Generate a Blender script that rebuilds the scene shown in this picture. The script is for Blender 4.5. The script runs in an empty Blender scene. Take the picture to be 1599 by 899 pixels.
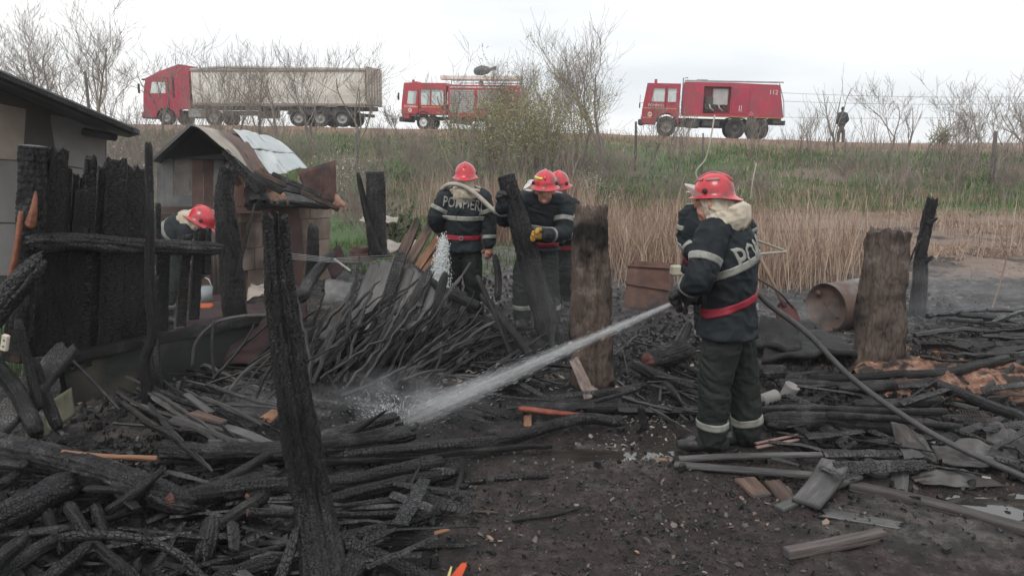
import bpy, bmesh, math, random
import numpy as np
from mathutils import Vector, Matrix, Quaternion
from mathutils.bvhtree import BVHTree

# ------------------------------------------------------------------ camera, world, sun, exposure
SC = bpy.context.scene
COL = SC.collection
CAM_H, PITCH, FPX, CX, CY = 2.1, math.radians(10.3), 1250.0, 799.5, 449.5
cam = bpy.data.cameras.new('camera')
cam.sensor_width = 36.0
cam.lens = 36.0 * FPX / 1599.0
cam.clip_start, cam.clip_end = 0.05, 6000
camo = bpy.data.objects.new('camera', cam)
COL.objects.link(camo)
camo.location = (0, 0, CAM_H)
camo.rotation_euler = (math.pi / 2 - PITCH, 0, 0)
SC.camera = camo

HAZE = 0.0013
SUN_EL, SUN_ROT = math.radians(50), math.radians(203)
W = bpy.data.worlds.new('World')
SC.world = W
W.use_nodes = True
wn, wl = W.node_tree.nodes, W.node_tree.links
wn.clear()
wo = wn.new('ShaderNodeOutputWorld')
sky = wn.new('ShaderNodeTexSky'); sky.sky_type = 'NISHITA'; sky.sun_disc = False
sky.sun_elevation = SUN_EL; sky.sun_rotation = SUN_ROT; sky.dust_density = 3
bgs = wn.new('ShaderNodeBackground'); bgs.inputs['Strength'].default_value = 0.10
bgc = wn.new('ShaderNodeBackground'); bgc.inputs['Strength'].default_value = 1.25
tc = wn.new('ShaderNodeTexCoord'); mp = wn.new('ShaderNodeMapping')
mp.inputs['Scale'].default_value = (1.0, 1.0, 4.5)
mp.inputs['Location'].default_value = (3.1, 0.4, 0.9)
nz = wn.new('ShaderNodeTexNoise'); nz.inputs['Scale'].default_value = 2.1; nz.inputs['Detail'].default_value = 7; nz.inputs['Roughness'].default_value = 0.5
cr = wn.new('ShaderNodeValToRGB')
cr.color_ramp.elements[0].position = 0.34; cr.color_ramp.elements[0].color = (0.73, 0.775, 0.81, 1)
cr.color_ramp.elements[1].position = 0.62; cr.color_ramp.elements[1].color = (1.0, 1.0, 1.0, 1)
mx = wn.new('ShaderNodeMixShader'); mx.inputs[0].default_value = 0.93
wl.new(tc.outputs['Generated'], mp.inputs['Vector']); wl.new(mp.outputs[0], nz.inputs['Vector'])
wl.new(nz.outputs['Fac'], cr.inputs[0]); wl.new(cr.outputs[0], bgc.inputs['Color'])
wl.new(sky.outputs[0], bgs.inputs['Color'])
wl.new(bgs.outputs[0], mx.inputs[1]); wl.new(bgc.outputs[0], mx.inputs[2]); wl.new(mx.outputs[0], wo.inputs['Surface'])

sun = bpy.data.lights.new('sun', 'SUN'); sun.energy = 1.3; sun.angle = math.radians(22); sun.color = (1.0, 0.96, 0.90)
suno = bpy.data.objects.new('sun', sun); COL.objects.link(suno)
_d = Vector((math.sin(SUN_ROT) * math.cos(SUN_EL), math.cos(SUN_ROT) * math.cos(SUN_EL), math.sin(SUN_EL)))
suno.rotation_euler = _d.to_track_quat('Z', 'Y').to_euler()
SC.view_settings.view_transform = 'Standard'
try: SC.view_settings.look = 'None'
except Exception: pass
SC.view_settings.exposure = 0.0
SC.view_settings.gamma = 1.0
SC.cycles.max_bounces = 6; SC.cycles.diffuse_bounces = 3; SC.cycles.glossy_bounces = 2; SC.cycles.transmission_bounces = 4
SC.cycles.volume_bounces = 1; SC.cycles.transparent_max_bounces = 8
SC.cycles.caustics_reflective = False; SC.cycles.caustics_refractive = False
SC.cycles.use_denoising = True
try:
    SC.cycles.denoiser = 'OPENIMAGEDENOISE'; SC.cycles.denoising_input_passes = 'RGB_ALBEDO_NORMAL'; SC.cycles.denoising_prefilter = 'ACCURATE'
except Exception: pass

# ------------------------------------------------------------------ picture point -> place helpers
_F = np.array((0, math.cos(PITCH), -math.sin(PITCH))); _U = np.array((0, math.sin(PITCH), math.cos(PITCH)))
def ray(px, py):
    return _F + np.array((1.0, 0, 0)) * (px - CX) / FPX - _U * (py - CY) / FPX
def G(px, py, z=0.0):
    r = ray(px, py); t = (z - CAM_H) / r[2]
    return np.array((0, 0, CAM_H)) + r * t
def P(px, py, Y):
    r = ray(px, py); return np.array((0, 0, CAM_H)) + r * (Y / r[1])
def pxm(p):            # metres per picture pixel at a point
    return abs(p[1] * math.cos(PITCH) - (p[2] - CAM_H) * math.sin(PITCH)) / FPX

# ------------------------------------------------------------------ noise in numpy
def _hash(i, j, s):
    x = np.sin(i * 127.1 + j * 311.7 + s * 74.7) * 43758.5453
    return x - np.floor(x)
def vn2(x, y, s=0.0):
    xi, yi = np.floor(x), np.floor(y); xf, yf = x - xi, y - yi
    u, v = xf * xf * (3 - 2 * xf), yf * yf * (3 - 2 * yf)
    a, b, c, d = _hash(xi, yi, s), _hash(xi + 1, yi, s), _hash(xi, yi + 1, s), _hash(xi + 1, yi + 1, s)
    return (a + (b - a) * u) * (1 - v) + (c + (d - c) * u) * v - 0.5
def fbm(x, y, s=0.0, o=4):
    t, a = 0, 1.0
    for k in range(o):
        t = t + a * vn2(x, y, s + k * 3.3); x, y, a = x * 2.03, y * 2.03, a * 0.5
    return t
def vn3(x, y, z, s=0.0):
    zi = np.floor(z); f = z - zi; f = f * f * (3 - 2 * f)
    return vn2(x + zi * 17.3, y + zi * 9.7, s) * (1 - f) + vn2(x + (zi + 1) * 17.3, y + (zi + 1) * 9.7, s) * f
def cell(u, v, s, per):   # F2-F1 of a jittered grid, periodic in u
    ui, vi = np.floor(u), np.floor(v)
    f1 = np.full(u.shape, 9.0); f2 = f1.copy()
    for a in (-1, 0, 1):
        for b in (-1, 0, 1):
            ci = np.mod(ui + a, per)
            jx = ui + a + 0.5 + 0.75 * (_hash(ci, vi + b, s) - 0.5); jy = vi + b + 0.5 + 0.75 * (_hash(ci, vi + b, s + 5) - 0.5)
            d = np.hypot(u - jx, v - jy)
            f2 = np.minimum(f2, np.maximum(f1, d)); f1 = np.minimum(f1, d)
    return f2 - f1
def sstep(a, b, x):
    t = np.clip((x - a) / (b - a), 0, 1); return t * t * (3 - 2 * t)

# ------------------------------------------------------------------ objects
def tag(o, label=None, cat=None, group=None, kind=None):
    if label: o['label'] = label
    if cat: o['category'] = cat
    if group: o['group'] = group
    if kind: o['kind'] = kind
    return o
def empty(name, loc=(0, 0, 0), label=None, cat=None, group=None, rot=None):
    o = bpy.data.objects.new(name, None); COL.objects.link(o)
    o.location = loc; o.empty_display_size = 0.2
    if rot: o.rotation_euler = rot
    return tag(o, label, cat, group)
def link(name, me, parent=None, loc=None, rot=None):
    o = bpy.data.objects.new(name, me); COL.objects.link(o)
    if parent is not None: o.parent = parent
    if loc is not None: o.location = loc
    if rot is not None: o.rotation_euler = rot
    return o
def mesh(name, v, f, mats, smooth=True, uv=None, mi=None, sharp=None):
    me = bpy.data.meshes.new(name)
    v = np.asarray(v, dtype=np.float64)
    if isinstance(f, np.ndarray):
        n, k = f.shape
        me.vertices.add(len(v)); me.vertices.foreach_set('co', v.ravel())
        me.loops.add(n * k); me.loops.foreach_set('vertex_index', f.ravel().astype(np.int32))
        me.polygons.add(n); me.polygons.foreach_set('loop_start', np.arange(0, n * k, k, dtype=np.int32))
        me.polygons.foreach_set('loop_total', np.full(n, k, dtype=np.int32))
        me.update(calc_edges=True)
    else:
        me.from_pydata([tuple(a) for a in v], [], [tuple(int(i) for i in a) for a in f])
    for m in (mats if isinstance(mats, (list, tuple)) else [mats]): me.materials.append(m)
    if mi is not None: me.polygons.foreach_set('material_index', np.asarray(mi, dtype=np.int32))
    me.polygons.foreach_set('use_smooth', np.full(len(me.polygons), bool(smooth)))
    if uv is not None:
        l = me.uv_layers.new(name='UVMap'); idx = np.empty(len(me.loops), dtype=np.int32)
        me.loops.foreach_get('vertex_index', idx)
        l.data.foreach_set('uv', np.asarray(uv, dtype=np.float64)[idx].ravel())
    me.validate()
    return me
class MB:
    """collects solids, builds ONE mesh"""
    def __init__(s): s.v, s.f, s.m, s.uv = [], [], [], []; s.n = 0
    def add(s, v, f, m=0, uv=None):
        v = np.asarray(v, float)
        s.v.append(v); s.uv.append(np.zeros((len(v), 2)) if uv is None else np.asarray(uv, float))
        for a in f: s.f.append([int(i) + s.n for i in a]); s.m.append(m)
        s.n += len(v)
        return s
    def box(s, c, size, rot=None, m=0, bev=0.0):
        x, y, z = [a / 2 for a in size]
        if bev:
            b = min(bev, x * .9, y * .9, z * .9); v = []
            for sx in (-1, 1):
                for sy in (-1, 1):
                    for sz in (-1, 1):
                        v += [(sx * (x - b), sy * (y - b), sz * z), (sx * (x - b), sy * y, sz * (z - b)), (sx * x, sy * (y - b), sz * (z - b))]
            bm = bmesh.new()
            for a in v: bm.verts.new(a)
            r = bmesh.ops.convex_hull(bm, input=bm.verts)
            bm.verts.index_update()
            v = [tuple(a.co) for a in bm.verts]; f = [[q.index for q in t.verts] for t in bm.faces]; bm.free()
        else:
            v = [(a, b, d) for a in (-x, x) for b in (-y, y) for d in (-z, z)]
            f = [(0, 1, 3, 2), (4, 6, 7, 5), (0, 4, 5, 1), (2, 3, 7, 6), (0, 2, 6, 4), (1, 5, 7, 3)]
        v = np.array(v)
        if rot is not None: v = v @ np.array(rot).T
        return s.add(v + np.array(c), f, m)
    def tube(s, pts, rad, seg=8, m=0, **kw):
        v, f, uv = sweep(pts, rad, seg=seg, **kw); return s.add(v, f, m, uv)
    def cyl(s, p0, p1, r, seg=16, m=0, r1=None):
        return s.tube([p0, p1], [r, r if r1 is None else r1], seg, m)
    def prism(s, poly, ax, a0, a1, m=0):
        """polygon in the two other axes, extruded along axis ax from a0 to a1"""
        n = len(poly); o = [i for i in range(3) if i != ax]; v = np.zeros((2 * n, 3))
        for k in range(n):
            for q, a in ((0, a0), (1, a1)):
                v[k + q * n, o[0]], v[k + q * n, o[1]], v[k + q * n, ax] = poly[k][0], poly[k][1], a
        f = [list(range(n))[::-1], list(range(n, 2 * n))] + [(k, (k + 1) % n, (k + 1) % n + n, k + n) for k in range(n)]
        return s.add(v, f, m)
    def mesh(s, name, mats, smooth=False):
        return mesh(name, np.vstack(s.v), s.f, mats, smooth, np.vstack(s.uv), s.m)
    def build(s, name, mats, parent=None, smooth=False, loc=None, rot=None):
        return link(name, s.mesh(name, mats, smooth), parent, loc, rot)

def catmull(pts, step):
    p = np.asarray(pts, float)
    if len(p) == 2:
        n = max(1, int(round(np.linalg.norm(p[1] - p[0]) / step))); t = np.linspace(0, 1, n + 1)
        return p[0] + (p[1] - p[0]) * t[:, None], t
    q = np.vstack([2 * p[0] - p[1], p, 2 * p[-1] - p[-2]]); out, T = [], []
    for i in range(1, len(q) - 2):
        n = max(1, int(round(np.linalg.norm(q[i + 1] - q[i]) / step)))
        for t in np.linspace(0, 1, n, endpoint=False):
            out.append(0.5 * (2 * q[i] + (q[i + 1] - q[i - 1]) * t + (2 * q[i - 1] - 5 * q[i] + 4 * q[i + 1] - q[i + 2]) * t * t + (3 * q[i] - q[i - 1] - 3 * q[i + 1] + q[i + 2]) * t ** 3))
            T.append((i - 1 + t) / (len(p) - 1))
    out.append(p[-1]); T.append(1.0)
    return np.array(out), np.array(T)
def frames(p, up=None):
    n = len(p); T = np.zeros_like(p)
    T[1:-1] = p[2:] - p[:-2]; T[0] = p[1] - p[0]; T[-1] = p[-1] - p[-2]
    T /= np.linalg.norm(T, axis=1)[:, None] + 1e-12
    A = np.zeros_like(p)
    a = np.array(up, float) if up is not None else (np.array((0, 0, 1.0)) if abs(T[0][2]) < 0.8 else np.array((0, 1.0, 0)))
    for i in range(n):
        a = a - T[i] * a.dot(T[i]); a = a / (np.linalg.norm(a) + 1e-12); A[i] = a
    return T, A, np.cross(T, A)
def sweep(pts, rad, seg=12, up=None, prof=None, cap=True, rnd=False, radb=None):
    """sweep a profile. A = direction 'up' scaled by rad, B = sideways scaled by radb"""
    p = np.asarray(pts, float); n = len(p)
    ra = np.asarray(rad, float) * np.ones(n); rb = ra if radb is None else np.asarray(radb, float) * np.ones(n)
    if rnd:       # round ends
        d0 = p[0] - p[1]; d0 /= np.linalg.norm(d0) + 1e-9; d1 = p[-1] - p[-2]; d1 /= np.linalg.norm(d1) + 1e-9
        e = [0.0, 0.55, 0.85]; k = [math.sqrt(1 - q * q) for q in e]
        p = np.vstack([[p[0] + d0 * min(ra[0], rb[0]) * 0.98]] + [p[0] + d0 * min(ra[0], rb[0]) * q for q in e[:0:-1]] + [p] + [p[-1] + d1 * min(ra[-1], rb[-1]) * q for q in e[1:]] + [[p[-1] + d1 * min(ra[-1], rb[-1]) * 0.98]])
        ra = np.concatenate([[ra[0] * .2], [ra[0] * q for q in k[:0:-1]], ra, [ra[-1] * q for q in k[1:]], [ra[-1] * .2]])
        rb = np.concatenate([[rb[0] * .2], [rb[0] * q for q in k[:0:-1]], rb, [rb[-1] * q for q in k[1:]], [rb[-1] * .2]])
        n = len(p)
    T, A, B = frames(p, up)
    if prof is None:
        th = np.linspace(0, 2 * math.pi, seg, endpoint=False); prof = np.stack([np.cos(th), np.sin(th)], 1)
    seg = len(prof)
    v = (p[:, None, :] + A[:, None, :] * (prof[None, :, 0:1] * ra[:, None, None]) + B[:, None, :] * (prof[None, :, 1:2] * rb[:, None, None])).reshape(-1, 3)
    i = np.arange(n - 1)[:, None] * seg; j = np.arange(seg)[None, :]; j2 = (j + 1) % seg
    f = np.stack([i + j, i + j2, i + seg + j2, i + seg + j], -1).reshape(-1, 4).tolist()
    L = np.concatenate([[0], np.cumsum(np.linalg.norm(np.diff(p, axis=0), axis=1))])
    uv = np.stack([np.tile(np.arange(seg) / seg, n) * 2 * math.pi * np.repeat(ra, seg), np.repeat(L, seg)], 1)
    if cap:
        f.append(list(range(seg))[::-1]); f.append(list(range((n - 1) * seg, n * seg)))
    return v, f, uv
def rotz(a): c, s = math.cos(a), math.sin(a); return np.array([[c, -s, 0], [s, c, 0], [0, 0, 1]])
def rect_prof(k=4, c=0.12):
    """rounded rectangle, k points per side"""
    e = [(1, 1), (-1, 1), (-1, -1), (1, -1)]; out = []
    for q in range(4):
        a, b = np.array(e[q]), np.array(e[(q + 1) % 4])
        for t in np.linspace(c / 2, 1 - c / 2, k): out.append(a + (b - a) * t)
    return np.array(out, float)

# ------------------------------------------------------------------ materials
_M = {}
def newmat(name):
    m = bpy.data.materials.new(name); m.use_nodes = True; m.node_tree.nodes.clear()
    return m, m.node_tree.nodes, m.node_tree.links
def ramp(nd, stops):
    r = nd.new('ShaderNodeValToRGB'); e = r.color_ramp.elements
    while len(e) < len(stops): e.new(0.5)
    for q, (p, c) in zip(e, stops):
        q.position = p; q.color = (*c, 1) if len(c) == 3 else c
    return r
def mat(name, stops, scale=6.0, rough=0.75, metal=0.0, bump=0.3, bscale=None, detail=6, coord='Object', stretch=(1, 1, 1), bdist=0.01, spec=0.5, isl=0.0, objr=0.0, grime=None, coat=0.0, rvar=0.0, trans=0.0, sheen=0.0):
    """noise-coloured surface with a second noise as relief"""
    if name in _M: return _M[name]
    m, nd, lk = newmat(name)
    out = nd.new('ShaderNodeOutputMaterial'); b = nd.new('ShaderNodeBsdfPrincipled'); lk.new(b.outputs[0], out.inputs[0])
    t = nd.new('ShaderNodeTexCoord'); mpg = nd.new('ShaderNodeMapping'); mpg.inputs['Scale'].default_value = stretch
    lk.new(t.outputs[coord], mpg.inputs[0])
    vec = mpg.outputs[0]
    n = nd.new('ShaderNodeTexNoise'); n.inputs['Scale'].default_value = scale; n.inputs['Detail'].default_value = detail; n.inputs['Roughness'].default_value = 0.6
    lk.new(vec, n.inputs['Vector'])
    fac = n.outputs['Fac']
    if isl or objr:
        g = nd.new('ShaderNodeNewGeometry') if isl else nd.new('ShaderNodeObjectInfo')
        src = g.outputs['Random Per Island'] if isl else g.outputs['Random']
        k = isl or objr
        a = nd.new('ShaderNodeMath'); a.operation = 'SUBTRACT'; lk.new(src, a.inputs[0]); a.inputs[1].default_value = 0.5
        c = nd.new('ShaderNodeMath'); c.operation = 'MULTIPLY_ADD'; lk.new(a.outputs[0], c.inputs[0]); c.inputs[1].default_value = k; lk.new(fac, c.inputs[2])
        fac = c.outputs[0]
    r = ramp(nd, stops); lk.new(fac, r.inputs[0]); colr = r.outputs[0]
    if grime:      # (colour, scale, low, high)
        g2 = nd.new('ShaderNodeTexNoise'); g2.inputs['Scale'].default_value = grime[1]; g2.inputs['Detail'].default_value = 5; lk.new(t.outputs[coord], g2.inputs['Vector'])
        gr = ramp(nd, [(grime[2], (0, 0, 0)), (grime[3], (1, 1, 1))]); lk.new(g2.outputs['Fac'], gr.inputs[0])
        mxx = nd.new('ShaderNodeMix'); mxx.data_type = 'RGBA'; lk.new(gr.outputs[0], mxx.inputs[0]); lk.new(colr, mxx.inputs[6]); mxx.inputs[7].default_value = (*grime[0], 1)
        colr = mxx.outputs[2]
    lk.new(colr, b.inputs['Base Color'])
    b.inputs['Roughness'].default_value = rough; b.inputs['Metallic'].default_value = metal
    b.inputs['Specular IOR Level'].default_value = spec; b.inputs['Coat Weight'].default_value = coat
    if trans: b.inputs['Transmission Weight'].default_value = trans
    if sheen: b.inputs['Sheen Weight'].default_value = sheen
    n2 = nd.new('ShaderNodeTexNoise'); n2.inputs['Scale'].default_value = bscale or scale * 5; n2.inputs['Detail'].default_value = 5; lk.new(vec, n2.inputs['Vector'])
    if rvar:
        rr = nd.new('ShaderNodeMapRange'); lk.new(n2.outputs['Fac'], rr.inputs[0]); rr.inputs[1].default_value = .3; rr.inputs[2].default_value = .7
        rr.inputs[3].default_value = max(0.05, rough - rvar); rr.inputs[4].default_value = min(1, rough + rvar); lk.new(rr.outputs[0], b.inputs['Roughness'])
    if bump:
        bp = nd.new('ShaderNodeBump'); bp.inputs['Strength'].default_value = bump; bp.inputs['Distance'].default_value = bdist
        lk.new(n2.outputs['Fac'], bp.inputs['Height']); lk.new(bp.outputs[0], b.inputs['Normal'])
    _M[name] = m; return m
def charmat(name, cu=56.0, cv=44.0, lo=(0.0025, 0.0025, 0.003), hi=(0.016, 0.0155, 0.017), ash=(0.07, 0.067, 0.069), brown=None, rough=0.36, bump=1.0, ashlo=0.62, crackmix=1.0, spec=.55):
    """charcoal with checked (crazed) relief, pale ash patches and, if asked, unburnt brown wood patches"""
    if name in _M: return _M[name]
    m, nd, lk = newmat(name)
    out = nd.new('ShaderNodeOutputMaterial'); b = nd.new('ShaderNodeBsdfPrincipled'); lk.new(b.outputs[0], out.inputs[0])
    t = nd.new('ShaderNodeTexCoord'); info = nd.new('ShaderNodeObjectInfo')
    add = nd.new('ShaderNodeVectorMath'); add.operation = 'ADD'
    sc_ = nd.new('ShaderNodeVectorMath'); sc_.operation = 'SCALE'; sc_.inputs['Scale'].default_value = 30
    cmb = nd.new('ShaderNodeCombineXYZ'); lk.new(info.outputs['Random'], cmb.inputs[0]); lk.new(info.outputs['Random'], cmb.inputs[1]); lk.new(cmb.outputs[0], sc_.inputs[0])
    nW = nd.new('ShaderNodeTexNoise'); nW.inputs['Scale'].default_value = 11; nW.inputs['Detail'].default_value = 2
    lk.new(t.outputs['UV'], nW.inputs['Vector'])
    wsc = nd.new('ShaderNodeVectorMath'); wsc.operation = 'SCALE'; wsc.inputs['Scale'].default_value = 0.055; lk.new(nW.outputs['Color'], wsc.inputs[0])
    add2 = nd.new('ShaderNodeVectorMath'); add2.operation = 'ADD'; lk.new(t.outputs['UV'], add2.inputs[0]); lk.new(wsc.outputs[0], add2.inputs[1])
    vs_ = nd.new('ShaderNodeMath'); vs_.operation = 'MULTIPLY_ADD'; lk.new(info.outputs['Random'], vs_.inputs[0]); vs_.inputs[1].default_value = .9; vs_.inputs[2].default_value = .65; sv_ = nd.new('ShaderNodeVectorMath'); sv_.operation = 'SCALE'; lk.new(add2.outputs[0], sv_.inputs[0]); lk.new(vs_.outputs[0], sv_.inputs['Scale']); lk.new(sv_.outputs[0], add.inputs[0]); lk.new(sc_.outputs[0], add.inputs[1])
    mpg = nd.new('ShaderNodeMapping'); mpg.inputs['Scale'].default_value = (cu, cv, 1); lk.new(add.outputs[0], mpg.inputs[0])
    vo = nd.new('ShaderNodeTexVoronoi'); vo.voronoi_dimensions = '2D'; vo.feature = 'DISTANCE_TO_EDGE'; vo.inputs['Scale'].default_value = 1.0; lk.new(mpg.outputs[0], vo.inputs['Vector'])
    mp2 = nd.new('ShaderNodeMapping'); mp2.inputs['Scale'].default_value = (cu * 2.3, cv * 2.6, 1); lk.new(add.outputs[0], mp2.inputs[0])
    vo2 = nd.new('ShaderNodeTexVoronoi'); vo2.voronoi_dimensions = '2D'; vo2.feature = 'DISTANCE_TO_EDGE'; lk.new(mp2.outputs[0], vo2.inputs['Vector']); vo2.inputs['Scale'].default_value = 1.0
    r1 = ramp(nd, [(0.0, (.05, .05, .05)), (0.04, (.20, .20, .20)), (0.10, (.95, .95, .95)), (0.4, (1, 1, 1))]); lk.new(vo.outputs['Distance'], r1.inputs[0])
    r2 = ramp(nd, [(0.0, (0, 0, 0)), (0.12, (1, 1, 1))]); lk.new(vo2.outputs['Distance'], r2.inputs[0])
    hm = nd.new('ShaderNodeMath'); hm.operation = 'MULTIPLY_ADD'; lk.new(r2.outputs[0], hm.inputs[0]); hm.inputs[1].default_value = 0.25; lk.new(r1.outputs[0], hm.inputs[2])
    nz_ = nd.new('ShaderNodeTexNoise'); nz_.inputs['Scale'].default_value = 5; nz_.inputs['Detail'].default_value = 8; nz_.inputs['Roughness'].default_value = .65; lk.new(t.outputs['Object'], nz_.inputs['Vector'])
    cr_ = ramp(nd, [(0.38, lo), (0.56, hi), (ashlo, hi), (ashlo + 0.14, ash)]); 
    ao = nd.new('ShaderNodeMath'); ao.operation = 'MULTIPLY_ADD'; lk.new(info.outputs['Random'], ao.inputs[0]); ao.inputs[1].default_value = 0.12; lk.new(nz_.outputs['Fac'], ao.inputs[2])
    lk.new(ao.outputs[0], cr_.inputs[0])
    colr = cr_.outputs[0]
    if brown:
        nb = nd.new('ShaderNodeTexNoise'); nb.inputs['Scale'].default_value = brown[1]; nb.inputs['Detail'].default_value = 4; lk.new(t.outputs['Object'], nb.inputs['Vector'])
        rb = ramp(nd, [(brown[2], (0, 0, 0)), (brown[2] + 0.07, (1, 1, 1))]); lk.new(nb.outputs['Fac'], rb.inputs[0])
        mb_ = nd.new('ShaderNodeMix'); mb_.data_type = 'RGBA'; lk.new(rb.outputs[0], mb_.inputs[0]); lk.new(colr, mb_.inputs[6]); mb_.inputs[7].default_value = (*brown[0], 1); colr = mb_.outputs[2]
    mm = nd.new('ShaderNodeMix'); mm.data_type = 'RGBA'; mm.blend_type = 'MULTIPLY'; mm.inputs[0].default_value = crackmix; cv_ = nd.new('ShaderNodeMapRange'); lk.new(nz_.outputs['Fac'], cv_.inputs[0]); cv_.inputs[1].default_value = .40; cv_.inputs[2].default_value = .60; cv_.inputs[3].default_value = crackmix; cv_.inputs[4].default_value = crackmix * .75; lk.new(cv_.outputs[0], mm.inputs[0])
    lk.new(colr, mm.inputs[6]); lk.new(r1.outputs[0], mm.inputs[7]); lk.new(mm.outputs[2], b.inputs['Base Color'])
    b.inputs['Roughness'].default_value = rough; b.inputs['Specular IOR Level'].default_value = spec
    sm_ = nd.new('ShaderNodeMath'); sm_.operation = 'MULTIPLY'; sf_ = nd.new('ShaderNodeMapRange'); lk.new(r1.outputs[0], sf_.inputs[0]); sf_.inputs[3].default_value = .18; sf_.inputs[4].default_value = 1.0; lk.new(sf_.outputs[0], sm_.inputs[0]); sm_.inputs[1].default_value = spec; lk.new(sm_.outputs[0], b.inputs['Specular IOR Level'])  # cavity shade of the cracks put into the specular, so they reflect less
    n3 = nd.new('ShaderNodeTexNoise'); n3.inputs['Scale'].default_value = 120; n3.inputs['Detail'].default_value = 3; lk.new(t.outputs['Object'], n3.inputs['Vector'])
    h2 = nd.new('ShaderNodeMath'); h2.operation = 'MULTIPLY_ADD'; lk.new(n3.outputs['Fac'], h2.inputs[0]); h2.inputs[1].default_value = 0.35; lk.new(hm.outputs[0], h2.inputs[2])
    bp = nd.new('ShaderNodeBump'); bp.inputs['Strength'].default_value = bump; bp.inputs['Distance'].default_value = 0.008
    lk.new(h2.outputs[0], bp.inputs['Height']); lk.new(bp.outputs[0], b.inputs['Normal'])
    _M[name] = m; return m

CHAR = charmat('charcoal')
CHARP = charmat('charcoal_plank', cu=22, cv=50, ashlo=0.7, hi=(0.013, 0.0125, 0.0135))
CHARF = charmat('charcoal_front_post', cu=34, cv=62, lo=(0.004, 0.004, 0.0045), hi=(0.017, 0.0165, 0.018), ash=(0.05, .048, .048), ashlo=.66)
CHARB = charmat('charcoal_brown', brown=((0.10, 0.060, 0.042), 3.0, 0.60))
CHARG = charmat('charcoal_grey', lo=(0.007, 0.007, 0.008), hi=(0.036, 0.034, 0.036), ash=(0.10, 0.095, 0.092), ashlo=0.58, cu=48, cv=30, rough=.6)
STICK = mat('burnt_stick', [(0.3, (0.004, 0.004, 0.0045)), (0.6, (0.015, 0.0145, 0.015)), (0.8, (0.045, 0.042, 0.041))], scale=6, rough=.4, bump=.9, bscale=50, objr=0.25)
STICKG = mat('grey_stick', [(0.3, (0.02, 0.019, 0.019)), (0.6, (0.055, 0.052, 0.051)), (0.8, (0.11, 0.10, 0.10))], scale=6, rough=.7, bump=.6, bscale=50, objr=0.3)
GREYWOOD = mat('weathered_board', [(0.3, (0.035, 0.033, 0.034)), (0.55, (0.085, 0.081, 0.081)), (0.75, (0.15, 0.14, 0.138))], scale=1, coord='UV', stretch=(38, 3, 1), rough=.6, bump=.7, bscale=2.2, grime=((0.03, 0.028, 0.027), 2.5, 0.45, 0.66), objr=.2)
RAW = mat('raw_split_wood', [(0.3, (0.14, 0.065, 0.035)), (0.6, (0.27, 0.14, 0.08)), (0.8, (0.38, 0.24, 0.15))], scale=1, coord='UV', rough=.7, bump=.7, bscale=2.2, stretch=(38, 4, 1))
REDWOOD = mat('scorched_red_wood', [(0.3, (0.09, 0.02, 0.012)), (0.6, (0.24, 0.055, 0.03)), (0.8, (0.35, 0.12, 0.06))], scale=12, rough=.6, bump=.5, bscale=70)
BROWNWOOD = mat('brown_plank', [(0.3, (0.030, 0.020, 0.016)), (0.55, (0.10, 0.060, 0.045)), (0.8, (0.20, 0.13, 0.095))], scale=1, coord='UV', stretch=(38, 3, 1), rough=.7, bump=.7, bscale=2.2, grime=((0.018, 0.016, 0.015), 3.0, 0.48, 0.6), objr=.25)

# ------------------------------------------------------------------ terrain
def road_y(x): return 51 - 0.18 * (np.clip(x, -60, 60) + 3)
def crest_z(x): return np.interp(x, [-60, -20, -3, 11, 29, 60], [3.7, 3.15, 2.78, 2.33, 1.72, 1.3])
WET = [(G(968, 690), 0.95, 0.26), (G(1575, 778), 0.75, 0.22), (G(905, 705), .4, .15)]
def H(x, y, fine=True):
    x = np.asarray(x, float); y = np.asarray(y, float)
    yr = road_y(x); toe = 25.5 + 1.2 * vn2(x * 0.12, y * 0 + 3.0, 4)
    t = np.clip((y - toe) / (yr - 4.0 - toe), 0, 1)
    s = t ** 1.15
    h = crest_z(x) * s
    h = h + 0.22 * fbm(x * 0.35, y * 0.35, 9, 3) * np.clip((t - .0) * 5, 0, 1) * np.clip((1.0 - t) * 6, 0, 1)
    h = h + 0.10 * np.exp(-((y - (yr - 4.6)) / 0.7) ** 2) * (0.6 + 1.5 * vn2(x * 0.6, y * 0, 12))
    h = np.where(y > yr + 4, crest_z(x) * (1 - sstep(0, 14, y - yr - 4)), h)
    near = 1 - sstep(12, 24, y)
    h = h + near * (0.05 * fbm(x * 0.9, y * 0.9, 2, 3))
    h = h + 0.16 * sstep(10, 14, y) * fbm(x * 0.3, y * 0.3, 6, 3) * (1 - sstep(20, 26, y))
    if fine:
        h = h + near * (0.030 * fbm(x * 5, y * 5, 3, 4) + 0.020 * fbm(x * 18, y * 18, 7, 3))
    # ash hummocks under the heaps
    for (c, rx, ry, hh) in MOUNDS:
        h = h + hh * np.exp(-(((x - c[0]) / rx) ** 2 + ((y - c[1]) / ry) ** 2))
    for (c, rx, ry) in WET:
        h = h - 0.055 * np.exp(-(((x - c[0]) / rx) ** 2 + ((y - c[1]) / ry) ** 2) ** 2)
    return h
MOUNDS = [(G(600, 560), 1.1, 0.9, 0.16), (G(750, 540), 1.0, .8, 0.12), (G(300, 640), .9, .6, 0.14), (G(1100, 560), 1.2, 0.7, 0.12), (G(1450, 560), 1.6, 1.0, 0.15),
          (G(1500, 620), 1.0, 0.35, 0.10), (G(120, 760), 1.0, 0.5, 0.10)]
def Hs(x, y): return float(H(np.array([x]), np.array([y]))[0])
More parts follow.
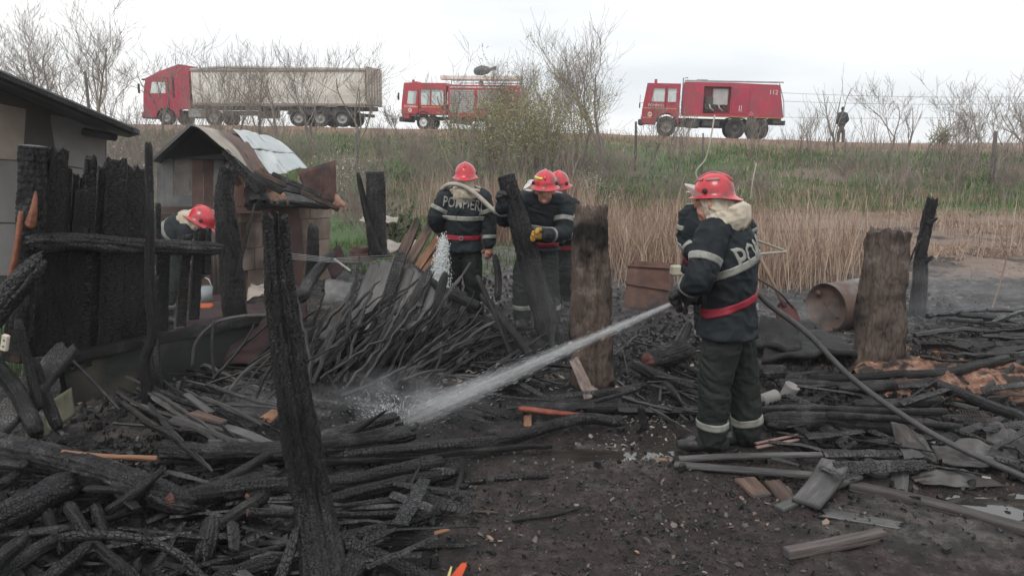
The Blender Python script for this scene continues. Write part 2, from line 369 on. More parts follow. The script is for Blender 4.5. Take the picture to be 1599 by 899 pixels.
def on(px, py, dz=0.0):
    """where the line of sight meets the terrain"""
    r = ray(px, py); t = np.concatenate([np.linspace(2, 15, 400), np.linspace(15, 90, 900)]); q = np.array((0, 0, CAM_H)) + r * t[:, None]
    b = q[:, 2] < H(q[:, 0], q[:, 1], False) + dz
    i = int(np.argmax(b)) if b.any() else len(t) - 1
    return np.array((q[i, 0], q[i, 1], Hs(q[i, 0], q[i, 1])))

def build_ground():
    def axis(a, step0, grow, far):
        out = [a]; s = step0
        while abs(out[-1]) < far: out.append(out[-1] + s); s *= grow
        return out
    ys = list(np.arange(2.4, 10.0, 0.04)); s = 0.04
    while ys[-1] < 70: s *= 1.012; ys.append(ys[-1] + min(s, 0.6))
    while ys[-1] < 2500: s = s * 1.35; ys.append(ys[-1] + max(s, 4))
    ys = [-60, -20, -6, -1, 1, 1.8] + ys
    xp = list(np.arange(0, 5.0, 0.045)); s = 0.045
    while xp[-1] < 45: s *= 1.02; xp.append(xp[-1] + min(s, 0.8))
    while xp[-1] < 2500: s = max(s, 1) * 1.5; xp.append(xp[-1] + s)
    xs = np.array([-a for a in xp[:0:-1]] + xp); ys = np.array(ys)
    X, Y = np.meshgrid(xs, ys); Z = H(X, Y)
    v = np.stack([X, Y, Z], -1).reshape(-1, 3); nx, ny = len(xs), len(ys)
    i, j = np.meshgrid(np.arange(nx - 1), np.arange(ny - 1)); a = (j * nx + i).ravel()
    f = np.stack([a, a + 1, a + nx + 1, a + nx], 1)
    m, nd, lk = newmat('ground')
    out = nd.new('ShaderNodeOutputMaterial'); b = nd.new('ShaderNodeBsdfPrincipled'); lk.new(b.outputs[0], out.inputs[0])
    t = nd.new('ShaderNodeTexCoord'); sp = nd.new('ShaderNodeSeparateXYZ'); lk.new(t.outputs['Object'], sp.inputs[0])
    def noise(sc, det=5, rough=.6):
        n = nd.new('ShaderNodeTexNoise'); n.inputs['Scale'].default_value = sc; n.inputs['Detail'].default_value = det; n.inputs['Roughness'].default_value = rough
        lk.new(t.outputs['Object'], n.inputs['Vector']); return n.outputs['Fac']
    def math_(op, a, b_=None, c=None, clamp=False):
        q = nd.new('ShaderNodeMath'); q.operation = op; q.use_clamp = clamp
        for k, w in enumerate((a, b_, c)):
            if w is None: continue
            if isinstance(w, (int, float)): q.inputs[k].default_value = w
            else: lk.new(w, q.inputs[k])
        return q.outputs[0]
    def mask(val, lo, hi):
        r = nd.new('ShaderNodeMapRange'); r.interpolation_type = 'SMOOTHSTEP'; lk.new(val, r.inputs[0]); r.inputs[1].default_value = lo; r.inputs[2].default_value = hi
        return r.outputs[0]
    def mixc(f_, a, b_):
        q = nd.new('ShaderNodeMix'); q.data_type = 'RGBA'; lk.new(f_, q.inputs[0])
        for k, w in ((6, a), (7, b_)):
            if isinstance(w, tuple): q.inputs[k].default_value = (*w, 1)
            else: lk.new(w, q.inputs[k])
        return q.outputs[2]
    n1, n2, n3, n4 = noise(1.1), noise(6, 8, .7), noise(40, 6, .7), noise(0.35, 5)
    dirt = ramp(nd, [(0.34, (0.007, 0.0056, 0.0055)), (0.46, (0.023, 0.0160, 0.0150)), (0.58, (0.058, 0.039, 0.035)), (0.72, (0.13, 0.098, 0.088))])
    lk.new(math_('MULTIPLY_ADD', n3, 0.35, math_('MULTIPLY', n2, 0.65)), dirt.inputs[0])
    ash = ramp(nd, [(0.32, (0.022, 0.020, 0.021)), (0.50, (0.085, 0.078, 0.078)), (0.66, (0.27, 0.25, 0.25))]); lk.new(math_('MULTIPLY_ADD', n3, 0.3, math_('MULTIPLY', n2, 0.7)), ash.inputs[0])
    straw = ramp(nd, [(0.3, (0.12, 0.085, 0.068)), (0.5, (0.26, 0.19, 0.15)), (0.7, (0.38, 0.29, 0.23))]); lk.new(math_('MULTIPLY_ADD', n3, 0.5, math_('MULTIPLY', n1, 0.5)), straw.inputs[0])
    green = ramp(nd, [(0.3, (0.042, 0.070, 0.028)), (0.5, (0.07, 0.12, 0.042)), (0.7, (0.12, 0.165, 0.065))]); lk.new(math_('MULTIPLY_ADD', n3, 0.4, math_('MULTIPLY', n1, 0.6)), green.inputs[0])
    crest = ramp(nd, [(0.3, (0.13, 0.085, 0.06)), (0.55, (0.26, 0.175, 0.13)), (0.75, (0.36, 0.26, 0.20))]); lk.new(math_('MULTIPLY_ADD', n3, 0.5, math_('MULTIPLY', n1, 0.5)), crest.inputs[0])
    yw = math_('MULTIPLY_ADD', math_('SUBTRACT', n4, 0.5), 7.0, sp.outputs[1])
    yw2 = math_('MULTIPLY_ADD', math_('SUBTRACT', n1, 0.5), 5.0, yw)
    soot = ramp(nd, [(0.35, (0.006, 0.006, 0.006)), (0.6, (0.020, 0.019, 0.019)), (0.8, (0.05, 0.046, 0.044))]); lk.new(math_('MULTIPLY_ADD', n3, 0.35, math_('MULTIPLY', n2, 0.65)), soot.inputs[0])
    nx_ = math_('MULTIPLY_ADD', math_('SUBTRACT', n1, 0.5), 1.3, sp.outputs[0]); ny_ = math_('MULTIPLY_ADD', math_('SUBTRACT', n1, 0.5), 1.5, sp.outputs[1])
    sootm = math_('MAXIMUM', mask(math_('MULTIPLY', nx_, -1.0), 0.15, 0.6), mask(ny_, 5.4, 6.0))
    c = mixc(sootm, dirt.outputs[0], soot.outputs[0])
    c = mixc(mask(yw2, 9.5, 12.5), c, ash.outputs[0])
    xs_ = math_('MULTIPLY_ADD', sp.outputs[0], 0.45, yw2)          # straw starts nearer on the right
    c = mixc(mask(xs_, 14.8, 17.0), c, straw.outputs[0])
    c = mixc(math_('MULTIPLY', mask(noise(0.55, 5, .65), .50, .58), math_('SUBTRACT', 1.0, mask(sp.outputs[1], 19, 23))), c, mixc(mask(n2, .4, .6), (0.03, 0.027, 0.026), (0.10, 0.085, 0.078)))
    leftg = math_('MULTIPLY', mask(math_('MULTIPLY', sp.outputs[0], -1.0), 0.3, 2.5), mask(yw2, 12.5, 15))
    c = mixc(leftg, c, green.outputs[0])
    c = mixc(mask(yw2, 22, 26), c, mixc(mask(noise(0.22, 6, .65), .47, .60), green.outputs[0], (0.17, 0.13, 0.10)))
    c = mixc(mask(math_('MULTIPLY_ADD', sp.outputs[0], 0.18, yw), 41.5, 45.5), c, crest.outputs[0])
    lk.new(c, b.inputs['Base Color'])
    wet = mask(n2, 0.50, 0.62); near = math_('SUBTRACT', 1.0, mask(sp.outputs[1], 9, 14))
    rg = math_('SUBTRACT', 0.92, math_('MULTIPLY', math_('MULTIPLY', wet, near), 0.68)); lk.new(rg, b.inputs['Roughness'])
    bp = nd.new('ShaderNodeBump'); bp.inputs['Strength'].default_value = 1.0; bp.inputs['Distance'].default_value = 0.03
    lk.new(math_('MULTIPLY_ADD', noise(110, 4), .5, n3), bp.inputs['Height']); lk.new(bp.outputs[0], b.inputs['Normal'])
    o = link('ground', mesh('ground', v, f, m, True)); tag(o, kind='structure')
build_ground()

# road strip on top of the embankment
def build_road():
    xs = np.linspace(-70, 70, 141); mb = MB(); A = np.array([(x, road_y(x) - 3.4, crest_z(x) + .02) for x in xs]); B = np.array([(x, road_y(x) + 3.4, crest_z(x) + .02) for x in xs])
    v = np.vstack([A, B]); n = len(xs); f = [(k, k + 1, k + 1 + n, k + n) for k in range(n - 1)]
    mb.add(v, f); tag(mb.build('road', mat('asphalt', [(0.3, (0.05, 0.05, 0.052)), (0.7, (0.09, 0.088, 0.085))], 8)), kind='structure')
build_road()
WATER = mat('puddle_water', [(0.4, (0.03, 0.026, 0.024)), (0.6, (0.05, 0.045, 0.04))], scale=3, rough=0.04, bump=0.05, bscale=9, spec=1.0)
for k, (c, rx, ry) in enumerate(WET):
    a = np.linspace(0, 2 * math.pi, 40, endpoint=False); zc = float(np.mean(H(c[0] + rx * .5 * np.cos(a), c[1] + ry * .5 * np.sin(a)))) 
    v = np.stack([c[0] + rx * 1.15 * np.cos(a), c[1] + ry * 1.2 * np.sin(a), np.full(40, zc + .016)], 1)
    tag(link('puddle', mesh('puddle', v, [list(range(40))], WATER, False)), kind='structure')

# ------------------------------------------------------------------ loose ground debris: far too many flakes to count
def flakes(name, n, region, smin, smax, mats, seed, label, hgt=0.25, dens=None):
    rng = np.random.RandomState(seed); xs, ys = region(rng, n)
    if dens is not None:
        k = rng.rand(len(xs)) < dens(xs, ys); xs, ys = xs[k], ys[k]
    n = len(xs); z = H(xs, ys); s = smin + (smax - smin) * rng.rand(n) ** 2.5
    a0 = rng.rand(n) * 6.28; el = 0.35 + 0.65 * rng.rand(n); K = 5
    th = a0[:, None] + np.arange(K)[None] * 2 * math.pi / K + rng.randn(n, K) * 0.25
    r = s[:, None] * (0.6 + 0.5 * rng.rand(n, K))
    dx, dy = np.cos(th) * r, np.sin(th) * r * el[:, None]
    an = rng.rand(n) * 6.28; ca, sa = np.cos(an)[:, None], np.sin(an)[:, None]
    X, Y = dx * ca - dy * sa, dx * sa + dy * ca
    tx, ty = rng.randn(n)[:, None] * 0.35, rng.randn(n)[:, None] * 0.35
    Z = X * tx + Y * ty
    base = np.stack([xs[:, None] + X, ys[:, None] + Y, z[:, None] + Z + s[:, None] * 0.12], -1)
    top = np.stack([xs[:, None] + X * .8, ys[:, None] + Y * .8, z[:, None] + Z + s[:, None] * (0.12 + hgt * rng.rand(n)[:, None]) + 0.002], -1)
    v = np.concatenate([base, top], 1).reshape(-1, 3); o = np.arange(n)[:, None] * 2 * K
    quads = np.concatenate([np.stack([o[:, 0] + k, o[:, 0] + (k + 1) % K, o[:, 0] + K + (k + 1) % K, o[:, 0] + K + k], 1) for k in range(K)])
    tops = [tuple(q) for q in (o + K + np.arange(K)[None]).tolist()]
    me = mesh(name, v, quads.tolist() + tops, mats, False)
    return tag(link(name, me), label, None, None, 'stuff')
FLK = mat('debris_mix', [(0.0, (0.010, 0.010, 0.010)), (0.45, (0.035, 0.031, 0.030)), (0.68, (0.08, 0.068, 0.062)), (0.86, (0.13, 0.108, 0.096)), (0.97, (0.22, 0.185, 0.165)), (1.0, (0.27, 0.17, 0.12))], scale=4, rough=.6, isl=1.1, bump=.4)
FLKD = mat('debris_dark', [(0.0, (0.004, 0.004, 0.004)), (0.5, (0.013, 0.012, 0.012)), (0.8, (0.035, 0.032, 0.030)), (1.0, (0.09, 0.078, 0.072))], scale=4, rough=.5, isl=1.1, bump=.4)
FLKP = mat('debris_pale', [(0.0, (0.06, 0.055, 0.05)), (0.5, (0.20, 0.18, 0.165)), (1.0, (0.42, 0.38, 0.34))], scale=4, rough=.7, isl=1.0, bump=.4)
def view_region(y0, y1, ex=1.1):
    def f(rng, n):
        y = y0 + (y1 - y0) * rng.rand(n) ** 1.0; x = (rng.rand(n) * 2 - 1) * 0.66 * ex * y; return x, y
    return f
def px_region(cx, cy, rx, ry):
    c = G(cx, cy); a = G(cx + rx, cy)[0] - c[0]; b = abs(G(cx, cy - ry)[1] - c[1])
    def f(rng, n): return c[0] + rng.randn(n) * a * .6, c[1] + rng.randn(n) * b * .6
    return f
flakes('charred_litter', 45000, view_region(3.2, 13), .003, .022, FLKD, 1, 'black charcoal crumbs and bark flakes strewn over the yard', dens=lambda x, y: 0.5 + 1.4 * fbm(x * 1.1, y * 1.1, 21))
flakes('mud_crumbs', 3500, px_region(1020, 800, 420, 130), .003, .018, FLKD, 61, 'dark crumbs trodden into the mud', hgt=.8)
flakes('ash_litter', 24000, view_region(3.4, 12), .003, .03, FLK, 2, 'mixed grey and brown burnt scraps strewn over the yard', dens=lambda x, y: 0.25 + 1.6 * fbm(x * 1.3, y * 1.3, 33))
for i, (cx, cy, rx, ry, n, lab) in enumerate([(1010, 655, 50, 18, 130, 'pale plaster flakes beside the boots of the hose holder'), (975, 690, 110, 26, 170, 'pale flakes around the puddle in the middle of the yard'),
        (720, 605, 150, 26, 260, 'pale scraps scattered where the water jet lands'), (1090, 480, 60, 16, 200, 'pale litter behind the rusty sheet metal bin'), (1470, 700, 90, 30, 160, 'pale chips among the grey metal sheets'), (1080, 580, 60, 20, 120, 'pale chips among the logs beside the brown post'), (700, 470, 120, 25, 260, 'pale rubbish behind the heap of burnt poles')]):
    flakes('pale_litter', n, px_region(cx, cy, rx, ry), .006, .04, FLKP, 50 + i, lab)

CHK = mat('charcoal_chunk', [(0.0, (0.003, 0.003, 0.003)), (0.6, (0.009, 0.009, 0.0095)), (0.9, (0.025, 0.024, 0.024)), (1.0, (0.07, .062, .058))], scale=14, rough=.5, isl=.8, bump=.6, bscale=60)
for i, (cx, cy, rx, ry, n) in enumerate([(230, 830, 330, 110, 2600), (300, 640, 190, 80, 1500), (600, 590, 160, 40, 1300), (1400, 640, 260, 80, 2200), (1480, 520, 200, 45, 1500), (1060, 570, 130, 70, 1500), (760, 540, 150, 40, 1200), (830, 460, 200, 30, 900)]):
    flakes('charcoal_chunks', n, px_region(cx, cy, rx, ry), .008, .045, CHK, 150 + i, 'black charcoal lumps littering the burnt yard', hgt=1.3)
# ------------------------------------------------------------------ embankment grass, dry grass, reeds
def blades(name, n, region, h0, h1, w, mat_, seed, label, bend=0.4, dens=None, lean=0.25):
    rng = np.random.RandomState(seed); xs, ys = region(rng, n)
    if dens is not None:
        k = rng.rand(len(xs)) < dens(xs, ys); xs, ys = xs[k], ys[k]
    n = len(xs); z = H(xs, ys, False) - 0.03; h = h0 + (h1 - h0) * rng.rand(n); a = rng.rand(n) * 6.28
    lx, ly = rng.randn(n) * lean, rng.randn(n) * lean
    ww = w * (0.6 + .8 * rng.rand(n)); wx, wy = np.cos(a) * ww, np.sin(a) * ww
    P0 = np.stack([xs, ys, z], 1); M = P0 + np.stack([lx * h * .5, ly * h * .5, h * .55], 1); T = P0 + np.stack([lx * h * (1 + bend), ly * h * (1 + bend), h * (1 - .1 * bend)], 1)
    wv = np.stack([wx, wy, wx * 0], 1)
    v = np.stack([P0 - wv, P0 + wv, M + wv * .7, M - wv * .7, T], 1).reshape(-1, 3); o = np.arange(n) * 5
    f = np.stack([o, o + 1, o + 2, o + 3], 1).tolist() + np.stack([o + 3, o + 2, o + 4], 1).tolist()
    return tag(link(name, mesh(name, v, f, mat_, False)), label, None, None, 'stuff')
GR = mat('green_grass', [(0.2, (0.045, 0.085, 0.03)), (0.5, (0.085, 0.16, 0.05)), (0.8, (0.14, 0.20, 0.075))], scale=.5, isl=.6, rough=.9, bump=0, spec=.2)
DR = mat('dry_grass', [(0.2, (0.16, 0.105, 0.08)), (0.5, (0.31, 0.215, 0.16)), (0.8, (0.46, 0.35, 0.27))], scale=.5, isl=.7, rough=.9, bump=0, spec=.2)
RD = mat('dry_reed', [(0.2, (0.17, 0.105, 0.08)), (0.5, (0.34, 0.235, 0.18)), (0.8, (0.52, 0.41, 0.32))], scale=.5, isl=.9, rough=.9, bump=0, spec=.2)
def fan(y0, y1, a0, a1):      # a = x/y tangent limits
    def f(rng, n):
        y = y0 + (y1 - y0) * rng.rand(n); return (a0 + (a1 - a0) * rng.rand(n)) * y, y
    return f
blades('embankment_grass', 80000, fan(24.5, 47, -.6, .7), .10, .34, .016, GR, 3, 'short green grass covering the road embankment', dens=lambda x, y: np.clip(0.5 + 2.2 * fbm(x * .22, y * .3, 41), .15, 1) * (1 - sstep(0, 4, y - (road_y(x) - 9))))
blades('embankment_dry_grass', 34000, fan(23, 48, -.6, .7), .12, .42, .014, DR, 4, 'dry tan grass mixed into the embankment and along its crest', dens=lambda x, y: np.clip(0.35 + 2.0 * fbm(x * .25, y * .25, 47) + 1.0 * sstep(0, 3, y - (road_y(x) - 9)), 0, 1) * (1 - sstep(0, .8, y - (road_y(x) - 4.3))))
blades('yard_green_grass', 14000, fan(12.5, 25, -.28, .05), .05, .2, .009, GR, 5, 'fresh green grass behind the burnt yard', dens=lambda x, y: 0.6 + 1.6 * fbm(x * .5, y * .5, 43))
blades('fence_green_grass', 3000, fan(7.0, 12, -.72, -.60), .08, .3, .008, GR, 15, 'green grass beside the corner of the grey shed')
blades('dry_meadow_grass', 30000, fan(12, 25, .03, .72), .05, .26, .008, DR, 6, 'matted dry grass between the burnt yard and the embankment', dens=lambda x, y: np.clip(0.40 + 2.6 * fbm(x * .45, y * .6, 44), 0, 1) * sstep(15.0, 17.5, y + .45 * x), lean=.95)
def reed_clumps(name, n, cl, label, seed, h=(0.7, 1.5)):
    def reg(rng, n_):
        k = rng.randint(0, len(cl), n_); c = np.array([(q[0], q[1], q[2], q[3]) for q in cl])[k]
        return c[:, 0] + rng.randn(n_) * c[:, 2], c[:, 1] + rng.randn(n_) * c[:, 3]
    return blades(name, n, reg, h[0], h[1], .0055, RD, seed, label, bend=.3, lean=.16)
def C(px, d, sx, sy): return (P(px, 300, d)[0], d, sx, sy)
reed_clumps('drum_reeds', 1300, [C(1225, 11.8, .30, .35), C(1290, 12.4, .30, .35), C(1190, 12.6, .25, .3), C(1335, 13.2, .25, .3)], 'thin dry reeds in loose clumps just behind the oil drum', 27, (.35, 1.15))
reed_clumps('low_dry_reeds', 1300, [C(915, 19, .3, .5), C(950, 17, .25, .4), C(1010, 20, .35, .5), C(1060, 21, .35, .5), C(1130, 20, .3, .4)], 'low dry reeds in clumps right of the brown post', 17, (.35, 1.0))
reed_clumps('tall_dry_reeds', 2600, [C(770, 19, .35, .5), C(800, 18, .4, .6), C(850, 18, .45, .6), C(700, 22, .5, .6), C(880, 22, .6, .6)], 'tall dry tan reeds behind the two firefighters at the posts', 7, (.8, 1.7))
reed_clumps('orange_reed_tuft', 2200, [C(985, 12.6, .42, .4), C(1010, 13.5, .5, .4), C(1060, 15.5, .7, .5)], 'thick orange dry tuft right of the brown post', 8, (.5, 1.15))
reed_clumps('thin_dry_reeds', 800, [C(1200, 15, .5, .5), C(1290, 14, .4, .5), C(1250, 16, .6, .6), C(1120, 19, .9, .8), C(1340, 18, .5, .8), C(1450, 19, .5, .8), C(1580, 15, .5, .5)], 'thin pale reeds standing behind the oil drum', 9, (.4, 1.5))
reed_clumps('slope_reeds', 500, [C(900, 24, 2, 2), C(1050, 25, 3, 2), C(1250, 25, 3, 2), C(1400, 24, 3, 2), C(1550, 25, 2.5, 2), C(640, 30, 3, 3)], 'sparse dry reeds along the foot of the embankment', 10, (.4, 1.3))

# ------------------------------------------------------------------ trees
BARK = mat('bare_bark', [(0.3, (0.11, 0.095, 0.085)), (0.6, (0.20, 0.17, 0.155)), (0.8, (0.28, 0.25, 0.23))], scale=3, rough=.9, bump=.3)
TWIG = mat('bare_twig', [(0.3, (0.20, 0.165, 0.145)), (0.7, (0.34, 0.285, 0.25))], scale=2, rough=.9, bump=0, spec=.2)
TWIGG = mat('young_leaf', [(0.2, (0.17, 0.18, 0.07)), (0.6, (0.31, 0.31, 0.13)), (0.8, (0.42, 0.40, 0.20))], scale=1, rough=.8, bump=0, isl=.5)
BLOS = mat('white_blossom', [(0.2, (0.45, 0.42, 0.36)), (0.8, (0.75, 0.73, 0.66))], scale=1, rough=.8, bump=0, isl=.5)
def strands(paths, radii, seg=3):
    """many thin tapered tubes at once: paths (n,k,3), radii (n,k)"""
    p = np.asarray(paths); n, k, _ = p.shape; T = np.zeros_like(p); T[:, 1:-1] = p[:, 2:] - p[:, :-2]; T[:, 0] = p[:, 1] - p[:, 0]; T[:, -1] = p[:, -1] - p[:, -2]
    T /= np.linalg.norm(T, axis=2)[..., None] + 1e-9
    A = np.cross(T, np.array((0.31, 0.87, 0.12))); A /= np.linalg.norm(A, axis=2)[..., None] + 1e-9; B = np.cross(T, A)
    th = np.arange(seg) * 2 * math.pi / seg; r = np.asarray(radii)[..., None, None]
    v = p[:, :, None, :] + r * (A[:, :, None, :] * np.cos(th)[None, None, :, None] + B[:, :, None, :] * np.sin(th)[None, None, :, None])
    base = (np.arange(n) * k * seg)[:, None, None] + (np.arange(k - 1) * seg)[None, :, None]; j = np.arange(seg)[None, None, :]; j2 = (j + 1) % seg
    f = np.stack([base + j, base + j2, base + seg + j2, base + seg + j], -1).reshape(-1, 4)
    return v.reshape(-1, 3), f
def grow(rng, origin, d, L, r, depth, out, gn, up=0.15, kink=.18, spread=.75, nb=(3, 5), k=6):
    p = [np.array(origin, float)]; d = d / np.linalg.norm(d)
    for i in range(k - 1):
        d = d + rng.randn(3) * kink + np.array((0, 0, up)); d /= np.linalg.norm(d); p.append(p[-1] + d * L / (k - 1))
    p = np.array(p); rr = r * np.linspace(1, .45, k); out[gn].append((p, rr))
    if depth <= 0: return
    for b in range(rng.randint(nb[0], nb[1] + 1)):
        t = .25 + .72 * rng.rand(); i = t * (k - 1); i0 = min(int(i), k - 2); q = p[i0] + (p[i0 + 1] - p[i0]) * (i - i0)
        tan = p[i0 + 1] - p[i0]; tan /= np.linalg.norm(tan); s = rng.randn(3); s -= tan * s.dot(tan); s /= np.linalg.norm(s)
        a = spread * (.5 + .7 * rng.rand()); grow(rng, q, tan * math.cos(a) + s * math.sin(a), L * (.45 + .3 * rng.rand()), max(rr[i0] * .55, .004), depth - 1, out, gn + 1, up, kink, spread, nb, k)
def tree(px, d, top, label, seed, width=1.0, depth=4, nstem=1, r=None, lean=(0, 0), nb=(3, 5), trunk=.4, leafy=None, nleaf=0, spread=.75, up=.15, cat='tree', name='bare_tree', group='bare trees on the embankment', tw=.008, lsize=.03, base_py=None):
    rng = np.random.RandomState(seed); x, y = P(px, 300, d)[0], d; z = Hs(x, y); tw = max(tw, .0003 * d)
    ztop = CAM_H + (P(px, top, d)[2] - CAM_H); h = max(0.8, (ztop - z) * 1.13); r = r or .013 * h
    e = empty(name, (x, y, z), label, cat, group); tp, cp, rt = [], [], []
    out = {i: [] for i in range(8)}
    for s in range(nstem):
        a = rng.rand() * 6.28; off = 0 if nstem == 1 else .12 * h * width
        o = np.array((math.cos(a) * off * rng.rand(), math.sin(a) * off * rng.rand(), -.1)); sp = 0 if nstem == 1 else .28 * width
        dirv = np.array((lean[0] + math.cos(a) * sp, lean[1] + math.sin(a) * sp, 1.0))
        hh = h * (1 if nstem == 1 else .75 + .3 * rng.rand())
        # trunk then limbs
        k = 6; p = [o]; dv = dirv / np.linalg.norm(dirv)
        for i in range(k - 1): dv = dv + rng.randn(3) * .06; dv /= np.linalg.norm(dv); p.append(p[-1] + dv * hh * trunk / (k - 1))
        p = np.array(p); rs = r / math.sqrt(nstem); out[0].append((p, rs * np.linspace(1.15, .8, k)))
        for b in range(rng.randint(3, 5)):
            a2 = rng.rand() * 6.28; s2 = spread * width * (.35 + .6 * rng.rand()); i0 = rng.randint(2, k)
            grow(rng, p[i0], np.array((math.cos(a2) * s2 + lean[0], math.sin(a2) * s2 + lean[1], 1.)), hh * (1 - trunk * i0 / (k - 1)) * (.62 + .25 * rng.rand()), rs * .55, depth - 1, out, 1, up, .13, spread, nb)
    zmax = max(float((q[0][:, 2]).max()) for L_ in out.values() for q in L_); sc = h / max(zmax, .1)
    fix = lambda L_: (np.array([q[0] * (1, 1, sc) for q in L_]), np.array([np.maximum(q[1], tw * .5) for q in L_]))
    v, f = strands(*fix(out[0]), seg=7); link('trunk', mesh('trunk', v, f, BARK, True), e)
    V, F, n = [], [], 0
    for g in (1, 2, 3, 4):
        if out[g]:
            v, f = strands(*fix(out[g]), seg=5 if g == 1 else 3); V.append(v); F.append(f + n); n += len(v)
    cr_ = link('crown', mesh('crown', np.vstack(V), np.vstack(F), TWIG, True), e)
    if leafy is not None:
        segs = [q for g in (2, 3, 4) for q in out[g]] or out[1]; idx = rng.randint(0, len(segs), nleaf); c = np.array([segs[i][0][rng.randint(1, 6)] * (1, 1, sc) for i in idx]) + rng.randn(nleaf, 3) * .05 * (h / 4)
        u = rng.randn(nleaf, 3); u /= np.linalg.norm(u, axis=1)[:, None]; w = np.cross(u, rng.randn(nleaf, 3)); w /= np.linalg.norm(w, axis=1)[:, None]
        s = lsize * (.6 + .8 * rng.rand(nleaf))[:, None]; v = np.stack([c - u * s, c + w * s * .5, c + u * s, c - w * s * .5], 1).reshape(-1, 3); o = np.arange(nleaf) * 4
        link('foliage' if leafy is TWIGG else 'blossom', mesh('foliage', v, np.stack([o, o + 1, o + 2, o + 3], 1), leafy, False), e)
    return e
TREES = [
 (8, 44, 55, 'bare tree at the far left edge above the shed roof', dict(width=1.2, depth=4)),
 (62, 50, 105, 'small hazy bare tree between the far left tree and the tallest one', dict(width=1.2, nstem=3)),
 (92, 39, 22, 'tall fine-twigged bare tree left of the tallest one', dict(width=1.0, depth=4, nb=(4, 5))),
 (40, 37, 48, 'bare tree between the far left edge and the fine-twigged one', dict(width=.9, depth=4)),
 (262, 42, 60, 'bare tree rising behind the lorry cab', dict(width=.8, depth=4)),
 (172, 36, 12, 'tallest bare tree, spreading crown behind the left shed roof', dict(width=1.35, depth=4, nb=(4, 6))),
 (128, 40, 60, 'bare tree beside the wooden pole behind the left shed', dict(width=1.0, nstem=2)),
 (212, 30, 110, 'thin leaning bare tree in front of the red articulated cab', dict(lean=(-.25, 0))),
 (300, 24, 62, 'bare tree with long curved boughs in front of the lorry cab', dict(width=1.5, nstem=2, lean=(.35, 0), spread=.8, r=.05)),
 (352, 34, 75, 'bare multi-stemmed tree in front of the forward end of the trailer', dict(nstem=2, width=.7, nb=(3, 4))),
 (405, 38, 68, 'bare tree before the trailer, second along it', dict(width=.7, nb=(3, 4))),
 (438, 36, 70, 'slender bare tree before the middle of the trailer', dict(width=.6, nb=(3, 4))),
 (498, 38, 72, 'bare tree before the trailer wheels', dict(nstem=2, width=.8)),
 (560, 34, 78, 'tall thin sapling at the tail of the trailer', dict(width=.6)),
 (622, 40, 150, 'low bare tree at the nose of the crew-cab fire engine', dict(width=1.2)),
 (718, 31, 82, 'bare forked tree in front of the crew-cab fire engine', dict(width=1.1, depth=4)),
 (782, 33, 95, 'bare stems rising behind the tail of the crew-cab fire engine', dict(nstem=4, width=.6)),
 (848, 31, 80, 'tall bare stems above the greening willow bush', dict(nstem=4, width=.8)),
 (898, 35, 72, 'bare tree between the willow bush and the big willow', dict(nstem=2, width=.7)),
 (940, 32, 42, 'largest bare willow with a fan of upright boughs', dict(width=1.15, depth=4, nb=(4, 6), trunk=.33, r=.11, up=.2)),
 (1008, 34, 160, 'low bare shrub left of the six-wheeled fire engine', dict(nstem=3, width=.8, depth=3)),
 (1306, 35, 118, 'thin arching sapling behind the distant watching man', dict(width=.4, lean=(-.2, 0), depth=2)),
 (1262, 38, 158, 'dry brown shrub between the six-wheeled engine and the man', dict(nstem=5, width=1.2, depth=2)),
 (1385, 34, 128, 'bare tree right of the distant watching man', dict(width=1.3, depth=4)),
 (1432, 34, 128, 'wide wind-swept bare tree second right of the distant man', dict(width=1.3, lean=(.4, 0), depth=4)),
 (1500, 36, 165, 'thin bare tree beside the round green shrub', dict(nstem=2, width=.9)),
 (1552, 31, 122, 'bare tree growing beside the dark post at the right edge', dict(width=1.2, depth=4)),
 (1596, 34, 126, 'bare tree cut by the right edge of the view', dict(width=1.1)),
 (1120, 26, 262, 'low dead shrub below the six-wheeled engine', dict(nstem=4, width=1.2)),
 (660, 28, 200, 'leafless scrub on the slope left of the forked tree', dict(nstem=4, width=1.0, depth=3)),
 (240, 20, 160, 'tangled leafless scrub between the two sheds', dict(nstem=6, width=1.6)),
 (180, 17, 190, 'grey dead scrub behind the gap beside the left shed', dict(nstem=6, width=1.5)),
 (320, 40, 150, 'brown scrub below the lorry on the bank', dict(nstem=5, width=1.6, depth=2)),
 (440, 42, 165, 'brown scrub below the trailer on the bank', dict(nstem=5, width=1.6, depth=2)),
]
_r = random.Random(77)
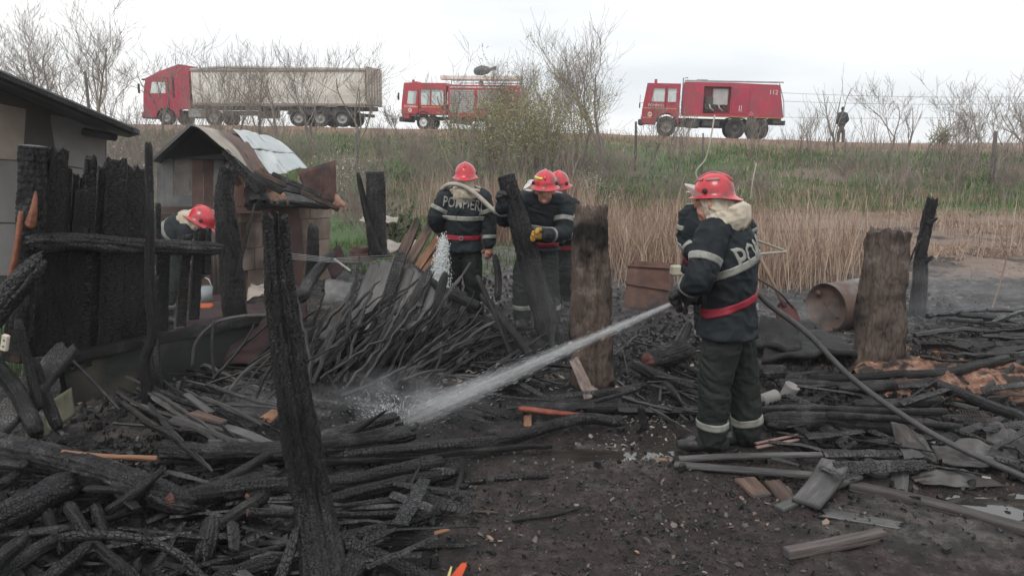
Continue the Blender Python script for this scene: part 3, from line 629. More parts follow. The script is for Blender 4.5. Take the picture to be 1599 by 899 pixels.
for k, (px, d, h_, w_, lab) in enumerate([(575, 27, 1.6, 1.5, 'tangled brown thicket on the slope behind the blossoming shrub'), (640, 31, 2.0, 1.3, 'brown thicket under the nose of the crew-cab fire engine'), (700, 25, 1.8, 1.4, 'brown thicket behind the back-turned firefighter'), (760, 29, 2.6, 1.1, 'tall brown thicket left of the greening willow bush'), (905, 28, 2.0, 1.3, 'brown thicket at the foot of the big willow'), (975, 27, 2.2, 1.2, 'brown thicket right of the big willow trunk'), (1040, 25, 1.5, 1.5, 'low brown thicket left of the hose holder helmet'), (1185, 27, 1.3, 1.5, 'low brown thicket right of the hose holder helmet'),
        (1330, 30, 1.7, 1.4, 'brown thicket below the distant watching man'), (1410, 27, 1.6, 1.4, 'brown thicket above the broken right post'), (1490, 29, 2.0, 1.3, 'brown thicket left of the dark post in the tree'), (1580, 27, 1.8, 1.4, 'brown thicket at the right edge of the bank'), (480, 33, 2.0, 1.6, 'brown thicket below the trailer wheels'), (520, 27, 1.6, 1.4, 'brown thicket behind the rusty panel')]):
    zz = Hs(P(px, 300, d)[0], d); TREES.append((px, d, CY - FPX * math.tan(math.atan2(zz + h_ - CAM_H, d) + PITCH), lab, dict(width=w_, nstem=7, depth=3, nb=(3, 4), trunk=.3, name='brown_thicket', cat='thicket', group='brown thickets on the bank', spread=.9)))
for k in range(34):
    px = _r.uniform(560, 1599) if k % 3 else _r.uniform(880, 1599); d = _r.uniform(24.5, 38); tp_ = P(px, 300, d)
    zz = Hs(tp_[0], d); hh = _r.uniform(1.3, 3.0); yy = CY - FPX * math.tan(math.atan2(zz + hh - CAM_H, d) + PITCH)
    third = 'left of the brown post' if px < 890 else 'between the big willow and the six-wheeled engine' if px < 1100 else 'below the six-wheeled engine' if px < 1290 else 'right of the distant man'
    TREES.append((px, d, yy, 'thin bare sapling on the bank slope, ' + third, dict(width=_r.uniform(.4, .9), depth=_r.choice([2, 2, 3]), nstem=_r.choice([1, 1, 2]), group='thin saplings on the bank slope', name='bare_sapling', cat='sapling', spread=.6)))
for i, (px, d, top, lab, kw) in enumerate(TREES): tree(px, d, top, lab, 100 + i, **kw)
tree(800, 26, 92, 'large bush of upright shoots greening in the middle', 300, width=1.5, nstem=24, depth=2, leafy=TWIGG, nleaf=8000, trunk=.45, spread=.4, up=.22, r=.09, cat='bush', name='willow_bush', group='greening shrubs', lsize=.030)
tree(868, 27, 135, 'greening bush overlapping the right side of the large one', 301, width=1.3, nstem=18, depth=2, leafy=TWIGG, nleaf=6000, trunk=.45, spread=.4, up=.22, r=.08, cat='bush', name='willow_bush', group='greening shrubs', lsize=.032)
tree(735, 28, 150, 'small greening bush left of the large one', 310, width=1.3, nstem=14, depth=2, leafy=TWIGG, nleaf=3600, trunk=.45, spread=.4, up=.2, r=.06, cat='bush', name='willow_bush', group='greening shrubs', lsize=.03)
tree(1462, 40, 190, 'round pale green shrub on the crest at the right', 302, width=1.1, nstem=9, depth=2, leafy=TWIGG, nleaf=1400, trunk=.3, cat='bush', name='green_shrub', group='greening shrubs', lsize=.035)
tree(545, 20, 212, 'small shrub with white blossom behind the bent rusty panel', 303, width=1.0, nstem=4, depth=3, leafy=BLOS, nleaf=700, cat='shrub', name='blossom_shrub', group='blossoming shrubs', lsize=.02)
tree(905, 25, 262, 'low white-blossoming shrub right of the leaning firefighter', 304, width=1.8, nstem=5, depth=2, leafy=BLOS, nleaf=350, cat='shrub', name='blossom_shrub', group='blossoming shrubs', lsize=.02)
tree(205, 16, 195, 'shrub with white buds behind the left shed corner', 305, width=1.3, nstem=5, depth=3, leafy=BLOS, nleaf=500, cat='shrub', name='blossom_shrub', group='blossoming shrubs', lsize=.016)
tree(622, 17, 318, 'low leafy green bush behind the charred stump', 306, width=2.2, nstem=10, depth=2, leafy=mat('green_leaf', [(0.2, (0.03, 0.06, 0.02)), (0.8, (0.09, 0.15, 0.045))], scale=1, isl=.6, bump=0), nleaf=2600, cat='bush', name='green_bush', lsize=.035, trunk=.2)
tree(605, 15.5, 268, 'brown tangle of dead brush above the charred stump', 307, width=1.8, nstem=8, depth=3, cat='shrub', name='dead_brush', trunk=.5)

# posts and poles far off
POSTM = mat('old_post', [(0.3, (0.06, 0.05, 0.045)), (0.7, (0.13, 0.11, 0.10))], scale=4, bump=.5)
for (px, d, top, wpx, lab) in [(133, 38, 112, 5, 'weathered wooden pole standing behind the left shed'), (1555, 31, 205, 7, 'dark wooden post low in the tree at the right edge'), (993, 34, 190, 4, 'dark fence post left of the six-wheeled fire engine'), (1098, 30, 208, 3, 'thin stake below the six-wheeled fire engine'), (556, 30, 208, 3, 'thin stake beside the blossoming shrub on the slope')]:
    p = P(px, top, d); z = Hs(p[0], d); r = wpx / 2 * d / FPX
    mb = MB().tube([(0, 0, -.3), (.02, 0, (p[2] - z) * .5), (0, 0, p[2] - z)], [r, r * .95, r * .85], 8)
    tag(mb.build('wooden_post', POSTM, None, True, (p[0], d, z)), lab, 'post')
WIRE = mat('wire', [(0, (.05, .05, .05)), (1, (.07, .07, .07))], bump=0)
def wire(pts, r, lab, grp, sag=0.0, name='overhead_wire', m=None):
    q, t = catmull(pts, 2.0); q[:, 2] -= sag * 4 * t * (1 - t); c = q[0].copy(); v, f, uv = sweep(q - c, r, 5); return tag(link(name, mesh(name, v, f, m or WIRE, True), None, c), lab, 'wire', grp)
for k, (ya, yb, w_) in enumerate([(145, 150, 'topmost'), (158, 160, 'middle'), (183, 178, 'lowest')]):
    wire([P(1215, ya, 62), P(1680, yb, 62)], .012, '%s of the three faint overhead wires right of the fire engines' % w_, 'overhead wires', .2)

# ------------------------------------------------------------------ lorries on the embankment road
RED = mat('red_paint', [(0.3, (0.40, 0.018, 0.035)), (0.7, (0.52, 0.03, 0.05))], scale=1.2, rough=.35, bump=0.05, coat=.4, grime=((0.22, 0.07, 0.06), 1.3, .5, .75))
REDD = mat('red_paint_faded', [(0.3, (0.33, 0.02, 0.05)), (0.7, (0.46, 0.035, 0.07))], scale=1.0, rough=.45, bump=0.05, grime=((0.20, 0.06, 0.07), 1.1, .5, .75))
BLK = mat('rubber', [(0.3, (0.015, 0.015, 0.015)), (0.7, (0.045, 0.042, 0.04))], scale=5, rough=.85, bump=.2)
CHAS = mat('chassis', [(0.3, (0.03, 0.03, 0.032)), (0.7, (0.08, 0.075, 0.07))], scale=3, rough=.7, bump=.2)
WHT = mat('white_paint', [(0.3, (0.6, .6, .58)), (0.7, (0.78, .77, .75))], scale=3, rough=.5, bump=0)
YEL = mat('yellow_stripe', [(0.3, (0.60, .28, .05)), (0.7, (0.7, .35, .08))], scale=3, rough=.5, bump=0)
CREAM = mat('cream_trailer', [(0.3, (0.70, .66, .60)), (0.7, (0.82, .79, .74))], scale=.5, rough=.6, bump=.05, grime=((0.46, 0.40, 0.34), .7, .45, .75))
SHUT = mat('roller_shutter', [(0.3, (0.36, .34, .33)), (0.7, (0.50, .48, .47))], scale=2, rough=.45, metal=.2, bump=.05)
RIM = mat('rim', [(0.3, (0.20, .19, .18)), (0.7, (0.36, .35, .34))], scale=3, rough=.6, bump=.1)
STEEL = mat('steel', [(0.3, (0.25, .25, .25)), (0.7, (0.45, .45, .45))], scale=3, rough=.5, metal=.4, bump=.1)
def glassmat():
    m, nd, lk = newmat('window_glass'); out = nd.new('ShaderNodeOutputMaterial'); b = nd.new('ShaderNodeBsdfPrincipled'); lk.new(b.outputs[0], out.inputs[0])
    b.inputs['Base Color'].default_value = (.75, .85, .82, 1); b.inputs['Roughness'].default_value = .03; b.inputs['Alpha'].default_value = .35; b.inputs['Specular IOR Level'].default_value = .6
    return m
GLS = glassmat()
def holed(mb, x0, x1, z0, z1, y0, y1, holes, warp=None, m=0, face='y'):
    """a panel x0..x1 by z0..z1, thickness y0..y1, with rectangular openings; face 'x' swaps the axes"""
    xs = sorted({x0, x1, *[h[0] for h in holes], *[h[1] for h in holes]}); zs = sorted({z0, z1, *[h[2] for h in holes], *[h[3] for h in holes]})
    for i in range(len(xs) - 1):
        for j in range(len(zs) - 1):
            a, b, c, d = xs[i], xs[i + 1], zs[j], zs[j + 1]; cx, cz = (a + b) / 2, (c + d) / 2
            if any(h[0] < cx < h[1] and h[2] < cz < h[3] for h in holes): continue
            v = np.array([(p, q, r) for p in (a, b) for q in (y0, y1) for r in (c, d)], float)
            if face == 'x': v = v[:, [1, 0, 2]]
            if warp: v = np.array([warp(*p) for p in v])
            mb.add(v, [(0, 1, 3, 2), (4, 6, 7, 5), (0, 4, 5, 1), (2, 3, 7, 6), (0, 2, 6, 4), (1, 5, 7, 3)], m)
def wheel(par, x, y, r, w, hub=WHT, name='wheel'):
    s = 1 if y > 0 else -1; n = 28
    prof = [(r * .58, -w / 2), (r * .9, -w / 2), (r, -w * .36), (r, w * .36), (r * .9, w / 2), (r * .58, w / 2)]
    def lathe(prof, close=True):
        v = [(rr * math.cos(2 * math.pi * k / n), yy, rr * math.sin(2 * math.pi * k / n)) for k in range(n) for rr, yy in prof]; m_ = len(prof)
        f = [(k * m_ + q, k * m_ + (q + 1) % m_, ((k + 1) % n) * m_ + (q + 1) % m_, ((k + 1) % n) * m_ + q) for k in range(n) for q in range(m_ if close else m_ - 1)]
        return v, f
    mb = MB(); mb.add(*lathe(prof)); o = mb.build(name, BLK, par, True, (x, y, r))
    rb = MB(); p2 = [(.001, s * w * .40), (r * .16, s * w * .40), (r * .2, s * w * .30), (r * .42, s * w * .12), (r * .52, s * w * .42), (r * .585, s * w * .44), (r * .58, -s * w * .3), (.001, -s * w * .3)]
    rb.add(*lathe(p2, False)); rb.build('rim', hub, o, True); return o
def text_obj(name, s, size, m, parent, loc, rot, ext=.004, bold=.0, sx=1.0):
    cu = bpy.data.curves.new(name, 'FONT'); cu.body = s; cu.size = size; cu.extrude = ext; cu.offset = bold; cu.align_x = 'CENTER'; cu.align_y = 'CENTER'; cu.resolution_u = 3
    t = bpy.data.objects.new('t', cu); COL.objects.link(t); me = bpy.data.meshes.new_from_object(t); bpy.data.objects.remove(t); me.name = name
    if sx != 1.0: me.transform(Matrix.Diagonal((sx, 1, 1, 1)))
    me.materials.clear(); me.materials.append(m); return link(name, me, parent, loc, rot)
HP = math.pi / 2
SIDE = (HP, 0, math.pi)     # lettering on a local +y flank, upright
def emblem(par, x, y, z, r):
    mb = MB().cyl((0, 0, 0), (0, .012, 0), r, 20); o = mb.build('emblem', WHT, par, False, (x, y, z)); MB().cyl((0, .012, 0), (0, .016, 0), r * .6, 14).build('emblem_centre', YEL, o)
def place(e, pfx, d, hdg):   # nose of the lorry seen at picture column pfx at distance d
    x = P(pfx, 200, d)[0]; y = float(road_y(x)); e.location = (x, y, float(crest_z(x)) + .02); e.rotation_euler = (0, 0, hdg)
HDG = math.atan2(.18, -1)
def lorry(label, cat, px, name):
    e = empty(name, (0, 0, 0), label, cat); x = P(px, 200, 50)[0]
    for _ in range(5): x = P(px, 200, float(road_y(x)))[0]
    e.location = (x, float(road_y(x)), float(crest_z(x)) + .02)
    gr = (crest_z(x + 4) - crest_z(x - 4)) / 8
    e.rotation_euler = (0, -float(gr) * -1.0, HDG) if False else (0, math.atan(float(gr)), HDG)
    return e

POSTG = mat('cannon_grey', [(.3, (.07, .075, .09)), (.7, (.14, .145, .16))], 4, rough=.5)
# --- crew-cab fire engine (middle): front of the cab at x=0, rear at x=-8
def engine_mid():
    e = lorry('red crew-cab fire engine with pale roller shutters, middle of the three lorries', 'fire engine', 636, 'fire_engine')
    e.scale = (.9, 1, 1)
    w = 1.22; wp = lambda x, y, z: (x - .13 * max(0, z - 1.35) if x > -1.0 else x, y, z)
    holes_s = [(-.98, -.36, 1.55, 2.35), (-2.02, -1.38, 1.5, 2.42), (-2.98, -2.12, 1.5, 2.42)]
    mb = MB(); holed(mb, -3.15, 0, .95, 2.75, w - .05, w, holes_s, wp); holed(mb, -3.15, 0, .95, 2.75, -w, -w + .05, holes_s, wp)
    holed(mb, -w + .05, w - .05, .95, 2.75, -.06, 0, [(-w + .2, w - .2, 1.5, 2.4)], wp, face='x')
    holed(mb, -w + .05, w - .05, .95, 2.75, -3.15, -3.09, [(-w + .3, w - .3, 1.6, 2.4)], None, face='x')
    mb.add(np.array([wp(x, y, z) for x in (-3.15, 0) for y in (-w + .06, w - .06) for z in (2.752, 2.82)]), [(0, 1, 3, 2), (4, 6, 7, 5), (0, 4, 5, 1), (2, 3, 7, 6), (0, 2, 6, 4), (1, 5, 7, 3)])
    mb.box((-2.3, 0, 1.0), (1.6, 2 * w - .12, .08)); mb.box((-.3, 0, .85), (.6, 2 * w - .1, .5), bev=.08)
    c = mb.build('cab', RED, e)
    for s in (1, -1):
        for (a, b, z0, z1) in holes_s:
            g = MB(); v = np.array([wp(x, y, z) for x in (a, b) for y in (s * (w - .035), s * (w - .025)) for z in (z0, z1)]); g.add(v, [(0, 1, 3, 2), (4, 6, 7, 5), (0, 4, 5, 1), (2, 3, 7, 6), (0, 2, 6, 4), (1, 5, 7, 3)])
            g.build('window', GLS, c)
    g = MB(); v = np.array([wp(x, y, z) for x in (-.04, -.03) for y in (-w + .2, w - .2) for z in (1.5, 2.4)]); g.add(v, [(0, 1, 3, 2), (4, 6, 7, 5), (0, 4, 5, 1), (2, 3, 7, 6), (0, 2, 6, 4), (1, 5, 7, 3)]); g.build('windscreen', GLS, c)
    for a in (-1.22, -3.02): MB().box((a, w + .01, 1.7), (.03, .02, 1.5)).build('door_gap', BLK, c)
    for a in (-1.32, -2.9): MB().box((a, w + .02, 1.38), (.14, .05, .08)).build('handle', BLK, c)
    MB().box((-1.8, w + .004, 1.38), (2.3, .008, .06)).build('stripe', YEL, c)
    for y in (.8, -.8): MB().cyl((-.02, y, .95), (.05, y, .95), .13, 14).build('headlight', WHT, e)
    MB().box((.0, 0, .62), (.35, 2 * w, .3), bev=.05).build('bumper', CHAS, e)
    MB().box((-.75, 0, 2.88), (.3, .9, .14), bev=.04).build('light_bar', RED, e); MB().cyl((-.7, .75, 2.82), (-.7, .75, 3.02), .09, 12).build('beacon', RED, e)
    MB().box((.12, 1.42, 1.98), (.12, .1, .45), bev=.03).build('mirror', BLK, e)
    # body
    b = MB(); b.box((-5.75, 0, 1.75), (4.95, 2 * w, 1.95), bev=.03).build('body', RED, e)
    for (a0, a1, z0) in [(-3.4, -5.1, 1.05), (-5.3, -6.9, 1.35)]:
        sh = MB(); k = 13
        for i in range(k):
            zz = z0 + (2.42 - z0) * (i + .5) / k; sh.box(((a0 + a1) / 2, w + .02, zz), (a0 - a1, .03, (2.42 - z0) / k * .86), bev=.01)
        o = sh.build('roller_shutter', SHUT, e)
    MB().box((-5.4, w + .012, 2.58), (4.0, .02, .07)).build('stripe', WHT, e)
    r = MB(); 
    for y in (w - .05, -w + .05):
        r.cyl((-3.5, y, 2.98), (-8.0, y, 2.98), .03, 6)
        for x in (-3.5, -5, -6.5, -8.0): r.cyl((x, y, 2.7), (x, y, 2.98), .03, 6)
    r.build('roof_rail', STEEL, e)
    l = MB(); l.box((-5.4, .55, 3.18), (5.6, .5, .26), bev=.03); l.build('roof_box', CREAM, e)
    for i in range(12): MB().cyl((-3.2 - .4 * i, -.2, 3.2), (-3.2 - .4 * i, -.75, 3.2), .022, 6).build('ladder_rung', STEEL, e)
    for y in (-.2, -.75): MB().box((-5.4, y, 3.2), (5.0, .04, .1)).build('ladder_rail', STEEL, e)
    mo = MB(); mo.tube([(-5.35, .3, 2.75), (-5.35, .3, 3.35)], [.14, .12], 10); mo.build('monitor_mount', STEEL, e)
    mo = MB(); mo.tube([(-5.05, .3, 3.6), (-5.4, .3, 3.66), (-5.7, .3, 3.66)], [.25, .30, .24], 16, rnd=True); mo.tube([(-5.6, .3, 3.6), (-6.0, .3, 3.72), (-6.35, .3, 3.80)], [.13, .10, .12], 12); mo.tube([(-5.35, .1, 3.3), (-5.35, .1, 3.6)], [.06, .06], 8); mo.tube([(-5.35, .5, 3.3), (-5.35, .5, 3.6)], [.06, .06], 8); mo.build('water_cannon', POSTG, e, True)
    ch = MB(); ch.box((-4.2, 0, .72), (7.4, 1.0, .22)); ch.box((-3.9, 0, .65), (1.0, 2.2, .45), bev=.05); ch.box((-6.1, w - .12, 1.02), (1.5, .1, .5)); ch.box((-4.6, .9, .6), (.5, .4, .5)); ch.build('chassis', CHAS, e)
    for x in (-1.55, -6.35):
        for y in (w - .17, -w + .17): wheel(e, x, y, .48, .3)
        MB().tube([(x - .62, w - .01, .55), (x - .45, w - .01, .98), (x, w - .01, 1.12), (x + .45, w - .01, .98), (x + .62, w - .01, .55)], [.05] * 5, 6).build('wheel_arch', CHAS, e)
    text_obj('lettering', 'POMPIERI', .2, WHT, e, (-.62, w + .006, 1.4), SIDE); emblem(e, -.62, w, 1.18, .13)
    text_obj('lettering', 'POMPIERI', .2, WHT, e, (-6.3, w + .045, 2.0), SIDE)
engine_mid()

# --- six-wheeled fire engine (right)
def engine_right():
    e = lorry('dull red six-wheeled fire engine with an open equipment locker, rightmost lorry', 'fire engine', 1001, 'fire_engine')
    e.scale = (.93, 1, 1)
    w = 1.24; wp = lambda x, y, z: (x - .16 * max(0, z - 1.5) if x > -.8 else x, y, z)
    hs = [(-1.35, -.48, 2.0, 2.76), (-2.08, -1.55, 2.0, 2.76)]
    mb = MB()
    for s in (1, -1): holed(mb, -2.3, 0, 1.5, 2.95, s * w - (.05 if s > 0 else 0), s * w + (0 if s > 0 else .05), hs, wp)
    # lower cab flank with the wheel arch cut
    for s in (1, -1):
        n = 14; cxw, R = -1.55, .68; pts = [(0, 1.5), (0, .72), (cxw + R, .72)] + [(cxw + R * math.cos(math.pi * k / n), .72 + R * .95 * math.sin(math.pi * k / n)) for k in range(1, n)] + [(-2.3, .72), (-2.3, 1.5)]
        top = [(x, 1.5) for x, z in pts]
        for k in range(len(pts) - 1):
            if abs(pts[k][0] - pts[k + 1][0]) < 1e-6: continue
            y0, y1 = (w - .05, w) if s > 0 else (-w, -w + .05); a, b = pts[k], pts[k + 1]
            v = np.array([(p[0], y, z) for p in (a, b) for y in (y0, y1) for z in (p[1], 1.4999)]); mb.add(v, [(0, 1, 3, 2), (4, 6, 7, 5), (0, 4, 5, 1), (2, 3, 7, 6), (0, 2, 6, 4), (1, 5, 7, 3)])
    holed(mb, -w + .05, w - .05, .72, 2.95, -.06, 0, [(-w + .2, w - .2, 2.0, 2.8)], wp, face='x'); holed(mb, -w + .05, w - .05, 1.4, 2.95, -2.3, -2.24, [(-.8, .8, 2.0, 2.7)], None, face='x')
    mb.add(np.array([wp(x, y, z) for x in (-2.3, 0) for y in (-w + .05, w - .05) for z in (2.952, 3.04)]), [(0, 1, 3, 2), (4, 6, 7, 5), (0, 4, 5, 1), (2, 3, 7, 6), (0, 2, 6, 4), (1, 5, 7, 3)])
    mb.box((-1.15, 0, 1.46), (2.1, 2 * w - .12, .06))
    c = mb.build('cab', REDD, e)
    BXF = [(0, 1, 3, 2), (4, 6, 7, 5), (0, 4, 5, 1), (2, 3, 7, 6), (0, 2, 6, 4), (1, 5, 7, 3)]
    for s in (1, -1):
        for (a, b, z0, z1) in hs:
            MB().add(np.array([wp(x, y, z) for x in (a, b) for y in (s * (w - .035), s * (w - .025)) for z in (z0, z1)]), BXF).build('window', GLS, c)
    MB().add(np.array([wp(x, y, z) for x in (-.04, -.03) for y in (-w + .2, w - .2) for z in (2.0, 2.8)]), BXF).build('windscreen', GLS, c)
    MB().box((-1.44, w + .006, 2.1), (.03, .012, 1.5)).build('door_gap', BLK, c)
    MB().box((-1.1, w + .004, 1.62), (2.1, .008, .05)).build('stripe', YEL, c)
    MB().box((-.36, w + .002, 1.08), (.55, .008, .05)).build('stripe', YEL, c)
    MB().box((.06, 0, .82), (.3, 2 * w, .32), bev=.05).build('bumper', CHAS, e)
    for y in (.9, -.9): MB().cyl((.0, y, 1.12), (.06, y, 1.12), .13, 14).build('headlight', WHT, e)
    for y in (.55, .85): MB().cyl((-.75, y, 3.04), (-.75, y, 3.28), .09, 12).build('beacon', RED, e)
    MB().tube([(-.1, w, 1.9), (.15, w + .15, 1.9), (.15, w + .15, 2.35)], [.015] * 3, 6).build('mirror_arm', BLK, e); MB().box((.15, w + .15, 1.75), (.08, .22, .3), bev=.03).build('mirror', BLK, e)
    # tank body: tapers slightly, sloped tail
    x0, x1 = -2.5, -8.55; z0, z1 = 1.28, 3.15
    def bw(x, y, z): return ((x + (.35 * (z - z0) / (z1 - z0) if x < -8 else 0)), y * (1 - .05 * (z - z0) / (z1 - z0)), z - .08 * (x < -8) * (z > 2))
    mb = MB(); lock = (-5.35, -3.72, 1.40, 2.92)
    holed(mb, x1, x0, z0, z1, w - .06, w, [lock], bw); holed(mb, x1, x0, z0, z1, -w, -w + .06, [], bw)
    mb.add(np.array([bw(x, y, z) for x in (x1, x0) for y in (-w + .06, w - .06) for z in (z1 - .06, z1 + .003)]), BXF); mb.add(np.array([bw(x, y, z) for x in (x1, x0) for y in (-w + .06, w - .06) for z in (z0 - .003, z0 + .06)]), BXF)
    mb.add(np.array([bw(x, y, z) for x in (x1 + .002, x1 + .05) for y in (-w + .06, w - .06) for z in (z0 + .06, z1 - .06)]), BXF); mb.add(np.array([bw(x, y, z) for x in (x0 - .05, x0 - .002) for y in (-w + .06, w - .06) for z in (z0 + .06, z1 - .06)]), BXF)
    mb.box((-4.5, w - .6, 2.16), (1.7, .04, 1.6)); mb.box((-3.70, w - .33, 2.16), (.03, .5, 1.6)); mb.box((-5.37, w - .33, 2.16), (.03, .5, 1.6))
    body = mb.build('tank_body', REDD, e)
    MB().box((-4.75, w - .42, 2.35), (.95, .3, .95), bev=.04).build('pump_panel', SHUT, body); MB().box((-4.1, w - .4, 1.9), (.5, .3, .9), bev=.04).build('hose_locker', CHAS, body)
    for k in range(5): MB().tube([(-5.2 + .28 * k, w - .2, 1.58), (-5.0 + .28 * k, w - .12, 1.72), (-4.95 + .28 * k, w - .2, 1.9)], [.06, .06, .05], 8, rnd=True).build('valve', STEEL if k % 2 else CHAS, body, True)
    MB().box((-5.95, w - .002, 2.16), (1.05, .05, 1.5), bev=.02).build('sliding_door', REDD, e)
    for k in range(2): MB().box((-5.9 - .12 * k, w + .04, 1.72), (.035, .03, .34)).build('handle', WHT, e)
    mb = MB(); mb.box((-5.5, w + .01, 1.24), (6.05, .04, .035)); mb.build('stripe', YEL, e)
    mb = MB(); mb.box((-5.45, w - .12, 3.22), (5.9, .08, .07)); mb.box((-5.45, -w + .12, 3.22), (5.9, .08, .07)); mb.box((-5.4, .3, 3.27), (5.6, .34, .06)); mb.box((-3.6, .3, 3.32), (.7, .5, .06), bev=.02); mb.build('roof_rail', STEEL, e)
    for y in (.7, -.7): MB().tube([(x1 - .12, y, 1.3), (x1 - .02, y, 2.2), (x1 + .33, y, 3.2)], [.03] * 3, 6).build('ladder_rail', STEEL, e)
    MB().tube([(-2.42, w - .05, 1.3), (-2.42, w - .05, 3.35), (-2.7, w - .05, 3.37)], [.03] * 3, 6).build('exhaust_stack', CHAS, e)
    ch = MB(); ch.box((-4.6, 0, 1.0), (8.4, 1.0, .25)); ch.box((-3.15, .8, .8), (.9, .6, .5), bev=.08); ch.box((-4.3, .8, .85), (1.1, .55, .42), bev=.08); ch.box((-4.5, 0, .75), (6, .3, .3)); ch.box((-8.2, 0, 1.1), (.5, 2.3, .4), bev=.05); ch.build('chassis', CHAS, e)
    for x in (-1.55, -5.75, -7.15):
        for y in (w - .2, -w + .2): wheel(e, x, y, .6, .4, CHAS if x < -3 else RIM)
    for x in (-5.75, -7.15): MB().tube([(x - .62, w - .2, 1.12), (x, w - .2, 1.24), (x + .62, w - .2, 1.12)], [.04] * 3, 6).build('mudguard', CHAS, e)
    text_obj('lettering', 'POMPIERI', .23, WHT, e, (-.85, w + .006, 1.78), SIDE); emblem(e, -.5, w, 1.27, .14); text_obj('lettering', '112', .36, WHT, e, (-7.85, w - .02, 2.65), SIDE)
engine_right()

# --- articulated lorry (left)
def artic():
    e = lorry('articulated lorry with a raspberry red cab and long cream tipper trailer, leftmost lorry', 'lorry', 244, 'articulated_lorry'); e.scale = (1.12, 1, 1)
    w = 1.25; cab = MB()
    def wp(x, y, z): 
        if x > -1.2: x = x - .20 * max(0, z - 1.7) 
        return (x, y * (1 - .04 * max(0, z - 2.6)), z)
    hs = [(-1.5, -.42, 2.02, 2.75)]
    for s in (1, -1): holed(cab, -2.3, 0, 1.1, 3.0, (w - .05) if s > 0 else -w, w if s > 0 else -w + .05, hs, wp)
    holed(cab, -w + .05, w - .05, .7, 3.0, -.06, 0, [(-w + .18, w - .18, 2.0, 2.85)], wp, face='x'); cab.box((-2.27, 0, 2.05), (.05, 2 * w - .12, 1.9))
    # arch below
    for s in (1, -1):
        n = 12; cxw, R = -1.42, .62; pts = [(0, .5), (cxw + R, .5)] + [(cxw + R * math.cos(math.pi * k / n), .5 + R * math.sin(math.pi * k / n)) for k in range(1, n)]  + [(cxw - R, .5), (-2.3, .5)]
        for k in range(len(pts) - 1):
            a, b = pts[k], pts[k + 1]; y0, y1 = (w - .05, w) if s > 0 else (-w, -w + .05)
            if abs(a[0] - b[0]) < 1e-6: continue
            cab.add(np.array([(p[0], y, z) for p in (a, b) for y in (y0, y1) for z in (min(p[1], 1.095), 1.0999)]), [(0, 1, 3, 2), (4, 6, 7, 5), (0, 4, 5, 1), (2, 3, 7, 6), (0, 2, 6, 4), (1, 5, 7, 3)])
    # high roof and rear fairings
    pr = [(-.34, 3.0), (-1.1, 3.42), (-2.35, 3.85), (-2.35, 3.0)]; nn = 4
    v = [(x, s * (w * (1 - .10 * (z > 3.2))) , z) for s in (-1, 1) for x, z in pr]
    cab.add(v, [(3, 2, 1, 0), (4, 5, 6, 7), (0, 1, 5, 4), (1, 2, 6, 5), (2, 3, 7, 6), (3, 0, 4, 7)])
    for s in (1, -1): cab.box((-2.65, s * (w - .04), 2.35), (.7, .06, 2.7))
    c = cab.build('cab', REDD, e)
    MB().box((-.95, w - .03, 2.38), (1.15, .012, .8)).build('window', GLS, c); MB().add(np.array([wp(x, y, z) for x in (-.04, -.03) for y in (-w + .18, w - .18) for z in (2.0, 2.85)]), [(0, 1, 3, 2), (4, 6, 7, 5), (0, 4, 5, 1), (2, 3, 7, 6), (0, 2, 6, 4), (1, 5, 7, 3)]).build('windscreen', GLS, c)
    MB().box((-2.0, w + .008, 2.4), (.1, .02, 1.3)).build('side_slot', BLK, c); MB().box((-.06, 0, 2.9), (.35, 2.2, .1), bev=.03).build('sun_visor', BLK, c)
    MB().box((-1.68, w + .01, 2.0), (.05, .02, 1.9)).build('door_gap', BLK, c); MB().box((.02, 0, .62), (.3, 2 * w, .45), bev=.08).build('bumper', REDD, e); MB().box((.1, 1.42, 2.3), (.12, .14, .6), bev=.04).build('mirror', BLK, e)
    MB().box((-3.35, .95, .75), (1.1, .6, .62), bev=.1).build('fuel_tank', STEEL, e); MB().box((-3.0, 1.0, 1.6), (.5, .3, 1.0), bev=.05).build('air_tank', CHAS, e)
    # trailer
    x0, x1, zb, zt = -3.15, -13.6, 1.35, 3.42
    tr = MB(); m_ = 44; ys = []
    tr.add([(x, s * (w + (0.0 if z > 1.9 else -.12)), z) for x in (x0, x1) for s in (-1, 1) for z in (zb, 1.95, zt)], [(0, 1, 2, 5, 4, 3), (6, 9, 10, 11, 8, 7), (0, 3, 9, 6), (0, 6, 7, 1), (1, 7, 8, 2), (3, 4, 10, 9), (4, 5, 11, 10), (2, 8, 11, 5)])
    tr.build('tipper_box', CREAM, e); 
    mb = MB(); mb.box(((x0 + x1) / 2, w + .02, zt + .03), (x0 - x1 + .05, .14, .12), bev=.02); mb.box(((x0 + x1) / 2, -w - .02, zt + .03), (x0 - x1 + .05, .14, .12), bev=.02); mb.box(((x0 + x1) / 2, w - .02, 1.37), (x0 - x1, .14, .14)); mb.build('box_rail', mat('rail_brown', [(.3, (.25, .2, .16)), (.7, (.38, .32, .27))], 2), e)
    MB().box((x1 - .12, 0, 2.5), (.16, 2 * w + .04, 2.35), bev=.03).build('tailgate', mat('tail_tan', [(.3, (.33, .27, .22)), (.7, (.44, .38, .32))], 2), e)
    for k in range(5): MB().box((x1 - .215, -w + .25 + k * (2 * w - .5) / 4, 2.5), (.03, .1, 2.2)).build('tailgate_rib', CREAM, e)
    for k in range(9): MB().box((x0 - .7 - k * 1.15, w + .02, 2.75), (.06, .035, 1.6)).build('box_rib', CREAM, e)
    mb = MB(); mb.tube([(x0, w, zt + .06), (-5, w, zt + .22), (-8.5, w, zt + .16), (x1, w, zt + .06)], [.09, .1, .1, .09], 8); mb.build('rolled_tarpaulin', SHUT, e, True)
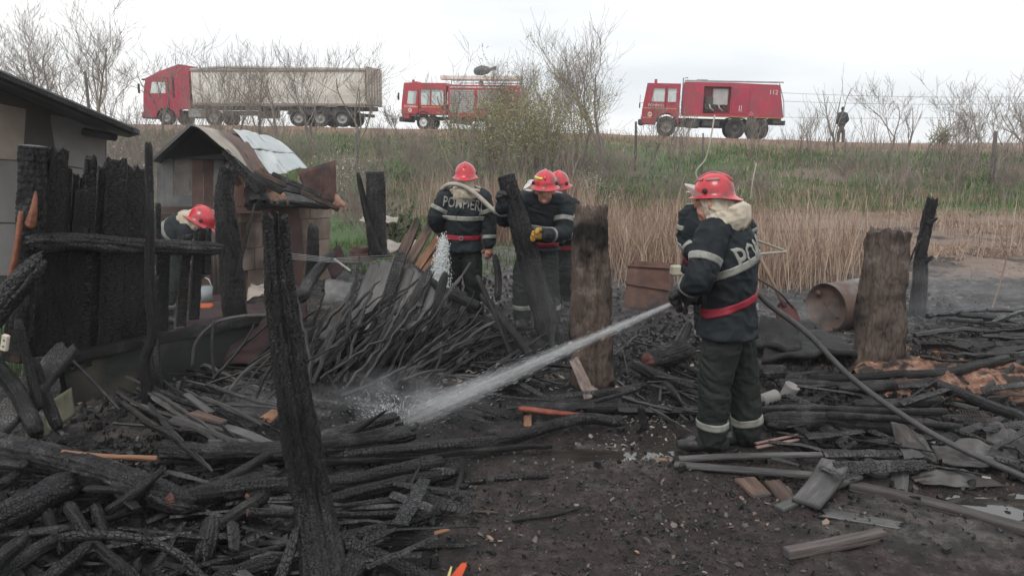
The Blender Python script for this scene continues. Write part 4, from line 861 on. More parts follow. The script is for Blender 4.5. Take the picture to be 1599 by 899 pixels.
    ch = MB(); ch.box((-8.2, 0, 1.15), (11.2, .9, .26)); ch.box((-6.2, 1.05, .8), (2.6, .06, .3)); ch.box((-6.2, 1.05, 1.1), (2.6, .05, .06)); ch.box((-13.3, 0, .75), (.14, 2.3, .2)); ch.box((-7.6, .7, .75), (1.2, .5, .5), bev=.06); ch.build('chassis', CHAS, e)
    for x in (-1.42, -4.4):
        for y in (w - .19, -w + .19): wheel(e, x, y, .51, .34, RIM)
    for x in (-9.6, -10.9, -12.2):
        for y in (w - .21, -w + .21): wheel(e, x, y, .53, .38, RIM)
        MB().tube([(x - .6, w - .2, .72), (x - .42, w - .2, 1.08), (x, w - .2, 1.2), (x + .42, w - .2, 1.08), (x + .6, w - .2, .72)], [.035] * 5, 6, up=(0, 1, 0), radb=[.18] * 5).build('mudguard', CHAS, e)
artic()

# ------------------------------------------------------------------ charred timber builder
def at(px, py, z=0.0):
    """point whose height above the terrain is z"""
    p = G(px, py, z)
    for _ in range(4): p = G(px, py, z + float(H(p[0:1], p[1:2], False)[0]))
    return p
ENDW = mat('cut_wood_end', [(0.3, (0.10, 0.055, 0.035)), (0.7, (0.24, 0.14, 0.09))], scale=20, rough=.8, bump=.5, bscale=80)
ENDR = mat('red_raw_end', [(0.3, (0.04, 0.014, 0.012)), (0.7, (0.15, 0.055, 0.04))], scale=25, rough=.7, bump=.8, bscale=90)
def timber(pts, r0, r1, seed, prof='round', thick=None, up=None, step=None, rough=1.0, ends=('burn', 'burn'), wob=.0, cu=26., cv=20., res=.0075, maxseg=60, crack=.07, taperpow=1.0, lumps=.20, kwflat=1.0):
    """charred log or plank as one dense closed mesh; returns vertices, faces, uv, material index"""
    p0 = np.asarray(pts, float); dist = float(np.mean(p0[:, 1])); r = max(r0, r1)
    res = res * max(1, dist / 5.0); step = step or res * 1.35
    p, t = catmull(p0, step); n = len(p)
    L = np.concatenate([[0], np.cumsum(np.linalg.norm(np.diff(p, axis=0), axis=1))]); Lt = L[-1]
    T, A, B = frames(p, up)
    rng = np.random.RandomState(seed)
    if wob: p = p + A * (wob * fbm(L * 2.2, L * 0 + 1, seed, 3))[:, None] + B * (wob * fbm(L * 2.2, L * 0 + 5, seed + 9, 3))[:, None]
    grv = kwflat
    if prof == 'round':
        seg = int(np.clip(2 * math.pi * r / res, 8, maxseg)); th = np.arange(seg) * 2 * math.pi / seg; pr = np.stack([np.cos(th), np.sin(th)], 1); ra = r0 + (r1 - r0) * t ** taperpow; rb = ra; ra = ra * kwflat; out = pr
    else:
        per = int(np.clip(2 * r / res / 1.2, 4, 18)); q = int(np.clip(2 * (thick or r * .3) / res, 2, 5)); c = .06
        e = [(1, 1), (-1, 1), (-1, -1), (1, -1)]; pr = []
        for k in range(4):
            a, b = np.array(e[k], float), np.array(e[(k + 1) % 4], float); m = q if k % 2 == 0 else per
            for s in np.linspace(c, 1 - c, m): pr.append(a + (b - a) * s)
        pr = np.array(pr); seg = len(pr); th = np.cumsum(np.concatenate([[0], np.linalg.norm(np.diff(pr, axis=0), axis=1)])); th = th / th[-1] * 2 * math.pi * .98
        ra = np.full(n, (thick or r * .3) / 1.0); rb = r0 + (r1 - r0) * t
        out = np.stack([np.sign(pr[:, 0]) * (np.abs(pr[:, 0]) > .93), np.sign(pr[:, 1]) * (np.abs(pr[:, 1]) > .93)], 1) * .6 + pr * .2
    TH = np.tile(th, (n, 1)); LV = np.tile(L[:, None], (1, seg)); peri = 2 * math.pi * r if prof == 'round' else (4 * r + 4 * ra[0]); per_cells = max(3, round(peri * cu))
    U = TH / (2 * math.pi) * per_cells
    ck = cell(U, LV * cv, seed * 1.37, per_cells); crk = np.clip(ck / .16, 0, 1)
    cx, sy = np.cos(TH), np.sin(TH)
    low = fbm(cx * 1.3 + LV * 3.1, sy * 1.3 + 7, seed, 4); mid = fbm(cx * 3 + LV * 9, sy * 3 + LV * 2, seed + 3, 3)
    depth_ = r if prof == 'round' else min(r, ra[0] * 2.2)
    groove = np.clip(1 - np.abs(fbm(cx * 1.8 + 11, sy * 1.8 + LV * .5, seed + 17, 2)) * 9, 0, 1)
    disp = -depth_ * .16 * groove * (prof == 'round') + depth_ * rough * (lumps * low + .10 * mid) - depth_ * crack * (1 - crk) + depth_ * .05 * np.clip(ck, 0, .6)
    V = p[:, None, :] + A[:, None, :] * (pr[None, :, 0:1] * ra[:, None, None] + out[None, :, 0:1] * disp[..., None]) + B[:, None, :] * (pr[None, :, 1:2] * rb[:, None, None] + out[None, :, 1:2] * disp[..., None])
    for side in (0, 1):     # burnt ends: narrowed and ragged
        if ends[side] == 'burn':
            Z = min(Lt * .12, max(.04, r * 1.5)); dd = LV if side == 0 else Lt - LV; k = np.clip(dd / Z, 0, 1); sc = .55 + .45 * k ** .5
            V = p[:, None, :] + (V - p[:, None, :]) * sc[..., None]; V = V + T[:, None, :] * (r * 1.0 * fbm(cx * 1.5 + 3, sy * 1.5, seed + side, 3) * (1 - k))[..., None]
        elif ends[side] == 'jag':
            Z = max(.06, r * 1.6); dd = LV if side == 0 else Lt - LV; k = np.clip(dd / Z, 0, 1); q = (fbm(pr[None, :, 1] * 2.2 + 0 * LV, pr[None, :, 0] * .5 + 0 * LV, seed + side, 4) + .1)
            V = V + T[:, None, :] * ((1 if side else -1) * (min(r, .09) * 1.0) * q * (1 - k))[..., None]
    v = V.reshape(-1, 3); i = np.arange(n - 1)[:, None] * seg; j = np.arange(seg)[None]; j2 = (j + 1) % seg
    f = np.stack([i + j, i + j2, i + seg + j2, i + seg + j], -1).reshape(-1, 4).tolist(); mi = [0] * len(f)
    uv = np.stack([(TH / (2 * math.pi) * peri).ravel(), LV.ravel()], 1)
    for side, b in ((0, 0), (1, (n - 1) * seg)):
        c = v[b:b + seg].mean(0); inner = c + (v[b:b + seg] - c) * .55 + (T[0] if side == 0 else T[-1]) * (r * .12) * (1 if side == 0 else -1) * (0.6 if ends[side] == 'cut' else 1)
        if ends[side] in ('cut', 'raw'): inner = c + (v[b:b + seg] - c) * .55 + (T[0] * -1 if side == 0 else T[-1]) * r * (.04 if ends[side] == 'cut' else .25 + .3 * rng.rand(seg)[:, None])
        o = len(v); v = np.vstack([v, inner, [inner.mean(0)]]); uv = np.vstack([uv, np.full((seg + 1, 2), .01) + uv[b:b + 1]])
        for k in range(seg):
            a, b2 = b + k, b + (k + 1) % seg; q = (a, o + k, o + (k + 1) % seg, b2); tq = (o + k, o + seg, o + (k + 1) % seg)
            f.append(q if side == 0 else q[::-1]); f.append(tq if side == 0 else tq[::-1]); w = 1 if ends[side] in ('cut', 'raw') else 0; mi += [w, w]
    return v, f, uv, mi
_seed = [0]
def log(label, pts, w0, w1=None, m=CHAR, name='charred_log', cat='log', group='charred logs in the foreground', endm=ENDW, raised=None, parent=None, world=False, **kw):
    _seed[0] += 1; w1 = w0 if w1 is None else w1
    p = np.array([q if world else at(*q) for q in pts]); r0, r1 = w0 / 2 * pxm(p[0]), w1 / 2 * pxm(p[-1])
    v, f, uv, mi = timber(p, r0, r1, kw.pop('seed', _seed[0]), **kw); c = p[0].copy() if parent is None else np.zeros(3)
    o = link(name, mesh(name, v - c, f, [m, endm], True, uv, mi), parent, c if parent is None else None)
    if parent is None: tag(o, label, cat, group)
    return o
def plank(label, pts, w0, w1=None, th=.02, m=GREYWOOD, name='board', cat='board', group='loose boards on the ground', up=None, **kw):
    _seed[0] += 1; w1 = w0 if w1 is None else w1; world = kw.pop('world', False); parent = kw.pop('parent', None); endm = kw.pop('endm', BROWNWOOD)
    p = np.array([q if world else at(*q) for q in pts]); r0, r1 = w0 / 2 * pxm(p[0]), w1 / 2 * pxm(p[-1])
    v, f, uv, mi = timber(p, r0, r1, kw.pop('seed', _seed[0]), prof='rect', thick=th, up=(0, 0, 1) if up is None else up, ends=kw.pop('ends', ('jag', 'jag')), lumps=kw.pop('lumps', .12), crack=kw.pop('crack', .04), **kw)
    c = p[0].copy() if parent is None else np.zeros(3)
    o = link(name, mesh(name, v - c, f, [m, endm], True, uv, mi), parent, c if parent is None else None)
    if parent is None: tag(o, label, cat, group)
    return o

# ------------------------------------------------------------------ foreground: the big charred post
FG = 'charred logs in the foreground'
v = [G(508, 930), P(492, 800, 3.86), P(462, 640, 3.9), P(440, 480, 3.92), P(430, 345, 3.95)]
log('tall charred post leaning left in the foreground', v, 74, 40, CHARF, 'charred_post', 'post', 'standing charred posts', world=True, ends=('cut', 'jag'), endm=CHAR, cu=20, cv=40, rough=.8, crack=.05, lumps=.32, maxseg=90)
logs = [
 # label, points (px, py, height), width start, width end, options
 ('thick charred log with squared left end behind the leaning post', [(250, 708, .13), (340, 710, .13), (450, 703, .15), (560, 690, .15), (645, 675, .13)], 36, 27, dict(ends=('cut', 'burn'), endm=CHAR)),
 ('charred side branch ending in a point above the thick log', [(520, 690, .16), (560, 668, .24), (600, 640, .40)], 13, 4, dict(name='charred_branch', cat='branch')),
 ('long bent charred branch running right from the leaning post to the red board', [(500, 715, .08), (640, 703, .10), (760, 690, .10), (830, 672, .10), (905, 654, .12), (975, 657, .10)], 22, 18, {}),
 ('thin checked pole below the long bent branch', [(500, 722, .07), (640, 712, .07), (760, 702, .07), (862, 696, .05)], 13, 9, dict(name='charred_pole', cat='pole')),
 ('thick checked log with a brown sawn end left of the leaning post', [(352, 762, .14), (440, 757, .13), (560, 748, .12), (692, 722, .10)], 27, 24, dict(ends=('cut', 'burn'))),
 ('charred log under the thick checked log right of the leaning post', [(515, 782, .08), (600, 762, .08), (715, 735, .05)], 25, 18, {}),
 ('pole with bright cracked bark ending beside the forked stick', [(535, 792, .06), (640, 778, .06), (732, 758, .04)], 14, 11, dict(name='charred_pole', cat='pole')),
 ('checked pole with raw red left end beneath the sawn log', [(388, 803, .10), (470, 800, .09), (570, 803, .06), (690, 793, .04)], 16, 12, dict(ends=('raw', 'burn'), endm=ENDR, name='charred_pole', cat='pole')),
 ('flat checked log right of the leaning post base', [(520, 846, .05), (600, 828, .05), (692, 800, .05)], 26, 18, {}),
 ('thick grey-black log running to the bottom edge right of the post', [(528, 842, .12), (590, 868, .08), (690, 915, .05)], 30, 24, {}),
 ('big checked log end at the foot of the leaning post', [(560, 870, .05), (545, 900, .05), (530, 950, .03)], 42, 46, dict(ends=('cut', 'cut'), endm=CHAR)),
 ('pale brown limb leaning against the left of the leaning post', [(432, 925, .02), (448, 870, .12), (462, 822, .22)], 26, 14, dict(m=CHARG, name='scorched_limb', cat='branch')),
 ('forked charred stick right of the log heap', [(700, 790, .03), (712, 762, .06), (720, 722, .05)], 11, 7, dict(name='charred_branch', cat='branch')),
 ('straight thin stick lying in the mud right of the forked stick', [(715, 752, .02), (780, 748, .02), (858, 745, .02)], 10, 6, dict(name='charred_stick', cat='stick')),
 ('short dark stick lying alone in the middle of the mud', [(800, 812, .015), (850, 806, .015), (908, 796, .015)], 8, 4, dict(name='charred_stick', cat='stick')),
 ('short charred stick below the log heap in the mud', [(632, 856, .02), (680, 856, .02), (728, 853, .02)], 11, 7, dict(name='charred_stick', cat='stick')),
 ('huge checked beam crossing the lower left corner', [(-30, 690, .22), (60, 712, .22), (160, 742, .18), (300, 790, .12)], 50, 40, {}),
 ('thick log lying across the left edge under the huge beam', [(-40, 825, .16), (40, 790, .18), (118, 752, .16)], 52, 44, dict(ends=('cut', 'burn'), endm=CHAR)),
 ('second end of the huge beam, checked, beneath the sawn log', [(150, 735, .10), (240, 765, .08), (330, 795, .05)], 36, 34, {}),
 ('narrow checked pole propped over the huge beam', [(165, 805, .10), (210, 770, .20), (256, 732, .28)], 17, 11, dict(name='charred_pole', cat='pole')),
 ('checked squared pole propped against the sawn log', [(300, 790, .08), (360, 745, .16), (420, 705, .24)], 17, 14, dict(name='charred_pole', cat='pole')),
 ('charred log with a raw orange left tip below the sawn log', [(268, 782, .14), (330, 768, .13), (430, 742, .10)], 30, 36, dict(ends=('raw', 'burn'), endm=ENDR)),
 ('stub with a round pale sawn end near the lower left heap', [(340, 825, .08), (375, 800, .09), (425, 765, .08)], 20, 24, dict(ends=('cut', 'burn'), endm=RAW)),
 ('stub with a raw pink end pointing at the viewer', [(386, 772, .12), (420, 762, .12), (470, 750, .1)], 14, 16, dict(ends=('raw', 'burn'), endm=ENDR)),
 ('curved branch dropping from the heap to the bottom left', [(70, 790, .12), (88, 830, .12), (100, 860, .08)], 18, 14, dict(name='charred_branch', cat='branch')),
 ('bent thick branch dropping past the curved one', [(110, 785, .16), (125, 815, .16), (150, 850, .1), (215, 905, .08)], 20, 20, dict(name='charred_branch', cat='branch')),
 ('long curved branch arching through the lower left heap', [(90, 840, .2), (160, 836, .22), (230, 845, .2), (280, 868, .14), (335, 920, .06)], 15, 14, dict(name='charred_branch', cat='branch')),
 ('short crooked branch in the dark hollow of the lower left heap', [(150, 790, .14), (165, 830, .12), (190, 860, .08)], 17, 12, dict(name='charred_branch', cat='branch')),
 ('dark pole from the left edge across the hollow', [(-20, 838, .1), (60, 832, .12), (130, 822, .12)], 16, 14, dict(name='charred_pole', cat='pole')),
 ('checked split log with a brown inner face at the bottom left', [(-25, 912, .1), (40, 868, .12), (98, 842, .1)], 34, 22, dict(m=CHARB)),
 ('smooth black log in the bottom left corner', [(50, 930, .08), (105, 880, .1), (150, 845, .1)], 28, 22, {}),
 ('pole running from the leaning post down to the bottom left', [(250, 905, .05), (330, 880, .06), (445, 850, .07)], 15, 12, dict(name='charred_pole', cat='pole')),
 ('broad checked slab at the bottom edge left of the pale limb', [(330, 915, .03), (390, 890, .05), (450, 872, .06)], 34, 26, {}),
 ('flat charred slab standing on edge in the lower heap', [(312, 880, .04), (322, 845, .1), (330, 812, .12)], 34, 26, {}),
 ('dark rounded log at the left edge above the corner', [(-30, 905, .2), (0, 870, .2), (40, 842, .18)], 26, 20, {}),
 ('charred pole at the left edge below the diagonal boards', [(-30, 720, .3), (30, 728, .28), (38, 722, .28)], 16, 14, dict(name='charred_pole', cat='pole')),
 ('short log behind the huge beam', [(-10, 760, .22), (20, 745, .24), (38, 720, .24)], 22, 14, {}),
 ('thin black pole beneath the long curved branch', [(220, 860, .08), (300, 850, .06), (380, 842, .05)], 10, 9, dict(name='charred_pole', cat='pole')),
 ('pole with fine cracks just right of the huge beam', [(130, 762, .2), (200, 768, .16), (265, 786, .1)], 13, 11, dict(name='charred_pole', cat='pole')),
 ('rough log lying behind the thick squared log', [(470, 700, .12), (540, 672, .14), (620, 652, .1)], 26, 16, dict(m=CHARG)),
 # right side
 ('large charred trunk lying behind the boots of the hose holder', [(1190, 660, .10), (1280, 660, .10), (1400, 672, .10)], 34, 30, dict(group='charred logs on the right')),
 ('long straight pole lying along the large trunk', [(1188, 637, .14), (1300, 639, .14), (1480, 645, .13)], 13, 12, dict(name='charred_pole', cat='pole', group='charred logs on the right')),
 ('second long pole over the grey metal sheets', [(1290, 648, .2), (1400, 655, .18), (1500, 668, .14)], 12, 10, dict(name='charred_pole', cat='pole', group='charred logs on the right')),
 ('short thick log under the boots angling down right', [(1195, 650, .05), (1240, 672, .05), (1270, 700, .04)], 26, 24, dict(group='charred logs on the right')),
 ('thin rod lying in front of the large trunk', [(1262, 695, .03), (1340, 700, .03), (1415, 712, .03)], 9, 7, dict(name='charred_pole', cat='pole', group='charred logs on the right')),
 ('black pole slanting over the sheets to the right edge', [(1440, 655, .14), (1500, 675, .12), (1565, 700, .1)], 12, 10, dict(name='charred_pole', cat='pole', group='charred logs on the right')),
 ('dark beam slanting down to the right edge below the orange earth', [(1455, 598, .1), (1530, 625, .1), (1640, 672, .08)], 16, 18, dict(group='charred logs on the right')),
 ('black twisted branch lying over the orange earth from the right edge', [(1660, 545, .14), (1590, 556, .16), (1530, 570, .14), (1480, 582, .1), (1400, 585, .1), (1330, 590, .1), (1260, 588, .06)], 14, 12, dict(name='charred_branch', cat='branch', group='charred logs on the right')),
 ('charred beam with a glowing orange broken end under the right post', [(1310, 605, .08), (1380, 602, .08), (1450, 600, .08)], 20, 18, dict(ends=('burn', 'raw'), endm=RAW, m=CHARB, group='charred logs on the right')),
 ('checked beam with a pale split end in front of the orange earth', [(1330, 632, .08), (1400, 628, .08), (1470, 624, .08)], 20, 16, dict(ends=('burn', 'raw'), endm=RAW, group='charred logs on the right')),
 ('wet black trunk section left of the barrel', [(1190, 582, .1), (1228, 580, .1)], 26, 16, dict(m=CHARG, group='charred logs on the right')),
 # centre right
 ('stout log with a raw red end left of the hose holder', [(1012, 563, .16), (1040, 556, .16), (1074, 545, .15)], 30, 34, dict(ends=('raw', 'burn'), endm=ENDR, group='charred logs beside the brown post')),
 ('checked log running from the brown post towards the hose holder', [(985, 568, .12), (1030, 588, .1), (1090, 608, .08)], 17, 21, dict(group='charred logs beside the brown post')),
 ('charred branch behind the hose holder legs', [(1058, 545, .2), (1070, 520, .24), (1078, 505, .25)], 18, 14, dict(name='charred_branch', cat='branch', group='charred logs beside the brown post')),
 ('long half-burnt beam lying left of the boots', [(912, 640, .08), (980, 638, .08), (1085, 645, .08)], 18, 15, dict(m=CHARB, group='charred logs beside the brown post')),
 ('thin charred branch rising to the foot of the brown post', [(890, 640, .1), (945, 622, .12), (1000, 604, .12)], 9, 7, dict(name='charred_branch', cat='branch', group='charred logs beside the brown post')),
 ('curved branch at the foot of the brown post', [(925, 618, .08), (970, 608, .12), (1010, 600, .12)], 14, 10, dict(name='charred_branch', cat='branch', group='charred logs beside the brown post')),
 ('charred branch leaning down from the checked log', [(1035, 600, .08), (1062, 625, .04), (1075, 640, .03)], 14, 11, dict(name='charred_branch', cat='branch', group='charred logs beside the brown post')),
 ('upright burnt peg standing by the puddle', [(1003, 672, .0), (1001, 650, .10), (1000, 634, .18)], 13, 12, dict(name='charred_peg', cat='peg', group='charred logs beside the brown post')),
]
for lab, pts, w0, w1, kw in logs:
    kw = dict(kw); kw.setdefault('wob', .02); log(lab, pts, w0, w1, **kw)
log('orange stripped stick poking out of the thick squared log', [(97, 705, .28), (150, 710, .25), (245, 715, .20)], 8, 9, RAW, 'stripped_stick', 'stick', None, ends=('raw', 'cut'), endm=RAW, wob=.01, crack=0)
plank('red scorched board with a burnt tip near the landing water', [(812, 637, .12), (860, 643, .12), (905, 648, .10)], 14, 10, .012, REDWOOD, 'scorched_board', group='scorched red and orange pieces')
plank('small orange block under the red scorched board', [(824, 650, .05), (824, 668, .02)], 12, 12, .015, RAW, 'wood_block', 'block', group='scorched red and orange pieces', up=(0, -1, .2))

FLKBLK = mat('black_burnt_foam', [(0.3, (0.004, 0.004, 0.004)), (0.6, (0.012, 0.012, 0.012)), (0.8, (0.03, 0.03, 0.03))], scale=9, rough=.75, bump=.9, bscale=40)
# ------------------------------------------------------------------ standing posts
SP = 'standing charred posts'
b = G(922, 600); d = b[1]
POSTB = mat('scorched_concrete', [(0.25, (0.075, 0.050, 0.038)), (0.5, (0.145, 0.098, 0.075)), (0.75, (0.24, 0.175, 0.14))], scale=3.5, rough=.85, bump=.6, bscale=35, grime=((0.03, 0.027, 0.026), 2.2, .52, .66))
def post(label, base, mid, top, dd, w0, w1, m, th, name='post', up=(0, 1, 0), ends=('cut', 'jag'), group=SP, **kw):
    pts = [P(base[0], base[1], dd)] + [P(q[0], q[1], dd) for q in mid] + [P(top[0], top[1], dd)]
    pts[0][2] = min(pts[0][2], Hs(pts[0][0], pts[0][1])) - .08
    return log(label, pts, w0, w1, m, name, 'post', group, m, up=up, ends=ends, world=True, kwflat=.62, **kw)
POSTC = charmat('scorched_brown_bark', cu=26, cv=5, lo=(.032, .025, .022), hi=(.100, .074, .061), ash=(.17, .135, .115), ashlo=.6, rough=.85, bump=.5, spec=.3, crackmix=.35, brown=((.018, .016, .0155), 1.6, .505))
mat('scorched_brown_trunk', [(0.25, (0.055, 0.038, 0.031)), (0.5, (0.12, 0.080, 0.062)), (0.75, (0.21, 0.15, 0.12))], scale=5, rough=.8, bump=.8, bscale=45, stretch=(1.6, 1.6, .5), grime=((0.022, 0.019, 0.018), 1.6, .40, .66))
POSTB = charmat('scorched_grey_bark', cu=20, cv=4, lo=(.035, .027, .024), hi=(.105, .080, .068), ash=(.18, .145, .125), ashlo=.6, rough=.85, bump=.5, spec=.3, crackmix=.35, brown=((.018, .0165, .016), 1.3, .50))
mat('scorched_grey_trunk', [(0.25, (0.05, 0.038, 0.033)), (0.5, (0.115, 0.088, 0.075)), (0.75, (0.20, 0.155, 0.13))], scale=5, rough=.8, bump=.8, bscale=45, stretch=(1.6, 1.6, .5), grime=((0.024, 0.021, 0.020), 1.4, .38, .66))
post('broad rust-brown post with a jagged top beside the water jet', (924, 604), [(922, 450)], (924, 328), d, 68, 54, POSTC, .11, 'burnt_post', lumps=.2, crack=.015, cu=12, cv=3)
b2 = G(1370, 586); d2 = b2[1]
post('broad grey-brown post with a broken top right of the oil drum', (1369, 588), [(1378, 460)], (1388, 362), d2, 80, 66, POSTB, .13, 'burnt_post', lumps=.16, crack=.015, cu=10, cv=2.5)
log('slim charred trunk with short stubs behind the right broken post', [P(1434, 497, 9.7), P(1437, 400, 9.7), P(1455, 312, 9.7)], 28, 12, CHAR, 'burnt_tree_post', 'post', SP, world=True, ends=('cut', 'jag'), lumps=.4)
log('short stub fork beside the slim charred trunk', [P(1448, 350, 9.65), P(1463, 341, 9.6)], 9, 5, CHAR, 'charred_branch', 'branch', None, world=True)
log('second stub on the right of the slim charred trunk', [P(1444, 410, 9.65), P(1457, 400, 9.6)], 9, 4, CHAR, 'charred_branch', 'branch', None, world=True)
log('thin twig leaning against the slim charred trunk', [P(1420, 410, 9.6), P(1430, 385, 9.6), P(1440, 372, 9.62)], 3, 3, CHAR, 'charred_branch', 'branch', None, world=True)
log('tall thick charred post left of the foreground post', [P(372, 560, 7.4), P(360, 420, 7.4), P(352, 300, 7.4), P(354, 262, 7.4)], 40, 24, CHAR, 'charred_post', 'post', SP, world=True, ends=('cut', 'jag'), wob=.03)
log('thin blackened stake leaning beside the tall thick post', [P(368, 440, 7.3), P(388, 360, 7.4), P(398, 318, 7.5)], 6, 3, CHAR, 'charred_stick', 'stick', None, world=True)
log('charred stump with a squared top before the blossoming shrub', [P(590, 400, 11), P(588, 330, 11), P(586, 268, 11)], 30, 28, CHARG, 'charred_stump', 'post', SP, world=True, ends=('cut', 'cut'), endm=CHARG)
log('thin charred stake leaning against the squared stump', [P(590, 400, 10.8), P(572, 330, 10.9), P(559, 270, 11)], 14, 7, CHAR, 'charred_stake', 'stake', None, world=True)
log('short charred upright before the rusty heap', [P(486, 440, 9.6), P(489, 390, 9.6), P(489, 352, 9.6)], 20, 17, CHAR, 'charred_post', 'post', SP, world=True, ends=('cut', 'burn'))
log('thick checked beam leaning beside the foreground post', [P(468, 468, 7.6), P(490, 430, 8.2), P(520, 395, 8.6)], 22, 14, CHAR, 'charred_beam', 'beam', None, world=True)
log('tall thin checked pole rising in front of the black plank fence', [P(232, 655, 5.7), P(228, 600, 5.7), P(226, 560, 5.7), P(238, 520, 5.7), P(233, 450, 5.7), P(234, 340, 5.72), P(231, 222, 5.75)], 17, 12, CHAR, 'charred_pole', 'pole', None, world=True, ends=('cut', 'burn'), cv=28)
log('second crooked pole behind the tall thin one', [P(262, 640, 5.9), P(246, 580, 5.9), P(243, 520, 6.0), P(244, 430, 6.05)], 14, 10, CHAR, 'charred_pole', 'pole', None, world=True)

# ------------------------------------------------------------------ black plank fence with its rail, sill and low wall
FX0, FX1 = np.array(P(55, 540, 5.95)), np.array(P(440, 500, 7.6))
def fl(px):   # distance of the fence line at a picture column
    t = (px - 55) / 385.0; return 5.95 + (7.6 - 5.95) * t
fence = empty('plank_fence', tuple(FX0 * (1, 1, 0)), 'black burnt plank fence with ragged tops at the left', 'fence')
fb = FX0 * (1, 1, 0)
planks = [((70, 545), (93, 236), 36, 27), ((100, 545), (118, 272), 14, 8), ((108, 545), (130, 300), 26, 20), ((112, 545), (127, 277), 12, 6), ((122, 545), (142, 246), 30, 17), ((146, 540), (160, 262), 24, 13), ((168, 536), (181, 253), 36, 32), ((200, 532), (213, 264), 34, 30),
          ((92, 545), (106, 262), 16, 12), ((224, 530), (228, 325), 24, 14), ((248, 520), (247, 318), 8, 6), ((254, 515), (258, 376), 14, 18), ((282, 500), (293, 368), 14, 14), ((302, 490), (312, 358), 16, 16), ((322, 420), (324, 357), 12, 10)]
nrm = np.cross(FX1 - FX0, (0, 0, 1.)); nrm /= np.linalg.norm(nrm)
for k, (a, c, w0, w1) in enumerate(planks):
    d0 = fl(a[0]) + (.02 if k % 2 else -.02); _seed[0] += 1
    p = np.array([P(a[0], a[1], d0), P((a[0] + c[0]) / 2, (a[1] + c[1]) / 2, d0), P(c[0], c[1], d0)]); p[0][2] -= .05
    v, f, uv, mi = timber(p, w0 / 2 * pxm(p[0]), w1 / 2 * pxm(p[-1]), 500 + k, prof='rect', thick=.020, up=nrm, ends=('cut', 'jag'), lumps=.25, crack=.18, cu=16, cv=46, rough=.9)
    link('plank', mesh('plank', v - fb, f, [CHARP, CHARP], True, uv, mi), fence)
p = np.array([P(42, 380, fl(42) - .16), P(130, 378, fl(130) - .16), P(215, 384, fl(215) - .15), P(345, 389, fl(345) - .14)])
v, f, uv, mi = timber(p, .072, .06, 530, lumps=.25, ends=('burn', 'burn')); link('rail', mesh('rail', v - fb, f, [CHARG, CHAR], True, uv, mi), fence)
p = np.array([P(50, 572, fl(50) - .1), P(150, 550, fl(150) - .08), P(250, 528, fl(250) - .08), P(435, 492, fl(435) - .08)])
v, f, uv, mi = timber(p, .045, .04, 531, prof='rect', thick=.045, up=(0, 0, 1), ends=('burn', 'burn')); link('sill_beam', mesh('sill_beam', v - fb, f, [CHAR, CHAR], True, uv, mi), fence)
p = p + np.array((0, .06, -.085)); v, f, uv, mi = timber(p, .03, .03, 532, prof='rect', thick=.02, up=(0, 0, 1), ends=('burn', 'burn')); link('lower_beam', mesh('lower_beam', v - fb, f, [CHARG, CHAR], True, uv, mi), fence)
# red-brown corner post
cp = [P(28, 560, 5.9), P(45, 420, 5.9), P(52, 300, 5.9), P(52, 228, 5.9)]
log('thick charred corner post with a bare orange patch at the left end of the fence', cp, 44, 42, CHARB, 'corner_post', 'post', SP, world=True, ends=('cut', 'cut'), endm=CHAR, lumps=.22)
RB = mat('bared_red_wood', [(0.3, (0.13, 0.045, 0.025)), (0.6, (0.27, 0.10, 0.055)), (0.8, (0.36, 0.15, 0.09))], scale=14, rough=.6, bump=.6, bscale=70)
log('strip of bared orange-red wood on the corner post', [P(47, 357, 5.73), P(53, 330, 5.72), P(56, 302, 5.73)], 17, 5, RB, 'bared_wood_strip', 'wood strip', None, world=True, lumps=.3)
log('long splinter of reddish unburnt wood along the left of the corner post', [P(15, 440, 5.75), P(26, 390, 5.74), P(33, 330, 5.76)], 9, 8, RB, 'wood_splinter', 'splinter', None, world=True)
# low rendered wall under the sill
wm = mat('sooty_render', [(0.3, (0.007, 0.008, 0.008)), (0.55, (0.019, 0.021, 0.020)), (0.8, (0.05, 0.047, 0.04))], scale=1.5, rough=.8, bump=.5, bscale=30, grime=((0.075, 0.065, 0.05), 1.3, .62, .72))
a, c = P(95, 560, fl(95)), P(425, 505, fl(425)); n_ = 40; rows = 12; vv = []
for s in (0, 1):
    for j in range(rows + 1):
        for i in range(n_ + 1):
            t = i / n_; q = a + (c - a) * t; top = .42 + .0 * t; z = Hs(q[0], q[1]) - .1 + (top + .1) * j / rows; q = q + nrm * ((-.0 if s else .0)) ; off = (.05 if s == 0 else -.07); w_ = nrm if nrm[1] < 0 else -nrm
            vv.append((q[0] + w_[0] * off, q[1] + w_[1] * off + .012 * float(vn2(np.array([i * .7]), np.array([j * .7]), 3)[0]), z))
W1 = n_ + 1; S1 = W1 * (rows + 1); ff = []
for s in (0, 1):
    for j in range(rows):
        for i in range(n_):
            q = (s * S1 + j * W1 + i, s * S1 + j * W1 + i + 1, s * S1 + (j + 1) * W1 + i + 1, s * S1 + (j + 1) * W1 + i); ff.append(q if s == 0 else q[::-1])
for i in range(n_): j = rows; ff.append((j * W1 + i, j * W1 + i + 1, S1 + j * W1 + i + 1, S1 + j * W1 + i))
tag(link('low_wall', mesh('low_wall', vv, ff, wm, True)), 'low sooty rendered wall below the black plank fence', 'wall')
